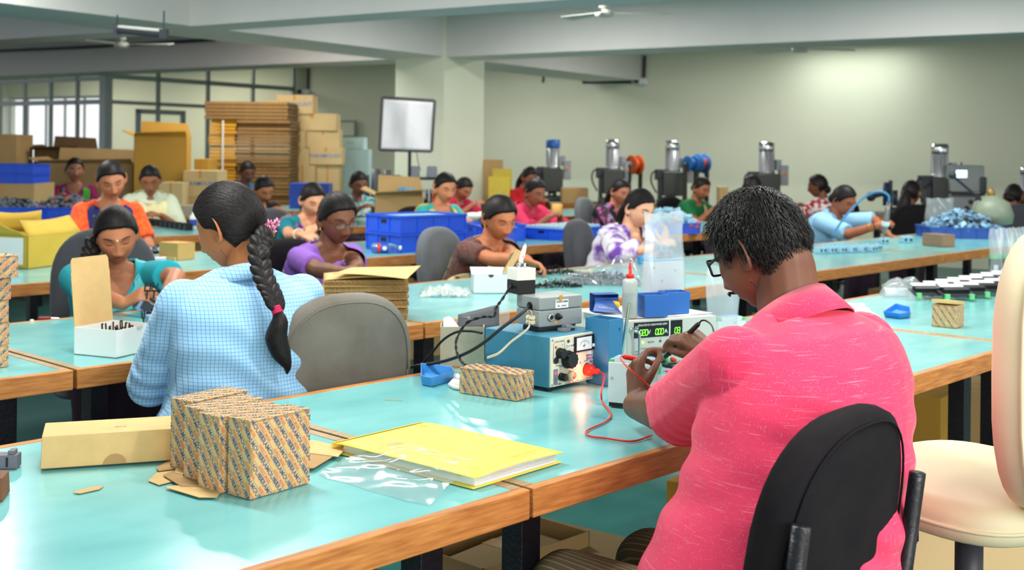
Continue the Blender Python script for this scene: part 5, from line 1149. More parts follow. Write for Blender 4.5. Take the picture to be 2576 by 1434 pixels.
for x, z in ((-.05, .03), (.05, .03), (-.02, .09), (.03, .12), (-.05, .13)): b = MB(); b.cyl((x, -.0175, z), (x, -.0195, z), .0028, n=8); b.build('screw', m_tin, t)
q = onz(1835, 905)+np.array([0, .12, 0]); slab_bag('bagged_module', 'clear bag with a second module near the face of the man in pink', q, a4-.1, .12, .27, .05, m_filmm, 5)
def psu_module(name, label, q, rz, w=.124, d=.036, h=.108, group=None):
    t = thing(name, label, 'module', q, rz, group)
    b = MB(); b.bbox((0, 0, .010), (w, d, h)); b.build('case', m_modw, t, bevel=.0015); b = MB(); b.bbox((.002, .002, 0), (w-.002, d-.002, .0105)); b.build('black_foot', m_blk, t)
    b = MB(); b.bbox((.014, .002, h), (w-.012, d-.001, h+.013)); b.build('raised_top', m_modw, t, bevel=.001); b = MB(); b.bbox((.016, .003, h+.0131), (w-.014, d-.002, h+.0137)); lbl = b.build('blue_label', M('label_blue', (96, 176, 226)), t)
    b = MB(); fr = ((0, 0, h+.0138), (1, 0, 0), (0, 1, 0)); write(b, '24V 5A', .009, fr, (w*.66, d*.5)); rect2(b, .02, .008, .05, .011, fr); rect2(b, .02, .02, .045, .0225, fr); b.build('label_lettering', m_paper, lbl)
    b = MB(); b.bbox((w-.013, .001, h), (w-.001, d-.002, h+.010)); b.build('terminal_block', m_green, t, bevel=.001); b = MB(); b.bbox((w-.0005, .006, h-.022), (w+.0006, d-.006, h-.006)); b.build('terminal_strip', m_green, t)
    b = MB(); b.bbox((.001, .004, h), (.012, d-.006, h+.006)); b.build('terminal_block', m_green, t)
    for x, z in ((.010, .070), (w-.022, .055), (w-.040, .095)): b = MB(); b.cyl((x, .0005, z), (x, -.0012, z), .0032, n=10); b.build('screw', m_tin, t)
    b = MB()
    for i in range(9):
        for j in range(6): b.box((w+.0003, .006+.0045*j+.002*(i % 2), .018+.0065*i), (.0008, .0026, .0026))
    b.build('vent_hole', m_blk, t); return t
q0, q1 = onz(1529, 1024), onz(1657, 1037); psu_module('power_module', 'white power module with blue label under test in the hands of the man', q0+np.array([0, 0, .002]), ang(q0, q1))
q = onz(1820, 905)+np.array([0, .10, 0]); psu_module('power_module', 'power module with green terminals inside the clear bag by the collar', q, a4-.1, .10, .034, .10)
# plugs and leads in front of the power supply
for (p0, p1, r, mt, lb_) in (((1670, 919, .768), (1706, 926, .766), .006, m_blk, 'black banana plug lying before the power supply'), ((1706, 926, .765), (1740, 930, .762), .0055, m_blk, 'second black banana plug in line with the first'), ((1676, 934, .765), (1706, 938, .762), .006, M('pink_plastic', (226, 70, 120), .4), 'pink banana plug under the black ones'), ((1708, 912, .775), (1730, 914, .775), .007, M('green_plug', (30, 150, 90), .4), 'green banana plug under the binding posts')):
    P0, P1 = onz(*p0)+np.array([0, .0, 0]), onz(*p1); b = MB(); b.cyl(P0, P0+(P1-P0)*.3, r, r, 12); b.cyl(P0+(P1-P0)*.3, P1, r*1.05, r*.7, 12); b.cyl(P0-(P1-P0)*.25, P0, r*.35, r*.35, 8); o = b.build('banana_plug', mt, None, True); tag(o, lb_, 'plug')
for pts_, mt, lb_ in (([(1740, 930, .760), (1765, 945, .757), (1790, 965, .756), (1800, 985, .755)], m_blkr, 'short black lead running from the banana plugs'), ([(1706, 938, .760), (1725, 953, .756), (1742, 966, .755), (1770, 985, .755)], M('pink_wire', (222, 60, 110), .45), 'short pink lead running from the pink plug')):
    b = MB(); b.tube(sag([onz(*q) for q in pts_], 30), .0022, 7); o = b.build('test_lead', mt, None, True); tag(o, lb_, 'cable')
# ================================================================ what the people wear and hold
def short_hair(I, kind, vol, n, ln, whorl, seed=3, mats=None, w=.0009):
    r = np.random.default_rng(seed); wd = unit(whorl); groups = [MB(), MB()]
    for _ in range(n):
        d = unit(r.normal(0, 1, 3)); P, N, t = hair_surface(d[None], kind, vol)
        if t[0] < .25: continue
        p, nn = P[0], N[0]; out = d-wd; out = unit(out-nn*(out@nn)+1e-6); sw = np.cross(nn, out)
        f = unit(out+sw*.35+np.array([0, 0, -.25])+r.normal(0, .22, 3)); f = unit(f-nn*(f@nn)); L = ln*r.uniform(.5, 1.15)*(1.25 if p[1] > .03 else 1)
        front = 1.0 if p[1] > .05 and p[2] > .03 else 0
        pts = [p-nn*.004, p+f*L*.35+nn*(.001+.004*r.random()), p+f*L*.7+nn*(.001+.004*r.random()+front*.006), p+f*L-nn*(.005-front*.010)]
        Q = I['H'](np.array(pts)); sd = unit(np.cross(f, nn))@I['Rh'].T; ww = np.array([.9, 1, .8, .15])[:, None]*w*r.uniform(.6, 1.4)
        groups[1 if r.random() < .06 else 0].grid(np.stack([Q-sd*ww, Q+sd*ww], 1))
    for g_, m_ in zip(groups, mats): 
        if g_.n: g_.build('hair_strands', m_, I['t'], True)
def collar(I, mat, rx, ry, h=.040, v=.955, open_=26, back=.012):
    T = I['T']; X, Y, Z = T.frame(v); c = T.c(v); sc = I['sc']; A = np.radians(np.linspace(open_, 360-open_, 44)); prof = [(.96, .0), (.98, h*.9), (1.02, h), (1.20, h*.45), (1.42, -.004)]
    G = [[c+X*rx*k*math.sin(a)*sc+Y*(ry*k*math.cos(a)-back*(1 if math.cos(a) < 0 else .2))*sc+Z*(z+(.012*(1-math.cos(a))/2 if z > 0 else 0))*sc for a in A] for k, z in prof]
    b = MB(); b.grid(G); return b.build('collar', mat, I['t'], True, solid=.002)
def place_drape(I, path, width, mat, name='sari_drape', off=.020, pleats=5, amp=.004, n=40):
    b = drape(I['T'], path, width, off, pleats, amp, n); return b.build(name, mat, I['t'], True, solid=.003)
VR = [(168, .70, .004), (120, .86, .006), (88, .945, .012), (48, .86, .006), (22, .66, .004), (14, .42, .006)]
VL = [(-a, v, e) for a, v, e in VR]
SARI = [(70, .12, .006), (42, .34, .008), (8, .58, .010), (-30, .76, .008), (-64, .90, .012), (-95, .945, .014), (-130, .84, .006), (-160, .60, .006), (-166, .25, .01)]
def glasses(I, mat, lw=.026, lh=.019, r=.0013, z=.008, y=.098, thick=False, lens=None):
    t = I['t']; b = MB()
    for s in (1, -1):
        q = np.arange(24)*2*PI/24; e = .55
        P = [(s*.033+lw*math.copysign(abs(math.cos(a))**e, math.cos(a)), y-.008*abs(math.cos(a))**2*(1 if math.cos(a)*s > 0 else .2), z+lh*math.copysign(abs(math.sin(a))**e, math.sin(a))) for a in q]; P.append(P[0])
        b.tube(I['H'](np.array(P)), r*(1.6 if thick else 1), 6)
        b.tube(I['H'](np.array([(s*(.033+lw), y-.010, z+.006), (s*.072, y-.045, z+.008), (s*.078, .01, z+.010), (s*.080, -.02, z+.004), (s*.079, -.034, z-.014)])), r*(1.9 if thick else 1), 6)
    b.tube(I['H'](np.array([(-.008, y-.002, z+.004), (0, y+.002, z+.007), (.008, y-.002, z+.004)])), r*1.2, 6); fr = b.build('glasses', mat, t, True)
    for s in (1, -1):
        b = MB(); q = np.arange(20)*2*PI/20; b.add(I['H'](np.array([(s*.033+lw*.97*math.copysign(abs(math.cos(a))**.55, math.cos(a)), y-.001-.006*abs(math.cos(a))**2*(1 if math.cos(a)*s > 0 else .2), z+lh*.97*math.copysign(abs(math.sin(a))**.55, math.sin(a))) for a in q])), [tuple(range(20))]); b.build('lens', film('lens_glass', (240, 244, 246), .04, .03, .10), fr)
# the man
mh2 = M('grey_hair', (70, 64, 58), .6, spec=.2); short_hair(MAN, 'm', .010, 9000, .026, (.05, -.50, .86), 3, [m_hair('greying_hair'), mh2])
collar(MAN, m_pink, .074, .078, .050, .955, 30, .016)
glasses(MAN, m_blk, .025, .0165, .0016, .006, .099, True)
b = MB(); 
for s in (1, -1): b.tube(MAN['H'](np.array([(s*.003, .107, -.049), (s*.014, .103, -.051), (s*.026, .094, -.058)])), [.0035, .004, .0015], 6)
b.build('moustache', m_hair(), MAN['t'], True)
bangle(MAN, 0, M('watch_dark', (40, 40, 44), .4), .97, .033, .005, 'wristband') if False else None
# probes held by the man
def probe(lbl, tip, tail_, mat, wire, wl):
    tip, tail_ = np.asarray(tip), np.asarray(tail_); u = unit(tail_-tip); R = np.column_stack(basis(u)); t = thing('test_probe', lbl, 'probe')
    b = MB(); b.lathe([(.0006, 0), (.0013, .006), (.0013, .016)], 8, tip, R); b.build('needle', m_chrome, t); Lp = float(np.linalg.norm(tail_-tip))
    b = MB(); b.lathe([(.002, .015), (.0052, .018), (.0062, .030), (.0075, .031), (.0075, .034), (.0055, .036), (.0052, .07), (.0062, .09), (.0058, Lp-.006), (.003, Lp)], 14, tip, R); b.build('handle', mat, t, True)
    b = MB(); b.tube(sag([tail_-u*.004, tail_+u*.008]+wire, 70), .0021, 8); b.build('lead', mat, t, True)
tr = onz(1662, 1000)*0+aty(1662, 911, 2.86)
probe('red test probe held against the module terminal in the left hand', aty(1661, 914, 2.845), aty(1568, 897, 2.70), m_red, [aty(1563, 905, 2.67), aty(1585, 930, 2.60), aty(1625, 965, 2.62), aty(1655, 995, 2.70), aty(1672, 1020, 2.8), aty(1676, 1034, 2.86)], 0)
probe('black test probe held like a pen in the right hand', aty(1661, 910, 2.86), aty(1760, 812, 2.80), m_blk, [aty(1778, 808, 2.78), aty(1792, 822, 2.74), aty(1796, 850, 2.70), aty(1782, 880, 2.66), aty(1750, 915, 2.64), aty(1712, 955, 2.66), aty(1694, 990, 2.74), aty(1694, 1015, 2.82), aty(1700, 1030, 2.88)], 0)
# the woman in the blue checked shirt
collar(BLUE, m_check, .066, .070, .034, .955, 36, .012)
tieB = (0, -.93, -.36); strands(BLUE, 'f', .008, tieB, 1500, .0013, 2)
H = BLUE['H']; kn = H((0, -.100, -.058)); bun(BLUE, .026, (0, -.094, -.052))
loc = BLUE['loc']; bp = [kn, loc(aty(650, 625, 3.14)), loc(aty(660, 690, 3.09)), loc(aty(685, 745, 3.06)), loc(aty(697, 780, 3.05))]; braid(BLUE, bp, .030, 11, .62)
b = MB(); X_, Y_, _ = basis(bp[-1]-bp[-2]); a_ = np.linspace(0, 2*PI, 21)
for q in (-.006, 0, .006): b.tube([bp[-1]+unit(bp[-1]-bp[-2])*q+.0115*(X_*math.cos(c)+Y_*math.sin(c)) for c in a_], .004, 6)
b.build('hair_band', M('crimson_band', (205, 24, 84), .7), BLUE['t'], True)
tail(BLUE, [bp[-1], loc(aty(703, 810, 3.05)), loc(aty(695, 850, 3.06)), loc(aty(708, 890, 3.07)), loc(aty(722, 920, 3.08)), loc(aty(722, 940, 3.09))], (.010, .022, .029, .025, .012, .003), 'braid_tail')
fp = H((.030, -.104, -.030)); b = MB(); r = np.random.default_rng(4)
for cx in ((0, 0, 0), (.018, -.004, .004), (.008, -.004, -.014)):
    for _ in range(46):
        d = unit(r.normal(0, 1, 3)+np.array([.2, -1.1, .1])); L = .015*r.uniform(.7, 1.15); s_ = unit(np.cross(d, r.normal(0, 1, 3)))*.0028; c = fp+np.array(cx); b.add([c+d*.002, c+d*L*.6-s_, c+d*L, c+d*L*.6+s_], [(0, 1, 2, 3)])
b.build('pink_flower', M('pink_petal', (232, 130, 178), .7, var=.35, vscale=90, col2=(250, 210, 228)), BLUE['t'])
b = MB(); b.tube([fp+np.array([.004, -.004, -.014]), fp+np.array([.012, -.006, -.034])], .0014, 6); b.tube([fp+np.array([.002, -.004, -.014]), fp+np.array([-.006, -.006, -.032])], .0012, 6); b.build('flower_stem', M('stem_green', (130, 150, 60), .6), BLUE['t'])
b = MB(); b.ell(H((-.069, .028, -.020)), (.0022, .0022, .0022)); b.build('mole', m_hair(), BLUE['t']) if False else None
# the young woman in turquoise
strands(TEAL, 'f', .006, (0, -.95, -.30), 900, .0016, 5); tl = TEAL['loc']; k_ = TEAL['H']((.045, -.075, -.065))
braid(TEAL, [k_, tl(aty(238, 610, 4.72)), tl(aty(228, 640, 4.66)), tl(aty(226, 668, 4.60)), tl(aty(228, 700, 4.56))], .034, 8, .9)
place_drape(TEAL, [(-160, .78, .004), (-110, .92, .010), (-70, .955, .014), (-30, .84, .010), (-12, .62, .008), (-6, .34, .010)], [.10, .09, .085, .10, .13, .16], m_tealdup, 'dupatta', .022, 3)
place_drape(TEAL, [(160, .88, .004), (110, .965, .010), (72, .985, .014), (40, .96, .010), (20, .92, .006)], .05, m_tealdup, 'dupatta', .022, 2)
for z in (-.030, -.042): earring(TEAL, 1, M('silver', (220, 222, 226), .25, metal=1), 0, .004, (.079, -.006, z))
earring(TEAL, -1, m_gold)
b = MB(); b.box(TEAL['H']((.070, -.028, .070)), (.008, .006, .034), R=TEAL['Rh']@roty(.5)); b.build('hair_clip', M('silver', (220, 222, 226)), TEAL['t'])
tp_ = TEAL['tips'][1][0][2]; b = MB(); a_ = np.linspace(0, 2*PI, 17); c = TEAL['arms'][1][2]+unit(TEAL['tips'][1][0][1]-TEAL['arms'][1][2])*.092; b.tube([c+.010*np.array([math.cos(q), .3*math.sin(q), math.sin(q)]) for q in a_], .0016, 6); b.build('ring', M('silver', (220, 222, 226)), TEAL['t'], True)
# mid distance
for I, w_ in ((PURPLE, .022), (BROWN, .022), (TIE, .02)): strands(I, 'f', .007, (0, -.95, -.32), 420, .0019, 7)
bun(PURPLE, .040, (0, -.085, -.075)); place_drape(PURPLE, SARI, [.30, .32, .34, .30, .22, .20, .24, .30, .36], m_purple, 'sari_drape', .020, 7); place_drape(PURPLE, [(100, .10, .006), (60, .22, .01), (20, .36, .012), (-25, .48, .01), (-70, .52, .006), (-110, .40, .004)], .34, m_purple, 'sari_drape', .018, 5)
glasses(PURPLE, M('dark_wire', (50, 46, 44), .3, metal=.8), .024, .015, .0011, .004, .101); earring(PURPLE, 1, m_gold, .018, .005); necklace(PURPLE, m_gold, .77, .0048, 34)
bun(BROWN, .042, (0, -.085, -.07)); place_drape(BROWN, SARI, [.26, .28, .28, .24, .18, .17, .2, .24, .3], m_brsari, 'sari_drape', .018, 6); necklace(BROWN, m_gold, .72, .002, 60); earring(BROWN, 1, m_gold, .010, .004); bangle(BROWN, 0, M('green_bangle', (20, 90, 70), .3), .72, .036, .004)
tail(TIE, [TIE['H']((0, -.100, -.03)), TIE['H']((0, -.125, -.09)), TIE['H']((0, -.125, -.17)), TIE['H']((.01, -.11, -.23))], (.03, .026, .02, .012)); place_drape(TIE, [(165, .80, .004), (110, .93, .008), (78, .97, .012), (45, .93, .01), (10, .86, .01), (-30, .90, .01), (-70, .96, .012), (-120, .90, .006)], .10, m_tie, 'dupatta', .030, 3)
m_band = cloth_bands('striped_scarf', [(226, 92, 70), (240, 120, 80), (130, 60, 160), (110, 40, 150), (110, 116, 130), (120, 130, 140), (200, 40, 110)], 6.2, 'x')
place_drape(SCARF, VR, [.13, .13, .14, .15, .15, .15], m_band, 'scarf', .022, 4); place_drape(SCARF, VL, [.10, .09, .09, .09, .10, .12], M('hot_pink', (222, 30, 120), .85), 'scarf', .022, 3); earring(SCARF, 1, m_gold, 0, .006); bangle(SCARF, 0, M('ivory', (232, 222, 190)), .80, .036, .005); tail(SCARF, [SCARF['H']((0, -.098, -.03)), SCARF['H']((0, -.12, -.10)), SCARF['H']((.02, -.11, -.18))], (.03, .026, .012))
place_drape(ORANGE, VR, [.20, .17, .12, .15, .20, .24], m_navy, 'dupatta', .022, 4); place_drape(ORANGE, VL, [.20, .17, .12, .15, .20, .24], m_navy, 'dupatta', .022, 4)
place_drape(ORANGE, [(a+30, v-.02, e+.004) for a, v, e in VR[1:]], .028, m_redtrim, 'dupatta_border', .024, 1); earring(ORANGE, 1, m_gold, .008, .005); bun(ORANGE, .04, (0, -.085, -.06))
place_drape(YELLOW, [(175, .62, .01), (120, .80, .02), (80, .92, .026), (42, .84, .022), (10, .70, .022), (-28, .56, .024), (-70, .42, .03)], [.36, .36, .30, .30, .34, .36, .36], m_cream, 'dupatta', .034, 5); place_drape(YELLOW, [(-175, .66, .01), (-120, .82, .02), (-84, .93, .028), (-50, .80, .026), (-40, .50, .03), (-44, .25, .04)], [.3, .3, .26, .3, .36, .36], m_cream, 'dupatta', .034, 5); tail(YELLOW, [YELLOW['H']((.02, -.09, -.05)), YELLOW['H']((.03, -.11, -.14)), YELLOW['H']((.04, -.09, -.24))], (.026, .024, .012))
place_drape(MAROON, VR, .11, cloth_bands('green_stripe_sash', [(40, 34, 44), (196, 150, 30), (120, 110, 120), (150, 130, 150)], 9, 'x'), 'sari_drape', .022, 3); place_drape(MAROON, VL, .12, M('leaf_green', (60, 150, 40), .85), 'sari_drape', .022, 3); bun(MAROON, .04, (0, -.09, -.05)); earring(MAROON, 1, m_gold)
place_drape(YLT, VR, [.09, .09, .085, .09, .10, .10], M('yellow_dupatta', (246, 206, 90), .85, bump=.3, bscale=20), 'dupatta', .024, 3); place_drape(YLT, VL, [.09, .09, .085, .09, .10, .10], M('yellow_dupatta', (246, 206, 90)), 'dupatta', .024, 3); earring(YLT, 1, m_gold, .016, .005)
tail(YLT, [YLT['H']((0, -.096, -.01)), YLT['H']((0, -.125, -.10)), YLT['H']((0, -.115, -.20)), YLT['H']((.02, -.10, -.28))], (.034, .03, .026, .016)); b = MB(); r = np.random.default_rng(9)
for k in range(26): p = YLT['H'](np.array([.022+.006*math.sin(k), -.128+.0008*k, .015-.0085*k])); b.ell(p+r.normal(0, .006, 3), np.array([.012, .012, .012]), None, 8, 6)
b.build('orange_flowers', M('marigold', (245, 110, 62), .7, var=.3, vscale=60), YLT['t'], True)
place_drape(PINK, [(170, .62, .01), (110, .80, .02), (72, .93, .026), (35, .80, .022), (0, .62, .024), (-35, .60, .024), (-75, .70, .02), (-120, .80, .01)], [.34, .34, .28, .30, .34, .32, .3, .3], M('raspberry_shawl', (214, 46, 86), .85, bump=.4, bscale=16), 'shawl', .036, 4); bun(PINK, .03, (0, -.10, -.02))
bun(RED, .04, (0, -.10, -.02)); tail(RED, [RED['H']((0, -.10, -.02)), RED['H']((.02, -.12, -.12)), RED['H']((.05, -.08, -.24))], (.036, .034, .02))
tail(FLO, [FLO['H']((0, -.10, -.02)), FLO['H']((.02, -.12, -.12)), FLO['H']((.02, -.11, -.3))], (.036, .03, .014)); place_drape(FLO, VR, .16, M('black_stole', (24, 22, 30), .85), 'stole', .024, 3)
place_drape(GRE, VL, .16, cloth_noise('orange_cream_sari', [(225, 110, 60), (238, 214, 180)], 18, [.4, .6]), 'sari_drape', .022, 3); bun(GRE, .034, (0, -.095, -.03)); bun(TFL, .03, (0, -.095, -.02)); place_drape(TFL, VL, .18, cloth_noise('pale_floral', [(40, 140, 150), (225, 220, 200)], 16, [.4, .6]), 'dupatta', .022, 3)
bun(BLACK, .03, (0, -.098, -.02)); bun(BLUEF, .03, (0, -.098, -.02)); bun(PKF, .03, (0, -.098, -.02)); bun(RDW, .042, (0, -.09, -.05)); bun(BLR, .042, (0, -.095, -.03)); earring(BLUEF, 1, M('silver', (220, 222, 226)), .01, .005); bun(EDG, .036, (0, -.10, -.03)); earring(EDG, 1, m_gold, .01, .005)
tail(DRK, [DRK['H']((0, -.095, .0)), DRK['H']((0, -.125, -.10)), DRK['H']((-.02, -.13, -.22)), DRK['H']((-.04, -.12, -.34))], (.045, .06, .07, .05)); place_drape(DRK, [(-20, .8, .01), (-70, .94, .014), (-120, .86, .01), (180, .66, .012), (130, .86, .01), (75, .94, .014), (20, .8, .01)], .22, M('black_shawl', (18, 17, 22), .85, var=.5, vscale=30, col2=(50, 50, 60)), 'shawl', .03, 4)
collar(BLR, M('light_blue_shirt', (150, 200, 236)), .064, .068, .03, .955, 40); bangle(BLR, 0, m_gold, .70, .037, .003); bangle(BLR, 0, M('dark_thread', (60, 30, 30), .8), .86, .033, .003, 'wrist_thread'); earring(BLR, 1, m_gold)

# ================================================================ chairs
def chair(label, base, face, col='charcoal', group='office chairs drawn up to the tables', h=.44, w=.42, style=0, gap=.20, zs=.455, ztop=None, tilt=.12, proto={}):
    f = unit([face[0], face[1], 0]); rz = math.atan2(f[1], f[0])-PI/2; key = (col, style, h, w, gap, zs, tilt)
    if key in proto:
        t = copy_tree(proto[key]); t.location = tuple(base[:2])+(0,); t.rotation_euler = (0, 0, rz); t['label'] = label; return t
    t = thing('office_chair', label, 'chair', (base[0], base[1], 0), rz, group)
    mt = {'charcoal': M('charcoal_fabric', (66, 68, 74), .9, var=.15, vscale=30, bump=.1, bscale=300, sheen=.2), 'black': M('black_fabric', (24, 22, 26), .95, var=.25, vscale=10, bump=.12, bscale=300, spec=.15, col2=(34, 31, 33)), 'dirty': M('soiled_grey_fabric', (126, 122, 114), .95, var=.2, vscale=7, bump=.15, bscale=250, col2=(104, 98, 88)), 'grey': M('grey_fabric', (96, 100, 106), .9, var=.12, vscale=20, sheen=.2)}[col]
    b = MB(); n = 28; P = [(.225*math.copysign(abs(math.cos(q))**.55, math.cos(q)), .03+.215*math.copysign(abs(math.sin(q))**.55, math.sin(q))) for q in np.arange(n)*2*PI/n]; b.prism(P, zs-.065, zs); b.build('seat', mt, t, bevel=.018, seg=3)
    # back cushion: outline in (x, z), pulled in y, curved round the sitter
    z0 = zs+.07; ts = np.arange(40)*2*PI/40; O = []
    for q in ts:
        c, s = math.cos(q), math.sin(q)
        x = w/2*math.copysign(abs(c)**(.62 if s < 0 else .80), c)*(1.0 if s < 0 else 1-.05*s); z = h/2*math.copysign(abs(s)**(.55 if s < 0 else (.72 if style else .62)), s); O.append((x, z))
    O = np.array(O); b = MB(); rows = []
    for k, (sc_, y) in enumerate(((.0, -.030), (.55, -.033), (.88, -.031), (.975, -.022), (1.0, -.004), (1.0, .012), (.96, .030), (.86, .038), (.5, .043), (0.0, .044))):
        rows.append([(x*max(sc_, .001), -gap+y+.30*(x*sc_)**2-tilt*(z*sc_+h/2), z0+h/2+z*max(sc_, .001)) for x, z in O])
    b.grid([r_[::-1] for r_ in rows], True); b.build('backrest', mt, t, True)
    b = MB(); b.tube([(x*.90, -gap-.033+.30*(x*.9)**2-tilt*(z*.90+h/2), z0+h/2+z*.90) for x, z in O[[*range(40), 0]]], .0022, 5); b.build('seam_piping', mt, t, True)
    if style == 2:
        for s in (1, -1): b = MB(); b.tube([(s*(w/2-.012), -gap-.035-tilt*.34, z0+.30), (s*(w/2-.012), -gap-.036-tilt*.1, z0+.04), (s*(w/2-.05), -gap-.02, zs-.03), (s*.14, -.05, zs-.05)], .0145, 10); b.build('back_bar', m_black, t, True)
    else:
        b = MB(); b.tube([(0, -gap-.04-tilt*.18, z0+.16), (0, -gap-.05-tilt*.05, z0-.02), (0, -gap-.02, zs-.07), (0, -.05, zs-.075)], .016, 8); b.build('back_bar', m_black, t, True)
    b = MB(); b.box((0, 0, zs-.085), (.20, .20, .035)); b.build('tilt_box', m_blk, t, bevel=.004); b = MB(); b.cyl((0, 0, .09), (0, 0, zs-.10), .027, .024, 12); b.build('gas_column', m_blk, t)
    for k in range(5):
        q = 2*PI*k/5+.3; d = np.array([math.cos(q), math.sin(q), 0]); b = MB(); b.tube([d*.02+[0, 0, .105], d*.16+[0, 0, .09], d*.28+[0, 0, .066]], [.022, .018, .012], 8); lg = b.build('base_arm', m_blk, t, True)
        b = MB(); b.cyl(d*.28+np.cross(d, [0, 0, 1])*.018+[0, 0, .026], d*.28-np.cross(d, [0, 0, 1])*.018+[0, 0, .026], .026, n=12); b.cyl(d*.28+[0, 0, .03], d*.28+[0, 0, .066], .007, n=6); b.build('caster', m_blk, t)
    proto[key] = t; return t
def pbase(k): return np.array(PEOPLE[k]['t'].location)
CH = [('man', 'black', 'black fabric office chair with steel back bars under the man in pink', 2, .44, .43, (-.74, .67), .175, .14),
 ('teal', 'charcoal', 'tall grey office chair behind the young woman in turquoise', 1, .50, .44, (.42, -.91), .20, .12), ('purple', 'black', 'black office chair of the woman in the purple daisy sari', 0, .40, .42, None, .20, .12), ('brown', 'grey', 'grey office chair of the woman in brown and yellow', 1, .42, .42, (.86, -.5), .20, .12),
 ('tie', 'charcoal', 'charcoal chair of the woman in the purple tie-dyed kurta', 1, .42, .42, (.9, -.43), .20, .12), ('scarf', 'charcoal', 'charcoal chair of the woman with the striped scarf', 0, .42, .42, (.85, -.5), .20, .12), ('floral', 'grey', 'grey office chair of the woman in dark floral dress', 1, .42, .42, (.9, -.43), .20, .12),
 ('dark', 'black', 'black chair turned away under the woman in the black dress', 0, .40, .46, (.10, .99), .20, .12), ('edge', 'charcoal', 'dark grey chair of the woman with the hair knot at the machine bench', 0, .40, .44, None, .20, .12), ('tealfloral', 'charcoal', 'charcoal chair of the woman in teal flowered kurta', 0, .42, .42, (.9, -.43), .20, .12),
 ('blue', 'black', 'black chair under the woman in the blue checked shirt', 0, .10, .30, None, .12, .12), ('orange', 'black', 'black chair of the woman in orange and navy', 0, .40, .42, None, .20, .12), ('yellow', 'black', 'black chair of the woman in the cream dupatta', 0, .40, .42, None, .20, .12), ('maroon', 'black', 'black chair of the woman in magenta and green', 0, .40, .42, None, .20, .12),
 ('bluefar', 'black', 'black chair of the woman in sky blue by the flat cartons', 0, .40, .42, None, .20, .12), ('black', 'black', 'black chair of the woman in the black top', 0, .40, .42, None, .20, .12), ('ylteal', 'black', 'black chair of the woman with orange hair flowers', 0, .40, .42, None, .20, .12), ('pinkfar', 'black', 'black chair of the woman in crimson', 0, .40, .42, None, .20, .12),
 ('red', 'black', 'black chair of the woman in the red dress', 0, .40, .42, None, .20, .12), ('pink', 'black', 'black chair of the woman in the raspberry shawl', 0, .40, .42, None, .20, .12), ('green', 'black', 'black chair of the woman in the green blouse', 0, .40, .42, None, .20, .12), ('hid', 'black', 'black chair hidden behind the head of the man in pink', 0, .40, .42, None, .20, .12), ('redwhite', 'black', 'black chair of the woman in red and white print', 0, .40, .42, None, .20, .12), ('blueright', 'black', 'black chair of the woman with the air tool', 0, .40, .42, None, .20, .12)]
FACE = {}
for k, col, lbl, st, h_, w_, f_, gp, tl_ in CH:
    t = PEOPLE[k]['t']; q = t.rotation_euler[2]+PI/2
    chair(lbl, pbase(k)-(np.array([.075, .05, 0]) if k == 'man' else 0), f_ if f_ is not None else (math.cos(q), math.sin(q)), col, h=h_, w=w_, style=st, gap=gp, tilt=tl_)
# soiled grey chair beside the woman in blue
pc = aty(838, 900, 3.27); chair('soiled grey chair with a torn patch, empty beside the woman in the blue shirt', (pc[0]-.10, pc[1]+.19), (-.55, .84), 'dirty', h=.45, w=.42, style=1, gap=.2, zs=.46, tilt=.14)
# cream drafting chair
cc = aty(2440, 1170, 2.42); m_cr = M('cream_leatherette', (236, 222, 184), .55, var=.06, vscale=5, bump=.12, bscale=18)
t = thing('drafting_chair', 'high cream leatherette chair with a black bellows column', 'chair', (cc[0], cc[1], 0), math.radians(33.5)); zs = .735
b = MB(); n = 32; P = [(.24*math.copysign(abs(math.cos(q))**.5, math.cos(q)), .235*math.copysign(abs(math.sin(q))**.5, math.sin(q))) for q in np.arange(n)*2*PI/n]; P = np.array(P)
rows = [[(x*k, y*k, zs+z) for x, y in P] for k, z in ((.001, -.075), (.90, -.078), (.97, -.070), (1.0, -.052), (1.0, -.030), (.96, -.010), (.88, .0), (.5, .006), (.001, .008))]; b.grid(rows, True); b.build('seat', m_cr, t, True)
b = MB(); b.tube([(x*1.004, y*1.004, zs-.046) for x, y in np.vstack([P, P[:1]])], .004, 6); b.build('seat_piping', m_cr, t, True)
b = MB(); O = np.array([(.23*math.copysign(abs(math.cos(q))**.6, math.cos(q)), .27*math.copysign(abs(math.sin(q))**.6, math.sin(q))) for q in np.arange(36)*2*PI/36])
Rb = np.eye(3); rows = []
for k, y in ((.001, -.05), (.6, -.055), (.9, -.048), (.985, -.03), (1, 0), (.985, .03), (.9, .046), (.6, .052), (.001, .054)): rows.append([Rb@np.array([x*k, y-.235, 0])+np.array([0, 0, zs+.245+z*k+.0]) for x, z in O])
b.grid([r_[::-1] for r_ in rows], True); b.build('backrest', m_cr, t, True)
b = MB(); b.tube([Rb@np.array([x*1.003, -.265, 0])+np.array([0, 0, zs+.245+z*1.003]) for x, z in np.vstack([O, O[:1]])], .003, 6); b.build('back_piping', m_cr, t, True)
b = MB(); b.lathe([(.062, zs-.082), (.058, zs-.095), (.03, zs-.105), (.022, zs-.14), (.022, zs-.15)], 20); b.build('seat_plate', m_blk, t)
b = MB(); pr = [(.026, .10)]
for k in range(3): zt_ = zs-.145-.17*k; pr = [(.0275+.0022*k, zt_), (.0275+.0022*k, zt_-.165)]; q = MB(); q.lathe([pr[1], pr[0]], 20); q.build('column_sleeve', M('column_dark', (62, 62, 70), .45, var=.25, vscale=20), t, True)
b.cyl((0, 0, .08), (0, 0, .2), .024, n=14); b.build('column_foot', m_blk, t)
kp = np.array([-.075, .105, zs-.135]); b = MB(); b.lathe([(.020, -.03), (.027, -.026), (.031, .012), (.034, .016), (.034, .028), (.026, .034), (.02, .06)], 22, kp)
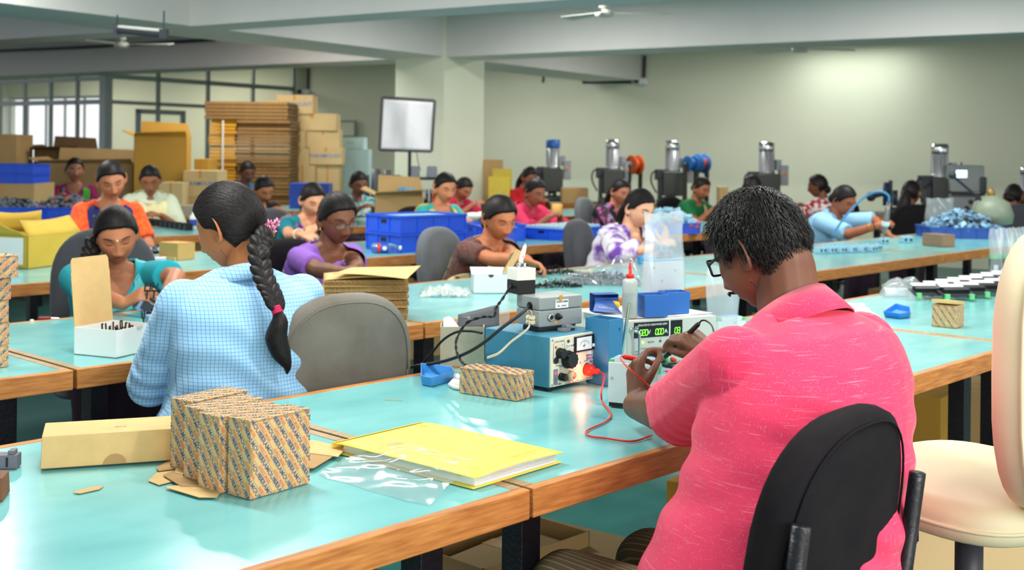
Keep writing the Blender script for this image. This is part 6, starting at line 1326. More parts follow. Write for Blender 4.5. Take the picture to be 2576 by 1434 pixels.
b.build('adjusting_knob', m_blk, t, True)
for q in range(14): c = 2*PI*q/14; b = MB(); b.box(kp+np.array([.0295*math.cos(c), .0295*math.sin(c), -.008]), (.004, .004, .034)); b.build('knob_rib', m_blk, t)
for k in range(5): q = 2*PI*k/5+.2; d = np.array([math.cos(q), math.sin(q), 0]); b = MB(); b.tube([d*.02+[0, 0, .10], d*.17+[0, 0, .085], d*.30+[0, 0, .06]], [.024, .019, .012], 8); b.build('base_arm', m_blk, t, True); b = MB(); b.cyl(d*.30+np.cross(d, [0, 0, 1])*.018+[0, 0, .027], d*.30-np.cross(d, [0, 0, 1])*.018+[0, 0, .027], .027, n=12); b.cyl(d*.30+[0, 0, .03], d*.30+[0, 0, .06], .007, n=6); b.build('caster', m_blk, t)
# ================================================================ crates and heaps
def heap(name, P0, rz, w, d, h, cols, n, sz, seed, parent, mats):
    """loose small parts: one countless heap"""
    r = np.random.default_rng(seed); bs = [MB() for _ in mats]
    for _ in range(n):
        u, v = r.uniform(-.5, .5, 2); zz = h*(1-(2*u)**2*.8)*(1-(2*v)**2*.8)*r.uniform(.55, 1.1); k = r.choice(len(mats), p=cols); s = sz*r.uniform(.6, 1.3)
        bs[k].box((u*w, v*d, max(zz, .002)), (s, s*.55, s*.4), R=rotz(r.uniform(0, 6))@rotx(r.normal(0, .6))@roty(r.normal(0, .6)))
    out = []
    for b, m in zip(bs, mats):
        if b.n: o = b.build(name, m, parent); o['kind'] = 'stuff'; out.append(o)
    return out
def crate(label, F, rz, w, d, h, group=None, nx=4, ny=3, slot=True, z=.75, mat=None):
    F = np.array([F[0], F[1], z]); t = thing('plastic_crate', label, 'crate', F, rz, group); m = mat or m_crate; th = .006
    b = MB()
    for lo, hi in (((0, 0, 0), (w, th, h)), ((0, d-th, 0), (w, d, h)), ((0, th, 0), (th, d-th, h)), ((w-th, th, 0), (w, d-th, h)), ((th, th, 0), (w-th, d-th, .006))): b.bbox(lo, hi)
    b.build('shell', m, t)
    for z0, e, hh in ((h-.012, .010, .012), (0, .004, .010)):
        b = MB()
        for lo, hi in (((-e, -e, z0), (w+e, 0, z0+hh)), ((-e, d, z0), (w+e, d+e, z0+hh)), ((-e, 0, z0), (0, d, z0+hh)), ((w, 0, z0), (w+e, d, z0+hh))): b.bbox(lo, hi)
        b.build('rim', m, t)
    for k in range(nx+1): x = k*w/nx; b = MB(); b.bbox((x-.004, -.006, .010), (x+.004, .0, h-.012)); b.build('rib', m, t)
    for k in range(ny+1): y = k*d/ny; b = MB(); b.bbox((-.006, y-.004, .010), (0, y+.004, h-.012)); b.build('rib', m, t)
    if slot: b = MB(); b.bbox((-.0012, d*.42, h*.52), (.0, d*.58, h*.74)); b.build('hand_slot', m_blk, t)
    return t
m_pale = M('pale_blue_plastic', (160, 205, 226), .45); m_gpart = M('grey_part', (116, 124, 136), .5); m_dk = M('dark_part', (44, 48, 56), .5); m_orp = M('orange_part', (226, 106, 76), .5)
def lcr(l, f, r): L_, F_, R_2 = onz(*l), onz(*f), onz(*r); return F_, ang(F_, R_2), float(np.linalg.norm(R_2-F_)), float(np.linalg.norm(L_-F_))
F_, rz, w, d = lcr((897, 628), (1008, 636), (1170, 626))
crate('lower of two stacked blue crates beside the fizzy drink bottle', F_, rz, w, d, .112, 'two stacked blue crates'); t = crate('upper of two stacked blue crates, filled level with pale parts', F_, rz, w, d, .108, 'two stacked blue crates', z=.75+.1145)
for i in range(4):
    for j in range(9): b = MB(); b.bbox((.010+.12*i, .012+.037*j, .07), (.010+.12*i+.112, .012+.037*j+.030, .098)); o = b.build('pale_module', m_pale, None); tag(o, 'pale blue module packed level in the upper stacked crate', 'module', 'pale modules in the upper stacked crate', np.array([F_[0], F_[1], .75+.1145]), rz)
F_, rz, w, d = lcr((1335, 597), (1410, 605), (1515, 596)); crate('low blue crate packed with rows of pale modules before the woman in pink', F_, rz, w, d, .078, None, 4, 3)
for i in range(3):
    for j in range(8):
        t = thing('pale_module', 'pale blue module with a red-ringed dot in the low crate', 'module', F_+rotz(rz)@np.array([.012+.165*i, .014+.041*j, .050]), rz, 'pale modules in the low blue crate'); b = MB(); b.bbox((0, 0, 0), (.158, .036, .042)); b.build('housing', m_pale, t, bevel=.003)
        b = MB(); b.cyl((.004, .018, .0425), (.004, .018, .0445), .012, n=12); b.cyl((.15, .018, .0425), (.15, .018, .0445), .010, n=10); b.build('dot', M('white_dot', (236, 226, 226), .5), t); b = MB(); b.cyl((.004, .018, .0446), (.004, .018, .0455), .006, n=10); b.build('red_dot', m_red, t)
F_ = onz(1300, 612); crate('blue crate half hidden behind the woman in brown', F_+np.array([-.28, .14, 0]), .30, .35, .30, .115, None, 3, 3)
t = crate('small blue crate in front of the half hidden crate', onz(1285, 624)+np.array([-.16, 0, 0]), .25, .20, .24, .13, None, 2, 2, False); heap('small_part', None, 0, .14, .18, .05, [.8, .2], 60, .03, 3, t, [m_pale, m_red]); 
for o in t.children:
    if o.name.startswith('small_part'): o.location = (.10, .12, .10)
F_, rz = onz(1624, 588), .06; t = crate('blue crate heaped with pale blue mouldings behind the tall milky bag', F_, rz, .42, .30, .085, None, 3, 3, False); hs = heap('small_part', None, 0, .40, .28, .12, [.86, .14], 260, .045, 5, t, [m_pale, m_orp])
for o in hs: o.location = (.21, .15, .06)
# ---------------------------------------------------------------- second row, open end
ex = np.array([math.cos(RZT), math.sin(RZT), 0])
CN = ['bottom carton of the stack of five printed cartons', 'second printed carton from the bottom of the stack of five', 'middle printed carton of the stack of five', 'fourth printed carton up the stack of five', 'top carton of the stack of five printed cartons']
for k, px in enumerate((21, 24, 20, 27, 42)):
    q = onz(px, 922)-ex*.172+np.array([0, 0, .0625*k+.0004*k]); carton('printed_carton', CN[k], 'carton', q, RZT+(.0, .02, -.01, .015, -.02)[k], (.172, .076, .0622), 'printed cartons stacked at the table end', 'xt' if k == 4 else 'x', .72, size=.0125)
# white carton, lid up
L_, F_, Rr_ = onz(190, 890), onz(292, 901), onz(385, 880); rz = ang(F_, Rr_); w, d, h = .164, .158, .081
t = thing('open_carton', 'white carton standing open with its kraft lid raised', 'carton', F_, rz); m_wk = M('white_outside', (234, 236, 236), .55)
for lo, hi, m_ in (((0, 0, 0), (w, .002, h), m_wk), ((0, d-.002, 0), (w, d, h), m_wk), ((0, .002, 0), (.002, d-.002, h), m_wk), ((w-.002, .002, 0), (w, d-.002, h), m_wk), ((0, 0, 0), (w, d, .002), m_kraftd)): b = MB(); b.bbox(lo, hi); b.build('wall_panel', m_, t)
b = MB(); b.prism([(0, 0), (w, 0), (w, .158), (w*.985, .164), (w*.99, .166), (w*.985, .195), (w*.94, .205), (w*.06, .205), (w*.015, .195), (w*.01, .166), (w*.015, .164), (0, .158)], 0, .002, ((0, d, h), (1, 0, 0), unit((0, .10, 1)), (0, -1, .1))); b.build('lid', m_kraft, t)
b = MB(); a_ = np.linspace(PI, 2*PI, 10); b.prism([(w*.62+.014*math.cos(q), h+.0005+.011*math.sin(q)) for q in a_], .0, .0006, ((0, -.0008, 0), (1, 0, 0), (0, 0, 1), (0, -1, 0))); b.build('thumb_notch', M('notch_shade', (196, 198, 198), .7), t)
def fork(label, P, rz, s=1.0, lean=0, group='black fork clips by the open white carton'):
    b = MB(); R = roty(lean)
    for lo, hi in (((-.0022, -.0015, 0), (.0022, .0015, .022)), ((-.009, -.0015, .020), (.009, .0015, .025)), ((-.009, -.0015, .024), (-.005, .0015, .045)), ((.005, -.0015, .024), (.009, .0015, .045)), ((-.0085, -.0015, .043), (-.002, .0015, .047))): lo, hi = np.array(lo)*s, np.array(hi)*s; b.box(R@((lo+hi)/2), hi-lo, R=R)
    o = b.build('fork_clip', m_blk); return tag(o, label, 'clip', group, P, rz)
r = np.random.default_rng(11)
for k in range(9): fork('black fork clip standing inside the open white carton', F_+rotz(rz)@np.array([.03+.012*k, .03+.03*(k % 3), .036+.004*(k % 3)]), rz+r.normal(0, .4), 1.0, r.normal(0, .2))
for k in range(16): q = onz(362+5*k, 822+4*(k % 3)-k*.4); fork('black fork clip in the spiky bunch behind the open white carton', q+np.array([0, .02*(k % 4), .004]), r.uniform(0, 3), 1.15, r.normal(0, .18))
t = thing('module_housing', 'grey-blue module housing with black clips held by the young woman in turquoise', 'module', aty(372, 775, 4.36), .5); m_gb = M('grey_blue_plastic', (118, 146, 178), .45)
b = MB(); b.box((0, 0, 0), (.085, .05, .045), R=roty(.5)); b.build('housing', m_gb, t, bevel=.003); b = MB(); b.box((.0, -.027, .004), (.06, .004, .03), R=roty(.5)); b.box((.01, 0, .03), (.05, .03, .012), R=roty(.5)); b.build('insert', m_dk, t)
for k in range(2): fork('black fork clip gripped at the fingertips of the young woman in turquoise', aty(368+18*k, 752, 4.33), .4, 1.3, .1, 'black fork clips in the hands')
t = thing('module_housing', 'second grey-blue housing standing behind the spiky black clips', 'module', onz(392, 834)+np.array([0, .05, 0]), .5); b = MB(); b.bbox((-.045, -.02, 0), (.045, .03, .05)); b.build('housing', m_gb, t, bevel=.003); b = MB(); b.bbox((-.03, -.022, .012), (.03, -.0195, .04)); b.build('insert', m_dk, t)
b = MB(); b.cyl((0, 0, .0), (0, 0, .006), .007, .006, 10); o = b.build('cap', m_white); tag(o, 'tiny white cap on the table by the tall grey chair', 'cap', None, onz(80, 808))
t = thing('screwdriver', 'small red-handled screwdriver near the tall grey chair', 'screwdriver', onz(122, 804), .35); b = MB(); b.cap((-.03, 0, .006), (.004, 0, .006), .006, .005, 8); b.build('handle', M('dark_red_plastic', (130, 30, 40), .4), t, True); b = MB(); b.cyl((.004, 0, .006), (.035, 0, .004), .0018, n=6); b.build('shaft', m_chrome, t)
# corrugated sheets
m_corr = M('corrugated_card', (196, 158, 100), .85, var=.35, vscale=40, stretch=(6, 6, 1), col2=(138, 104, 60)); m_flat = M('smooth_card', (222, 190, 128), .75, var=.06, vscale=6)
P0 = onz(1036, 814); q0 = P0+np.array([-.315, .01, 0]); n = 26; hh = .150/n; cb = MB(); r = np.random.default_rng(2)
G = [[(x, y, z) for x in np.linspace(0, .30, 9)] for y in (0,) for z in (0,)]
cb = MB(); xs = np.linspace(0, .30, 31); prof = [(x, 0) for x in xs]+[(x, hh*.82) for x in xs[::-1]]
prof = [(x, (.0006 if i % 2 else 0)) for i, x in enumerate(xs)]+[(x, hh*(.86 if i % 2 else .72)) for i, x in enumerate(xs[::-1])]; cb.prism(prof, 0, .24, ((0, .24, 0), (1, 0, 0), (0, 0, 1), (0, -1, 0))); cme = cb.mesh('corrugated_sheet'); cme.materials.append(m_corr)
for k in range(n):
    o = link('corrugated_sheet', cme); tag(o, 'corrugated card sheet in the tall stack behind the soiled grey chair', 'cardboard', 'corrugated sheets in the tall stack', q0+np.array([r.normal(0, .004), r.normal(0, .004), hh*k]), .12+r.normal(0, .015))
for k, (dz, tw, lb_) in enumerate(((.151, .05, 'smooth card sheet curling on top of the corrugated stack'), (.165, -.25, 'topmost smooth card, its flap tilted over the corrugated stack'))):
    b = MB(); b.grid([[(x, y, .010*math.sin(x*9+k)+(.03*(x/.3)**2 if k else 0)*(y/.24)) for x in np.linspace(0, .30 if not k else .27, 14)] for y in np.linspace(0, .24, 5)]); o = b.build('smooth_card', m_flat, None, True, solid=.002); tag(o, lb_, 'cardboard', None, q0+np.array([.0+.03*k, 0, dz]), .12+tw)
b = MB(); G = [[(.055*math.cos(q)*(1-.15*abs(v)), .04*math.sin(q)+.01*v, .055+.055*v+.006*math.sin(5*q+3*v)) for q in np.arange(18)*2*PI/18] for v in np.linspace(-1, 1, 9)]; b.grid(G, True); b.mi.append(0); b.f.append(tuple(range(8*18, 9*18))); o = b.build('cloth_pouch', M('marigold_cloth', (250, 186, 16), .8, bump=.5, bscale=20), None, True); tag(o, 'bright marigold cloth pouch wedged beside the corrugated stack', 'pouch', None, onz(805, 800), 0)
# bag of white pieces
def parts_bag(label, px, wdt, dpt, h, rz, mats, probs, n, sz, seed, fm, ring=None):
    c = onz(*px); t = thing('parts_bag', label, 'bag', c, rz); hs = heap('bagged_part', None, 0, wdt*.82, dpt*.75, h*.8, probs, n, sz, seed, t, mats)
    b = MB(); rr = np.random.default_rng(seed); ph = rr.uniform(0, 6, 6)
    for s in (1, -1):
        G = []
        for i in range(25):
            row = []
            for j in range(25):
                u, v = i/24*2-1, j/24*2-1; e = max(0, (1-u**4)*(1-v**4))**.5; z = (h*(1-.55*u*u)*(1-.5*v*v)*e+.006*e*(math.sin(9*u+5*v+ph[0])+math.sin(-7*u+11*v+ph[1])+math.sin(17*u+3*v+ph[2]))) if s > 0 else .0008
                if ring and s > 0: z += ring*math.exp(-((u-.55)**2+(v-.3)**2)*5)
                row.append((u*wdt/2, v*dpt/2, max(z, .0012 if s > 0 else .0006)))
            G.append(row)
        b.grid([g_[::-1] for g_ in G] if s > 0 else G)
    b.build('film', fm, t, True); return t
parts_bag('clear bag full of small white mouldings beside the corrugated stack', (1122, 742), .23, .16, .035, .05, [M('white_moulding', (226, 230, 216), .5), m_pale], [.93, .07], 420, .016, 4, m_filmm); parts_bag('large clear bag slumped over with small grey parts in front of the tie-dyed kurta', (1515, 712), .42, .26, .065, -.08, [m_gpart, m_dk], [.8, .2], 600, .014, 6, m_film, .075)
for k, (px, lb_, wd_) in enumerate((((1400, 690), 'tangled pile of black clips behind the bag of grey parts', .26), ((1398, 722), 'straggling row of black clips in front of the bag of grey parts', .24))):
    bx = MB(); r = np.random.default_rng(20+k)
    for _ in range(260): u = r.uniform(-1, 1); c = np.array([u*wd_/2, r.normal(0, .018), abs(r.normal(0, .014))*(1.2-abs(u))+.002]); bx.box(c, (.022, .0025, .0025), R=rotz(r.uniform(0, 6))@roty(r.normal(0, .7)))
    o = bx.build('black_clip_pile', m_blk); o['kind'] = 'stuff'; tag(o, lb_, 'clips', None, onz(*px), .25)
# white box with a raised flap
F_ = onz(1192, 738); t = thing('open_carton', 'white open box with notched front and tilted flap beside the bag of white mouldings', 'carton', F_, .15); w, d, h = .15, .11, .080
for lo, hi in (((0, 0, 0), (w, .002, h)), ((0, d-.002, 0), (w, d, h)), ((0, .002, 0), (.002, d-.002, h)), ((w-.002, .002, 0), (w, d-.002, h)), ((0, 0, 0), (w, d, .002))): b = MB(); b.bbox(lo, hi); b.build('wall_panel', M('pale_card', (214, 224, 226), .6), t)
b = MB(); a_ = np.linspace(PI, 2*PI, 10); b.prism([(w*.5+.012*math.cos(q), h+.0006+.012*math.sin(q)) for q in a_], 0, .0008, ((0, -.001, 0), (1, 0, 0), (0, 0, 1), (0, -1, 0))); b.build('thumb_notch', m_blk, t)
b = MB(); b.prism([(0, 0), (w*1.1, 0), (w*1.02, .12), (.02, .12)], 0, .002, ((w, .0, h), (0, 1, 0), unit((-.25, 0, 1)) if 0 else unit((.35, .15, .55)), (1, 0, -.4))); b.build('flap', m_kraft, t)
b = MB(); b.prism([(0, 0), (.13, .0), (.15, .07), (.0, .075)], 0, .002, ((0, 0, 0), (1, 0, 0), unit((0, 1, .35)), unit((0, -.35, 1)))); o = b.build('card_flap', m_white); tag(o, 'loose white-backed card tilted before the woman in brown', 'cardboard', None, F_+np.array([-.01, .0, .0815]), .15)
b = MB(); b.bbox((0, 0, 0), (.10, .06, .012)); o = b.build('tan_card', m_flat); tag(o, 'tan card lying behind the bag of grey parts', 'cardboard', None, onz(1450, 688), .2)
# small devices near the tie-dyed kurta
def relay(label, P, rz, mat, s=1.0, name='relay'):
    t = thing(name, label, 'module', P, rz); b = MB(); b.bbox((-.04*s, -.025*s, 0), (.04*s, .025*s, .038*s)); b.build('housing', mat, t, bevel=.002); b = MB(); b.bbox((-.03*s, -.0262*s, .010*s), (-.012*s, -.0250*s, .028*s)); b.bbox((.008*s, -.0262*s, .010*s), (.028*s, -.025*s, .026*s)); b.build('face_plate', m_dk, t)
    b = MB(); b.cyl((-.02*s, 0, .038*s), (-.02*s, 0, .044*s), .008*s, n=10); b.bbox((.005*s, -.012*s, .038*s), (.032*s, .012*s, .044*s)); b.build('cap', mat, t); return t
m_sb = M('sky_blue_plastic', (70, 156, 214), .4); relay('bright blue relay standing before the woman in the tie-dyed kurta', onz(1624, 662), .3, m_sb, 1.05); relay('grey-blue module held up by the woman in the tie-dyed kurta', aty(1661, 632, 6.9), .2, m_gb, 1.0, 'module_housing')
for k, (x, y, lb_) in enumerate(((1668, 692, 'pale blue socket lying past the bag of grey parts'), (1690, 672, 'second pale blue socket beside the tall milky bag'), (1655, 684, 'third pale blue socket nearest the bag of grey parts'))): relay(lb_, onz(x, y), .5+k, m_pale, .8, 'socket')
# ---------------------------------------------------------------- second row, far end
r = np.random.default_rng(8); k = 0
for i in range(6):
    for j in range(2):
        q = onz(2075+26*i, 634+6*j-.9*i)+np.array([0, .10*j, 0]); relay('pale blue housing in the cluster before the woman with the air tool', q, RZT+r.normal(0, .15), m_pale, .95, 'pale_housing')['group'] = 'pale housings before the woman with the air tool'
relay('pale housing being screwed under the air tool', onz(2222, 612), .4, m_pale, .9, 'pale_housing'); relay('clear-cased relay beyond the hand of the woman with the air tool', onz(2280, 610), .3, m_pale, 1.1)
F_, rz, w, d = lcr((2320, 617), (2372, 622), (2392, 618)); L_, F2 = onz(2320, 617), onz(2374, 622); carton('printed_carton', 'brown printed carton standing near the crate of blue parts', 'carton', L_, ang(L_, F2), (.175, .12, .082), None, 'xtr', -.9, M('worn_kraft', (190, 156, 96), .8), .012, .05, .017)
F_ = onz(2350, 601); t = crate('blue crate heaped with blue and black parts behind the small brown carton', F_+np.array([0, .05, 0]), -.02, .56, .36, .085, None, 5, 3, False, mat=M('crate_blue_dull', (44, 86, 168), .5)); hs = heap('small_part', None, 0, .5, .34, .13, [.6, .28, .12], 320, .05, 9, t, [M('dusty_blue_part', (112, 150, 178), .5), m_dk, m_pale])
for o in hs: o.location = (.28, .18, .06)
slab_bag('plastic_bag', 'white translucent bag standing behind the crate of blue parts', onz(2412, 590)+np.array([.1, .7, 0]), .1, .26, .26, .12, m_filmm, 8)
# air tool and hose
w0 = aty(2214, 570, 8.06); t = thing('air_screwdriver', 'silver air screwdriver on a blue hose in the hand of the woman in light blue', 'tool', (0, 0, 0)); a_, b_ = aty(2222, 600, 8.02), aty(2236, 508, 7.98); u = unit(b_-a_); R = np.column_stack(basis(u)); Lt = float(np.linalg.norm(b_-a_))
b = MB(); b.lathe([(.004, 0), (.006, .03), (.014, .05), (.020, .07), (.021, .15), (.017, .2), (.012, Lt)], 14, a_, R); b.build('tool_body', M('brushed_steel', (150, 150, 150), .35, metal=.7), t, True); b = MB(); b.lathe([(.0205, .085), (.0275, .09), (.0275, .115), (.0205, .12)], 14, a_, R); b.build('white_collar', m_white, t, True)
b = MB(); b.tube(sag([b_, aty(2235, 492, 7.98), aty(2215, 482, 8.0), aty(2185, 490, 8.05), aty(2150, 518, 8.1), aty(2118, 556, 8.1), aty(2095, 592, 8.12)], 50), .0075, 8); b.build('air_hose', m_sb, t, True)
# ---------------------------------------------------------------- third row, open end
P0, P1 = onz(70, 677), onz(225, 657); rz = ang(P0, P1); t = thing('open_carton', 'yellowed open carton with ragged flaps and white label before the woman in orange', 'carton', P0, rz); w, d, h = .40, .26, .165; m_yk = M('yellowed_card', (206, 170, 62), .75, var=.12, vscale=8)
for lo, hi in (((0, 0, 0), (w, .004, h)), ((0, d-.004, 0), (w, d, h)), ((0, 0, 0), (.004, d, h)), ((w-.004, 0, 0), (w, d, h)), ((0, 0, 0), (w, d, .004))): b = MB(); b.bbox(lo, hi); b.build('wall_panel', m_yk, t)
for P in ([(0, d, h), (w, d, h), (w-.03, d-.03, h+.11), (.02, d-.02, h+.12)], [(0, 0, h), (w, 0, h), (w+.02, .09, h+.085), (.05, .10, h+.075)], [(0, 0, h), (0, d, h), (-.02, d-.03, h+.10), (-.015, .04, h+.02)]):
    b = MB(); A_, B_, C2, D2 = [np.array(q, float) for q in P]; b.grid([[(A_*(1-u)+B_*u)*(1-v)+(D2*(1-u)+C2*u)*v+np.array([0, 0, -.012*math.sin(u*PI)*v]) for u in np.linspace(0, 1, 8)] for v in np.linspace(0, 1, 4)]); b.build('flap', m_yk, t, True, solid=.004)
b = MB(); b.bbox((-.001, .03, .02), (-.0002, d-.04, h-.01)); b.build('white_label', m_paper, t)
F_ = onz(447, 655); L_, Rx = onz(403, 650), onz(482, 652); t = carton('small_carton', 'small brown carton alone on the table between the turquoise and blue-shirted women', 'carton', F_, ang(F_, Rx), (.12, .16, .093), None, '', mat=M('tan_card_box', (200, 156, 92), .75, var=.08))
b = MB(); b.bbox((-.012, .01, 0), (-.0006, .15, .016)); b.build('torn_flap', m_kraft, t)
for k in range(6): b = MB(); b.bbox((-.05, -.035, 0), (.05, .035, .0085)); o = b.build('leaflet', M('leaflet_lilac', (206, 206, 222), .6)); tag(o, 'printed leaflet in the low pile behind the turquoise sleeve', 'paper', 'leaflets in the low pile', onz(392, 674)+np.array([0, 0, .009*k]), .2+.05*(k % 3))
hs = heap('dark_part', None, 0, .16, .05, .03, [.6, .4], 40, .025, 12, None, [m_dk, m_pale]); 
for k, o in enumerate(hs): tag(o, ('dark scraps' if k == 0 else 'pale scraps')+' of moulding behind the leaflet pile', 'scraps', None, onz(385, 637))
# bottle lying by the stacked crates
q = onz(968, 638)+np.array([0, .03, .031]); t = thing('drink_bottle', 'clear drink bottle with blue and red label lying before the stacked crates', 'bottle', q, .12); Ry = roty(PI/2); m_pet = M('pet_clear', (228, 236, 238), .06, trans=.92, ior=1.35)
b = MB(); b.lathe([(.002, -.085), (.026, -.082), (.030, -.07), (.030, .025), (.026, .05), (.013, .075), (.012, .082)], 20, (0, 0, 0), Ry); b.build('bottle_body', m_pet, t, True); b = MB(); b.lathe([(.0306, -.045), (.0306, .018)], 20, (0, 0, 0), Ry, cap=False); b.build('blue_label', M('label_royal', (32, 72, 168), .4), t, True)
b = MB(); b.lathe([(.0310, -.046), (.0310, -.030)], 20, (0, 0, 0), Ry, cap=False); b.build('red_band', m_red, t, True); b = MB(); b.lathe([(.013, .082), (.013, .096)], 14, (0, 0, 0), Ry); b.build('cap', m_white, t)
b = MB(); b.ell((-.005, -.0295, .0), (.014, .003, .012)); b.build('white_patch', m_paper, t)
# ---------------------------------------------------------------- fourth and fifth rows
q0, q1 = onz(375, 566), onz(470, 580); 
for k in range(9): b = MB(); p = q0+(q1-q0)*(k/8); b.bbox((-.028, -.03, 0), (.028, .03, .045)); b.bbox((-.02, -.02, .045), (.02, .02, .052)); o = b.build('black_housing', m_blk, bevel=.003); tag(o, 'black housing in the line before the woman in the cream dupatta', 'housing', 'black housings before the woman in cream', p+np.array([0, .03, 0]), ang(q0, q1)+.1*(k % 2))
for k in range(2): b = MB(); b.bbox((-.05, -.04, 0), (.05, .04, .06)); b.bbox((-.03, -.03, .06), (.03, .03, .068)); o = b.build('black_housing', m_blk, bevel=.004); tag(o, 'larger black housing %s beside the turquoise woman hair' % ('in front' if k else 'behind'), 'housing', None, onz(352+10*k, 586)+np.array([0, .1*(1-k), 0]), .4)
for k in range(7): b = MB(); b.bbox((-.045, -.04, 0), (.045, .04, .085)); b.bbox((-.035, -.03, .085), (.035, .03, .092)); o = b.build('black_housing', m_blk, bevel=.004); tag(o, 'tall black housing in the row left of the yellowed open carton', 'housing', 'tall black housings in a row', onz(4+13.5*k, 598-.4*k)+np.array([0, .05, 0]), RZT)
t = thing('drink_bottle', 'small upright bottle with blue label at the cheek of the woman in blue check', 'bottle', onz(487, 578), 0); b = MB(); b.lathe([(.028, 0), (.031, .003), (.031, .10), (.014, .12), (.013, .135)], 16); b.build('bottle_body', M('white_bottle', (222, 220, 214), .4), t, True); b = MB(); b.lathe([(.0316, .03), (.0316, .08)], 16, cap=False); b.build('blue_label', M('label_royal', (32, 72, 168)), t, True)
t = crate('blue crate of grey mouldings at the very end of the farthest bench', onz(-60, 553)+np.array([0, .03, 0]), .12, .48, .34, .105, None, 4, 3, True); hs = heap('grey_moulding', None, 0, .44, .3, .08, [.7, .3], 220, .045, 13, t, [m_gpart, m_dk])
for o in hs: o.location = (.24, .17, .085)
t = crate('blue crate heaped with grey and orange mouldings beside the woman in orange', onz(76, 552)+np.array([0, .05, 0]), .05, .46, .32, .10, None, 4, 3, False); hs = heap('grey_moulding', None, 0, .46, .3, .12, [.72, .16, .12], 300, .045, 14, t, [m_gpart, m_dk, m_orp])
for o in hs: o.location = (.23, .16, .075)
# pile that carries the two high crates
def plain_carton(label, lo_px, hi_px, Y, depth, rz=0, mat=None, group=None, z0=None, mark=None, tape=True, name='carton', open_=False):
    """carton whose front face covers the pixel box lo..hi at distance Y"""
    A_ = aty(lo_px[0], hi_px[1], Y); B_ = aty(hi_px[0], hi_px[1], Y); C2 = aty(hi_px[0], lo_px[1], Y); w_, h_ = float(np.linalg.norm(B_-A_))/max(.4, math.cos(rz)), C2[2]-A_[2]; z = A_[2]
    if z0 is not None: h_ += z-z0; z = z0
    t = thing(name, label, 'carton', (A_[0], A_[1], z), rz, group); m_ = mat or m_box
    if open_:
        for lo, hi in (((0, 0, 0), (w_, .006, h_)), ((0, depth-.006, 0), (w_, depth, h_)), ((0, 0, 0), (.006, depth, h_)), ((w_-.006, 0, 0), (w_, depth, h_)), ((0, 0, 0), (w_, depth, .006))): b = MB(); b.bbox(lo, hi); b.build('wall_panel', m_, t)
        for P in ([(0, 0, h_), (w_, 0, h_), (w_, -.10, h_+.05), (.02, -.12, h_+.03)], [(0, depth, h_), (w_, depth, h_), (w_-.04, depth+.04, h_+.14), (0, depth+.05, h_+.16)], [(0, 0, h_), (0, depth, h_), (-.11, depth-.03, h_+.06), (-.12, .02, h_+.05)]): b = MB(); b.add(P, [(0, 1, 2, 3)]); b.build('flap', m_, t, solid=.006)
    else:
        b = MB(); b.bbox((0, 0, 0), (w_, depth, h_)); b.build('body', m_, t, bevel=.004)
        if tape: b = MB(); b.bbox((w_*.46, -.001, h_*.72), (w_*.54, .0, h_)); b.bbox((w_*.46, 0, h_), (w_*.54, depth, h_+.001)); b.build('tape', M('brown_tape', (196, 138, 60), .35), t)
    if mark: b = MB(); write(b, mark, min(w_*.16, h_*.3), ((0, -.001, 0), (1, 0, 0), (0, 0, 1)), (w_/2, h_*.5)); b.build('printed_lettering', M('carton_blue', (92, 122, 178), .7), t)
    return t
m_box = M('brown_carton', (190, 156, 104), .8, var=.12, vscale=4); m_box2 = M('tan_carton', (206, 176, 124), .8, var=.1, vscale=4); m_oak = M('amber_carton', (196, 146, 52), .7, var=.1, vscale=3)
plain_carton('brown carton on the farthest bench carrying the two high blue crates', (-90, 462), (84, 512), 10.6, .5, .02, m_box, None, .75, None); 
for k in range(2): A_ = aty(-90, 461, 10.6); crate(('lower' if k == 0 else 'upper')+' of the two blue crates perched on a carton at the bench end', A_, .02, .60, .42, .085, 'two high blue crates', 4, 3, k == 0, z=A_[2]+.002+.0875*k)
# ================================================================ third table of the near row
def pcb(label, P, rz, k):
    t = thing('circuit_module', label, 'module', P, rz, 'circuit modules with white labels in overlapping rows'); R = rotx(.28)
    b = MB(); b.box((0, .0, .030), (.150, .072, .004), R=R); b.build('board', m_dk, t); b = MB(); b.box((0, .010, .042), (.118, .040, .022), R=R); b.build('heatsink', m_blk, t); b = MB(); b.box((-.012, .026, .060), (.105, .030, .002), R=R); b.build('white_label', m_white, t)
    for x in (-.058, .052): b = MB(); b.box((x, -.036, .018), (.020, .016, .024)); b.build('terminal_block', m_green, t, bevel=.001)
    return t
R0, R1 = onz(2335, 752), onz(2560, 712); q0, q1 = onz(2440, 757), onz(2600, 738)
for k in range(9): pcb('circuit module with green terminals in the rear overlapping row', R0+(R1-R0)*(k/8), .10, k)
for k in range(6): pcb('circuit module with green terminals in the front overlapping row', onz(2405, 755)+(onz(2590, 728)-onz(2405, 755))*(k/5), .12, k)
bagfilm('plastic_bag', [onz(2212, 748), onz(2322, 757), onz(2330, 722), onz(2222, 716)], .055, 12, m_filmm, 24, .010, 'bag', 'clear bag with a small unit, left of the rows of circuit modules'); b = MB(); b.bbox((-.05, 0, 0), (.05, .05, .03)); b.bbox((-.01, -.001, .004), (.012, .0, .026)); o = b.build('bagged_unit', m_modw, bevel=.002); tag(o, 'small white unit inside the clear bag by the circuit modules', 'module', None, onz(2262, 748)+np.array([0, .03, .002]), -.1)
tray('parts_tray', 'bright blue triangular tray beside the small printed carton', [(2226, 797), (2262, 802), (2288, 799), (2286, 786), (2254, 778)], .022, M('sky_tray_deep', (28, 120, 210), .35))
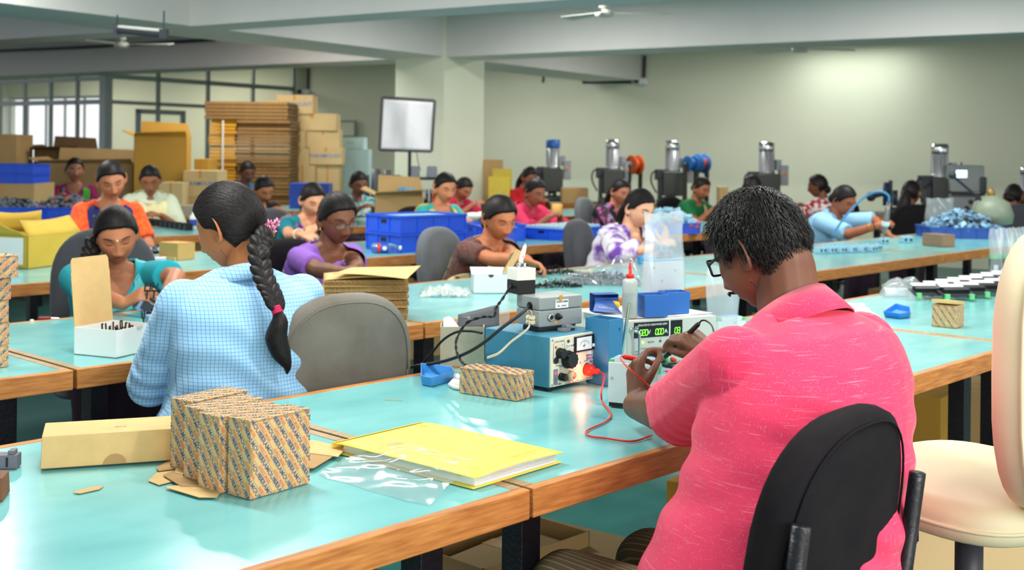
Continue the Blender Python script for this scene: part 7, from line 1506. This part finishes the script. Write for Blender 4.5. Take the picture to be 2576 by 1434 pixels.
L_, F_ = onz(2344, 820), onz(2405, 826); carton('printed_carton', 'small printed carton with its lid ajar in front of the circuit modules', 'carton', L_, ang(L_, F_), (.088, .085, .079), None, 'xr', -.95, size=.0085, pu=.042, pv=.020); b = MB(); b.box((.044, .043, .006), (.09, .088, .012), R=rotx(-.10)); o = b.build('loose_cover', m_kraft); tag(o, 'lid resting loose on the small printed carton', 'lid', None, L_+np.array([0, 0, .082]), ang(L_, F_))
for k, (x, y, m_, l_) in enumerate(((2160, 790, m_paper, 'lowest white sheet of the staggered pile behind the pink shoulder'), (2150, 782, M('pale_pink_card', (232, 214, 202), .7), 'pinkish card in the staggered pile behind the pink shoulder'), (2140, 772, m_paper, 'white card in the staggered pile behind the pink shoulder'), (2130, 762, M('lilac_card', (214, 206, 220), .7), 'lilac card on top of the staggered pile behind the pink shoulder'))): b = MB(); b.bbox((-.08, -.03, 0), (.075, .03, .006)); o = b.build('card', m_); tag(o, l_, 'card', None, onz(x, y+8, .75+.0065*k)+np.array([.0, .02, 0]), -.12)
for k in range(5):
    q = onz(2505+27*k, 706-2*k); slab_bag('bagged_module', ('first', 'second', 'third', 'fourth', 'fifth')[k]+' upright clear bag holding a module at the edge of the circuit module rows', q, .12, .075, .26, .05, m_filmm, 30+k)
    t = thing('boxed_module', ('first', 'second', 'third', 'fourth', 'fifth')[k]+' black module with green top in the upright clear bags', 'module', q+np.array([0, .012, .002]), .12); b = MB(); b.bbox((-.026, -.012, 0), (.026, .012, .105)); b.build('case', m_dk, t, bevel=.002); b = MB(); b.bbox((-.026, -.0122, .106), (.026, .012, .128)); b.build('terminal_block', m_green, t); b = MB(); b.bbox((-.012, -.0135, .015), (.010, -.0122, .075)); b.build('white_label', m_white, t)
# ================================================================ against the partition and the back wall
m_fl = M('flatpack_brown', (150, 112, 62), .85, var=.3, vscale=18, stretch=(1, 1, 12), col2=(112, 80, 42)); m_fy = M('flatpack_amber', (204, 144, 30), .8, var=.2, vscale=18, stretch=(1, 1, 12))
Yf = 13.3; A_, B_, C2 = aty(526, 400, Yf), aty(594, 400, Yf), aty(729, 400, Yf); zt = aty(600, 300, Yf)[2]; n = 42; hh = zt/n; r = np.random.default_rng(6)
for nm, a_, b_, mt, lbl, gp in (('flat_carton', A_, B_, m_fy, 'amber flat-packed carton in the strapped tall stack', 'amber flat cartons in the tall stack'), ('flat_carton', B_, C2, m_fl, 'brown flat-packed carton in the tall stack beside the amber one', 'brown flat cartons in the tall stack')):
    w_ = float(np.linalg.norm(b_-a_)); b = MB(); b.bbox((0.005, 0, 0), (w_-.005, .6, hh*.80)); me = b.mesh(nm); me.materials.append(mt)
    for k in range(n): o = link(nm, me); tag(o, lbl, 'flat carton', gp, (a_[0]+r.normal(0, .006), a_[1]+r.normal(0, .012), hh*k), r.normal(0, .01))
w_ = float(np.linalg.norm(C2-A_)); b = MB(); b.bbox((0, 0, 0), (w_+.02, .65, hh*.8)); me = b.mesh('flat_carton'); me.materials.append(m_fl)
for k in range(5): o = link('flat_carton', me); tag(o, 'long flat carton laid across the top of the tall stacks', 'flat carton', 'long flat cartons across the tall stacks', (A_[0]-.05+.01*(k % 2), A_[1]-.03, hh*(n+k)+.001), .0)
b = MB(); b.bbox((0, -.004, .0), (.02, .0, zt-.02)); o = b.build('strap', M('white_strap', (214, 210, 200), .5)); tag(o, 'white strap down the front of the amber flat carton stack', 'strap', None, (A_[0]*.5+B_[0]*.5, A_[1]-.035, 0.005))
G_ = 'taped cartons piled against the back wall'
Yp = 13.9
for lo, hi, dy, rz, mk, lb_ in (((728, 416), (792, 470), 0, .0, None, 'carton at the foot of the taped pile beside the flat stacks'), ((794, 414), (852, 470), .1, .05, None, 'second carton at the foot of the taped pile'), ((732, 373), (777, 416), .0, 0, None, 'narrow carton in the second tier of the taped pile'), ((778, 371), (860, 414), .05, .06, 'PARAMOUNT', 'wide carton in the second tier of the taped pile'), ((732, 329), (768, 372), .0, 0, None, 'narrow carton in the third tier of the taped pile'), ((769, 327), (854, 371), .08, .08, None, 'wide carton in the third tier of the taped pile'), ((722, 286), (845, 328), .05, .05, None, 'long carton in the fourth tier of the taped pile'), ((694, 239), (786, 286), .02, .05, 'PARAMOUNT', 'topmost carton of the taped pile, touching the mullion line')): plain_carton(lb_, lo, hi, Yp+dy, .5, rz, m_box2, G_, .0 if hi[1] == 470 else None, mk)
plain_carton('small amber carton lying on the flat stack below the topmost carton', (667, 255), (700, 276), 13.35, .3, 0, m_oak)
plain_carton('large amber carton with open top behind the woman in the cream dupatta', (336, 343), (462, 455), 11.9, .55, .18, m_oak, None, .0, None, False, open_=True)
plain_carton('brown carton with blue print behind the cream dupatta', (460, 430), (546, 494), 11.6, .4, 0, m_box2, None, None, 'PARAMOUNT'); plain_carton('brown carton under the one with blue print', (464, 495), (552, 540), 11.6, .42, 0, m_box, None, .0)
plain_carton('tan carton beside the cream shoulder', (398, 460), (458, 530), 11.3, .35, .05, m_box2, None, .0); plain_carton('wide brown open carton behind the woman in magenta', (98, 412), (330, 495), 12.3, .6, .05, m_box, None, .0, None, False, open_=True)
plain_carton('dark open carton against the bright office glass', (85, 378), (204, 412), 13.2, .5, -.04, M('dark_carton', (120, 92, 62), .85, var=.2), None, .0, None, False, open_=True); plain_carton('brown carton by the glass at the very end of the room', (-60, 338), (40, 372), 12.8, .5, .05, m_box, None, .0); plain_carton('small carton next to the amber open carton', (488, 400), (524, 440), 12.6, .4, 0, m_oak, None, .0)
plain_carton('grey-brown low carton on the bench behind the black housings', (440, 518), (480, 540), 10.6, .25, .1, M('grey_carton', (170, 160, 140), .8), None, .75)
# steel cabinets and board by the back wall
for k, (lo, hi, lb_) in enumerate((((852, 376), (926, 470), 'pale blue steel cabinet beside the taped cartons'), ((850, 346), (914, 375), 'pale blue box on top of the steel cabinet'))):
    A_, B_ = aty(lo[0], hi[1], 14.6), aty(hi[0], lo[1], 14.6); z0 = 0 if k == 0 else A_[2]; t = thing('steel_cabinet' if k == 0 else 'storage_box', lb_, 'cabinet' if k == 0 else 'box', (A_[0], A_[1], z0), 0); w_, h_ = B_[0]-A_[0], B_[2]-z0; m_ = M('pale_blue_steel', (186, 214, 218), .45)
    b = MB(); b.bbox((0, 0, 0), (w_, .4, h_)); b.build('body', m_, t, bevel=.004)
    for q in (0, 1): b = MB(); b.bbox((.01+q*w_/2, -.006, .05*h_), (w_/2-.006+q*w_/2, 0, h_*.95)); dd = b.build('door', m_, t, bevel=.002); b = MB(); b.bbox((w_/2-.03+.05*q, -.014, h_*.5), (w_/2-.022+.05*q, -.006, h_*.6)); b.build('handle', m_dk, dd)
A_, B_ = onv(850, 345, eR, RW-.02), onv(899, 303, eR, RW-.02); t = thing('wall_board', 'framed pale board fixed to the back wall above the steel cabinet', 'board', (B_[0]-.02, B_[1]-.05, A_[2]), RZB+PI/2+PI); wv = float(np.linalg.norm((B_-A_)[:2])); hv = B_[2]-A_[2]
b = MB(); b.bbox((-wv, 0, 0), (0, .012, hv)); b.build('panel', m_wall, t)
for lo, hi in (((-wv, -.01, hv-.03), (0, .02, hv)), ((-.03, -.01, 0), (0, .02, hv-.03)), ((-wv, -.01, 0), (-wv+.03, .02, hv-.03)), ((-wv+.03, -.01, 0), (-.03, .02, .03))): b = MB(); b.bbox(lo, hi); b.build('frame_bar', m_alu, t)
# photographic reflector on a stand
Yq = 11.6; P = [aty(*q, Yq) for q in ((955, 377), (1086, 381), (1094, 253), (962, 245))]; c = aty(1030, 400, Yq); t = thing('reflector_screen', 'square white fabric reflector in a dark frame on a floor stand', 'reflector', (c[0], c[1], 0), 0); loc_ = lambda q: np.asarray(q)-np.array([c[0], c[1], 0])
A_, B_, C2, D2 = [loc_(q) for q in P]; b = MB(); G = [[(A_*(1-u)+B_*u)*(1-v)+(D2*(1-u)+C2*u)*v+np.array([0, .02*math.sin(3*PI*u)*v*(1-v)*4-.03*math.exp(-((u-.5)/.03)**2)*.3, -.02*math.sin(PI*u)*v]) for u in np.linspace(0, 1, 22)] for v in np.linspace(0, 1, 16)]; b.grid(G); b.build('fabric', M('white_fabric', (206, 204, 208), .85, bump=.5, bscale=9), t, True, solid=.004)
for p_, q_ in ((A_, B_), (B_, C2), (C2, D2), (D2, A_)): b = MB(); b.cyl(p_, q_, .014, n=8); b.build('frame_bar', M('dark_frame', (70, 66, 70), .5), t)
b = MB(); b.cyl((0, .02, .0), (0, .02, .55), .022, n=8); b.cyl((0, .02, .55), (0, .02, (A_[2]+B_[2])/2), .016, n=8); b.build('stand_pole', m_black, t)
for k in range(3): q = 2*PI*k/3; b = MB(); b.cyl((0, .02, .4), (.45*math.cos(q), .02+.45*math.sin(q), .012), .012, n=6); b.build('leg', m_black, t)
b = MB(); b.tube(sag([loc_(aty(1048, 382, Yq)), loc_(aty(1052, 410, Yq)), loc_(aty(1058, 430, Yq))], 14), .004, 5); b.build('cord', m_blk, t)
# rack of wrapped parts
Yk = 12.4; A_, B_ = aty(998, 500, Yk), aty(1108, 500, Yk); t = thing('storage_rack', 'low dark wire rack with trays behind the reflector stand', 'rack', (A_[0], A_[1], 0), 0); w_ = B_[0]-A_[0]; zt = aty(1050, 445, Yk)[2]
for x in (0, w_):
    for y in (0, .4): b = MB(); b.cyl((x, y, 0), (x, y, zt), .014, n=6); b.build('post', m_black, t)
for z in (.2, .55, .82, zt-.02): b = MB(); b.bbox((0, 0, z-.012), (w_, .4, z+.012)); b.build('shelf', m_black, t)
for k in range(10): b = MB(); b.bbox((.02+k*w_/10.5, .02, .835), (.02+k*w_/10.5+.022, .3, .835+.12)); o = b.build('steel_tray', M('tray_steel', (170, 172, 176), .4, metal=.5)); tag(o, 'pale steel tray standing on the low wire rack', 'tray', 'steel trays on the wire rack', (A_[0], A_[1], 0))
for k, x in enumerate((1040, 1085)): q = aty(x, 446, Yk); b = MB(); b.box((0, .15, .06), (.11, .16, .12), taper=.85); o = b.build('small_motor', M('motor_grey', (120, 126, 136), .45), bevel=.01); tag(o, ('first' if k == 0 else 'second')+' grey motor unit on top of the wire rack', 'motor', None, (q[0], q[1]-.05, zt-.0075))
for k, x in enumerate((918, 945, 972, 996)): q = aty(x, 500, 12.0); z1 = aty(x, (440, 425, 428, 440)[k], 12.0)[2]; b = MB(); b.grid([[(.07*(1-.5*v)*math.cos(a)+.01*math.sin(3*a+k), .07*(1-.5*v)*math.sin(a), z1*v+.03*math.sin(5*a)*v*(1-v)) for a in np.arange(14)*2*PI/14] for v in np.linspace(0, 1, 10)], True); b.mi.append(0); b.f.append(tuple(range(9*14, 10*14))); o = b.build('wrapped_roll', M('grey_wrap', (128, 130, 138), .4, var=.35, vscale=14), None, True); tag(o, ('first', 'second', 'third', 'fourth')[k]+' tall film-wrapped roll counting away from the taped cartons', 'roll', None, (q[0], q[1], 0))
t = plain_carton('open brown carton with blue film before the wire rack', (942, 492), (1062, 530), 10.0, .45, .05, m_box, None, .0, None, False, open_=True); b = MB(); r = np.random.default_rng(15)
q = aty(1022, 492, 10.1); b.grid([[(.09*math.cos(a)*(1-.4*v)+.02*math.sin(4*a+5*v), .06*math.sin(a), -.08+.14*v+.02*math.sin(3*a)) for a in np.arange(16)*2*PI/16] for v in np.linspace(0, 1, 8)], True); o = b.build('blue_film', M('sky_film', (122, 176, 210), .35), None, True); tag(o, 'crumpled sky blue film stuffed in the open brown carton', 'plastic film', None, q)
plain_carton('blue-fronted box under the taped cartons by the black top', (728, 462), (826, 480), 12.4, .3, 0, M('cobalt_box', (36, 70, 170), .5), None, .75, None, False)
plain_carton('tall brown carton standing at the edge of the column', (1214, 402), (1264, 480), 13.6, .4, 0, m_box, None, .0); 
for k, (lo, hi) in enumerate((((1238, 432), (1288, 476)), ((1228, 452), (1282, 490)))): A_, B_ = aty(lo[0], hi[1], 13.0-.4*k), aty(hi[0], lo[1], 13.0-.4*k); b = MB(); b.box(((B_[0]-A_[0])/2, .05, B_[2]/2), (B_[0]-A_[0], .05, B_[2]), R=rotx(-.06)); o = b.build('foam_sheet', M('yellow_foam', (206, 180, 70), .9, var=.15)); tag(o, ('rear' if k == 0 else 'front')+' yellow foam sheet leaning by the column', 'foam', None, (A_[0], A_[1], .03))
# ---------------------------------------------------------------- drill presses on the machine bench
m_iron = M('machine_green_grey', (58, 62, 56), .45, var=.15, vscale=6); m_mot = M('motor_silver', (186, 188, 192), .35, metal=.55); m_mbox = M('machine_grey_box', (150, 156, 160), .45)
def press(label, x, ytop, ybase, capm, Y, cable=True):
    q = aty(x, ybase, Y); zt = aty(x, ytop, Y)[2]; zb = .75; H_ = zt-zb; t = thing('drill_press', label, 'drill press', (q[0], q[1], zb), .0, 'drill presses along the back wall')
    b = MB(); b.bbox((-.16, -.18, 0), (.16, .26, .07)); b.build('base', m_iron, t, bevel=.01); b = MB(); b.cyl((0, .14, .07), (0, .14, H_*.45), .055, n=14); b.build('column', m_iron, t, True)
    b = MB(); b.bbox((-.13, -.16, H_*.16), (.12, .22, H_*.53)); b.build('head', m_iron, t, bevel=.015); b = MB(); b.bbox((-.20, -.10, H_*.40), (-.10, .10, H_*.56)); b.bbox((-.17, -.13, H_*.1), (-.13, .05, H_*.42)); b.build('feed_unit', m_dk, t, bevel=.006)
    b = MB(); b.lathe([(.095, H_*.53), (.088, H_*.57), (.080, H_*.585), (.080, H_*.90)], 24, (.0, .02, 0)); b.build('motor', m_mot, t, True)
    for k in range(16): a = 2*PI*k/16; b = MB(); b.box((.083*math.cos(a), .02+.083*math.sin(a), H_*.72), (.010, .004, H_*.26), rz=a); b.build('cooling_fin', m_mot, t)
    b = MB(); b.lathe([(.084, H_*.86), (.088, H_*.87), (.088, H_*.985), (.075, H_), (.001, H_)], 24, (.0, .02, 0)); b.build('motor_cowl', capm, t, True)
    b = MB(); b.bbox((.095, -.06, H_*.58), (.15, .08, H_*.74)); b.build('junction_box', m_mbox, t, bevel=.004); b = MB(); b.bbox((.13, -.10, H_*.36), (.22, .04, H_*.66)); sw = b.build('switch_box', m_mbox, t, bevel=.004)
    b = MB(); b.cyl((.17, -.10, H_*.53), (.17, -.112, H_*.53), .018, n=12); b.build('yellow_ring', M('switch_yellow', (240, 190, 30), .5), sw); b = MB(); b.cyl((.17, -.112, H_*.53), (.17, -.128, H_*.53), .012, n=12); b.build('red_button', m_red, sw)
    b = MB(); b.lathe([(.035, H_*.16), (.03, H_*.10), (.018, H_*.06), (.006, H_*.055), (.005, .085)], 14, (-.02, -.06, 0)); b.build('chuck', m_chrome, t, True)
    for a in (0, 2.1, 4.2): b = MB(); b.cyl((-.14, -.06, H_*.3), (-.15, -.06+.12*math.cos(a), H_*.3+.12*math.sin(a)), .006, n=6); b.ell((-.15, -.06+.12*math.cos(a), H_*.3+.12*math.sin(a)), (.014,)*3); b.build('feed_handle', m_dk, t)
    if cable: b = MB(); b.tube(sag([(-.16, -.02, H_*.54), (-.24, -.03, H_*.5), (-.25, -.04, H_*.36), (-.19, -.05, H_*.2)], 24), .010, 7); b.build('air_hose', m_blk, t, True)
    return t
PR = [(1390, 351, 505, M('blue_cowl', (40, 100, 176), .4), 'drill press with a blue motor cowl nearest the column'), (1541, 351, 515, m_chrome, 'drill press beside the orange wire reel'), (1691, 354, 520, m_chrome, 'drill press beside the blue wire reel'), (1928, 357, 530, m_chrome, 'drill press rising behind the head of the man in pink'), (2364, 362, 545, m_chrome, 'drill press next to the projector with the lit screen'), (2590, 420, 545, m_chrome, 'drill press cut off at the edge of the view')]
for x, yt, yb, cm, lb_ in PR: qq = onv(x, 500, eR, 12.65); press(lb_, x, yt, yb, cm, float(qq[1]), x < 2500)
def reel(label, px, r_, m_, Y, mid=None):
    q = aty(*px, Y); t = thing('wire_reel', label, 'reel', (q[0], q[1], .75), .55); zc = q[2]-.75
    for x in (-.05, .05): b = MB(); b.lathe([(.02, x-.006), (r_, x-.006), (r_, x+.006), (.02, x+.006)], 26, (0, 0, zc), roty(PI/2)); b.build('flange', m_, t, True)
    b = MB(); b.lathe([(r_*.62, -.044), (r_*.62, .044)], 22, (0, 0, zc), roty(PI/2)); b.build('wire', mid or M('copper_wire', (196, 86, 40), .4, metal=.3), t, True); b = MB(); b.cyl((-.09, 0, zc), (.09, 0, zc), .016, n=10); b.build('spindle', m_chrome, t)
    for x in (-.085, .085): b = MB(); b.bbox((x-.01, -.03, 0), (x+.01, .03, zc)); b.build('stand_arm', m_iron, t)
    return t
Yr = float(onv(1594, 500, eR, 12.7)[1]); reel('orange wire reel on the bench between two drill presses', (1597, 415), .118, M('reel_orange', (206, 84, 34), .5), Yr+.05); Yr = float(onv(1752, 500, eR, 12.7)[1]); reel('blue wire reel wound with orange wire', (1764, 412), .115, M('reel_blue', (30, 100, 170), .45), Yr+.1); reel('smaller blue wire reel in front of the larger one', (1738, 412), .09, M('reel_blue', (30, 100, 170)), Yr-.3, m_bluebin)
def on_bench(x, y, r0=12.3): return onv(x, y, eR, r0)
q = on_bench(1412, 510); Yb = float(q[1]); plain_carton('brown carton on the machine bench between the first two drill presses', (1414, 474), (1480, 512), Yb, .3, .05, m_box, None, .75); plain_carton('small tan carton behind the hidden dark-haired woman', (1810, 470), (1832, 490), 12.9, .2, 0, m_box2, None, .75)
b = MB(); b.lathe([(.05, 0), (.052, .004), (.052, .125), (.048, .128)], 20); o = b.build('tape_core', M('amber_core', (222, 170, 90), .6), None, True); tag(o, 'amber cardboard drum on the table beside the woman in the raspberry shawl', 'drum', None, onz(1402, 549)+np.array([0, .1, 0]))
b = MB(); b.ell((0, 0, .04), (.10, .07, .045)); b.ell((.07, .02, .05), (.06, .05, .04)); o = b.build('cloth_bundle', M('white_cloth', (232, 234, 230), .85, bump=.6, bscale=30), None, True); tag(o, 'white cloth bundle on the table beyond the stacked blue crates', 'cloth', None, onz(1188, 562)+np.array([0, .2, 0]))
# profile projector
q = aty(2436, 540, float(on_bench(2436, 520, 12.6)[1])); t = thing('profile_projector', 'grey profile projector with a small lit screen at the end of the bench', 'machine', (q[0], q[1], .75), 0); m_pp = M('projector_grey', (142, 150, 150), .5); zt = aty(2436, 416, q[1])[2]-.75; w_ = .19
b = MB(); b.bbox((-w_, 0, .0), (w_*.7, .4, zt*.46)); b.build('base', m_pp, t, bevel=.01); b = MB(); b.bbox((-w_*1.02, -.03, zt*.48), (w_*.8, .45, zt)); hd = b.build('head', m_pp, t, bevel=.02)
b = MB(); b.bbox((-w_*.80, -.036, zt*.74), (-w_*.12, -.029, zt*.93)); b.build('screen_bezel', m_dk, t, bevel=.004); b = MB(); b.bbox((-w_*.76, -.0385, zt*.76), (-w_*.16, -.0365, zt*.91)); b.build('screen', M('screen_lit', (206, 232, 255), .3, emit=1.6), t)
b = MB(); b.bbox((w_*.52, -.06, zt*.46), (w_*.86, -.03, zt*.78)); b.build('control_pendant', M('pendant_dark', (60, 64, 66), .5), t, bevel=.01); b = MB(); b.bbox((-w_*.98, -.04, zt*.42), (w_*.8, -.03, zt*.47)); b.build('trim_strip', m_dk, t)
for x, z in ((.02, .3), (w_*.45, .33), (-.02, .18)): b = MB(); b.cyl((x, 0, zt*z), (x, -.02, zt*z), .022, n=14); b.build('knob', m_dk, t)
b = MB(); b.cyl((0, .2, zt), (0, .2, zt+.03), .008, n=8); b.build('aerial', m_dk, t)
# gauge stand and magnifier lamp
q = aty(2235, 500, float(on_bench(2235, 505, 12.4)[1])); t = thing('gauge_stand', 'dark gauge stand with a tilted head before the woman in black', 'gauge', (q[0], q[1], .75), 0); b = MB(); b.bbox((-.1, -.08, 0), (.1, .1, .04)); b.build('base', m_pp, t, bevel=.005)
b = MB(); b.cyl((.02, 0, .04), (.02, 0, .36), .02, n=10); b.build('post', m_dk, t)
b = MB(); b.cyl((-.16, 0, .2), (.0, 0, .24), .03, n=10); b.ell((-.18, 0, .19), (.05, .05, .05)); b.build('gauge_head', m_dk, t, True); b = MB(); b.cyl((-.03, 0, .1), (-.03, 0, .34), .028, n=12); b.cyl((.07, 0, .1), (.07, 0, .26), .026, n=12); b.build('barrel', M('barrel_blue', (40, 56, 88), .4), t, True)
q = onz(2520, 606)+np.array([.1, .5, 0]); t = thing('bench_lamp', 'grey-green magnifier lamp on a jointed arm beside the crate of blue parts', 'lamp', q, .2); m_lg = M('lamp_green_grey', (128, 140, 122), .45); b = MB(); b.lathe([(.03, 0), (.15, .03), (.16, .10), (.13, .19), (.05, .24), (.01, .25)], 22, (.03, 0, .07)); b.build('lamp_hood', m_lg, t, True)
b = MB(); b.cyl((-.04, 0, .26), (-.30, 0, .46), .011, n=8); b.build('lamp_arm', m_dk, t); b = MB(); b.ell((-.31, 0, .47), (.03, .03, .03)); b.build('arm_joint', m_dk, t, True); b = MB(); b.cyl((.03, 0, .0), (.03, 0, .08), .04, n=14); b.build('base', m_lg, t); b = MB(); b.ell((.02, .0, .33), (.03, .03, .04)); b.build('finial', M('brass', (150, 120, 60), .4, metal=.6), t, True)
# ================================================================ ceiling fittings and conduits
def fan(label, px, Y, rot, span=.58):
    q = aty(*px, Y); zc = q[2]; t = thing('ceiling_fan', label, 'ceiling fan', (q[0], q[1], zc), rot); m_f = M('fan_white', (206, 206, 198), .4)
    b = MB(); b.lathe([(.02, -.035), (.075, -.03), (.085, -.005), (.07, .02), (.035, .03)], 24); b.build('motor_housing', m_f, t, True); b = MB(); b.lathe([(.012, .03), (.012, 3.02-zc)], 8); b.build('down_rod', m_f, t); b = MB(); b.lathe([(.05, .05), (.035, .11), (.02, .13)], 18); b.build('canopy', m_f, t, True)
    for k in range(3): a = 2*PI*k/3; R = rotz(a); b = MB(); V = np.array([(x, y, .004+.012*y/.06) for x, y in ((.09, -.03), (span, -.065), (span+.02, .03), (span, .065), (.09, .03))]); V2 = V-[0, 0, .004]; b.add(np.vstack([V, V2])@R.T, [(0, 1, 2, 3, 4), (9, 8, 7, 6, 5)]+[(i, 5+i, 5+(i+1) % 5, (i+1) % 5) for i in range(5)]); b.build('blade', m_f, t)
    return t
fan('white ceiling fan hanging between the two big beams over the drill presses', (1520, 33), 10.6, .05); fan('white ceiling fan near the dark tube fitting', (306, 112), 12.9, -.2); fan('white ceiling fan just showing under the far beam', (2012, 124), 12.4, .1)
A_, B_ = onv(295, 80, eR, 7.9), onv(412, 90, eR, 7.5); t = thing('tube_fitting', 'dark tube-light fitting hung under the crossing beams', 'light fitting', (0, 0, 0)); A_ = aty(295, 78, 9.2); B_ = aty(412, 89, 8.9); b = MB(); b.tube([A_, B_], .022, 6); b.build('batten', m_dk, t)
for p_ in (A_, B_): b = MB(); b.box(p_+np.array([0, 0, .01]), (.06, .04, .07)); b.build('end_cap', m_dk, t); b = MB(); b.cyl(p_, np.array([p_[0], p_[1], 2.39]) if p_[2] < 2.36 else p_+np.array([0, 0, .08]), .006, n=6); b.build('hanger', m_dk, t)
b = MB(); b.tube([A_+np.array([0, 0, .035]), B_+np.array([0, 0, .035])], .013, 8); b.build('tube', M('tube_white', (226, 226, 220), .3), t)
rb = 10.42; P = [onv(x, y, eR, rb) for x, y in ((-10, 129), (200, 120), (360, 110), (540, 100))]; b = MB(); b.tube(P, .022, 8); o = b.build('conduit', m_dk, None); tag(o, 'dark conduit running along the face of the far beam', 'conduit')
rw = RW-.03
for pts_, lb_ in (([(1466, 207), (1586, 207), (1588, 142)], 'dark angled conduit on the back wall under the small beam'), ([(1620, 195), (1622, 140)], 'short dark conduit above the wall camera'), ([(775, 172), (774, 224)], 'dark conduit on the back wall next to the glazed partition'), ([(1367, 190), (1365, 208)], 'tiny conduit stub on the back wall')):
    b = MB(); b.tube([onv(x, y, eR, rw) for x, y in pts_], .020 if lb_[0] != 't' else .012, 8); o = b.build('conduit', m_dk); tag(o, lb_, 'conduit')
for x, y, lb_ in ((1618, 205, 'white wall camera with black lens under the short conduit'), (768, 232, 'white wall camera beside the glazed partition')):
    q = onv(x, y, eR, RW-.06); t = thing('wall_camera', lb_, 'camera', q, RZB-PI/2); b = MB(); b.box((0, 0, 0), (.11, .10, .085)); b.build('housing', m_white, t, bevel=.01); b = MB(); b.cyl((-.075, -.02, .01), (-.075, -.08, .01), .034, n=14); b.build('lens', m_blk, t)
# ================================================================ under the tables
for k, (a_, b_, w_, d_, h_, rz, m_, lb_) in enumerate(((3.25, 2.0, .40, .30, .30, .2, m_oak, 'amber carton on the floor under the tester table, by its far legs'), (2.15, 1.95, .55, .35, .28, .1, m_box, 'brown carton on the floor in front of the man in pink, under his table'), (2.75, 1.75, .45, .40, .22, 0, m_box2, 'tan carton on the floor by the knees of the man in pink'), (4.75, 2.05, .35, .3, .38, .1, m_oak, 'amber carton on the floor behind the table legs near the cream chair'), (5.4, 2.1, .4, .3, .3, 0, m_box, 'brown carton on the floor under the circuit module table'),
    (5.9, 3.7, .5, .35, .32, 0, m_box, 'brown carton under the second table, seen past the pink collar'), (6.5, 3.75, .45, .3, .36, 0, m_oak, 'amber carton under the second table near the air tool'), (7.0, 3.7, .5, .3, .30, 0, m_box2, 'tan carton with parts under the far end of the second table'), (7.9, 3.6, .5, .35, .42, 0, m_box, 'brown carton below the small printed carton'), (4.6, 3.65, .45, .35, .34, 0, m_box, 'brown carton under the table of the bag of grey parts'), (3.9, 3.7, .4, .3, .3, 0, m_oak, 'amber carton under the white open box'), (6.0, 5.8, .5, .4, .34, 0, m_box, 'brown carton under the third table behind the tie-dyed kurta'), (5.2, 5.8, .5, .4, .34, 0, m_box2, 'tan carton under the third table behind the brown blouse'))):
    q = AB(a_, b_); t = thing('floor_carton', lb_, 'carton', q, RZT+rz); b = MB(); b.bbox((0, 0, 0), (w_, d_, h_)); b.build('body', m_, t, bevel=.004); b = MB(); b.bbox((w_*.45, -.001, h_*.6), (w_*.55, 0, h_)); b.bbox((w_*.45, 0, h_), (w_*.55, d_, h_+.001)); b.build('tape', M('brown_tape', (196, 138, 60)), t)
q = onz(1215, 1432, .32); t = thing('floor_carton', 'open brown carton on the floor below the table joint', 'carton', (q[0], q[1], 0), RZT); w_, d_, h_ = .42, .30, .32
for lo, hi in (((0, 0, 0), (w_, .005, h_)), ((0, d_-.005, 0), (w_, d_, h_)), ((0, 0, 0), (.005, d_, h_)), ((w_-.005, 0, 0), (w_, d_, h_)), ((0, 0, 0), (w_, d_, .005))): b = MB(); b.bbox(lo, hi); b.build('wall_panel', m_box, t)
c0 = aty(2290, 1300, 2.98); t = thing('floor_carton', 'large pale corrugated carton behind the cream drafting chair', 'carton', (c0[0]-.02, c0[1], 0), -.06); b = MB(); b.bbox((0, 0, 0), (.75, .42, .50)); b.build('body', M('pale_corrugated', (214, 184, 136), .8, var=.12, vscale=60, stretch=(40, 1, 1)), t, bevel=.004); b = MB(); b.bbox((.06, -.001, .24), (.16, .0, .30)); b.build('torn_patch', M('torn_orange', (206, 136, 92), .8), t)
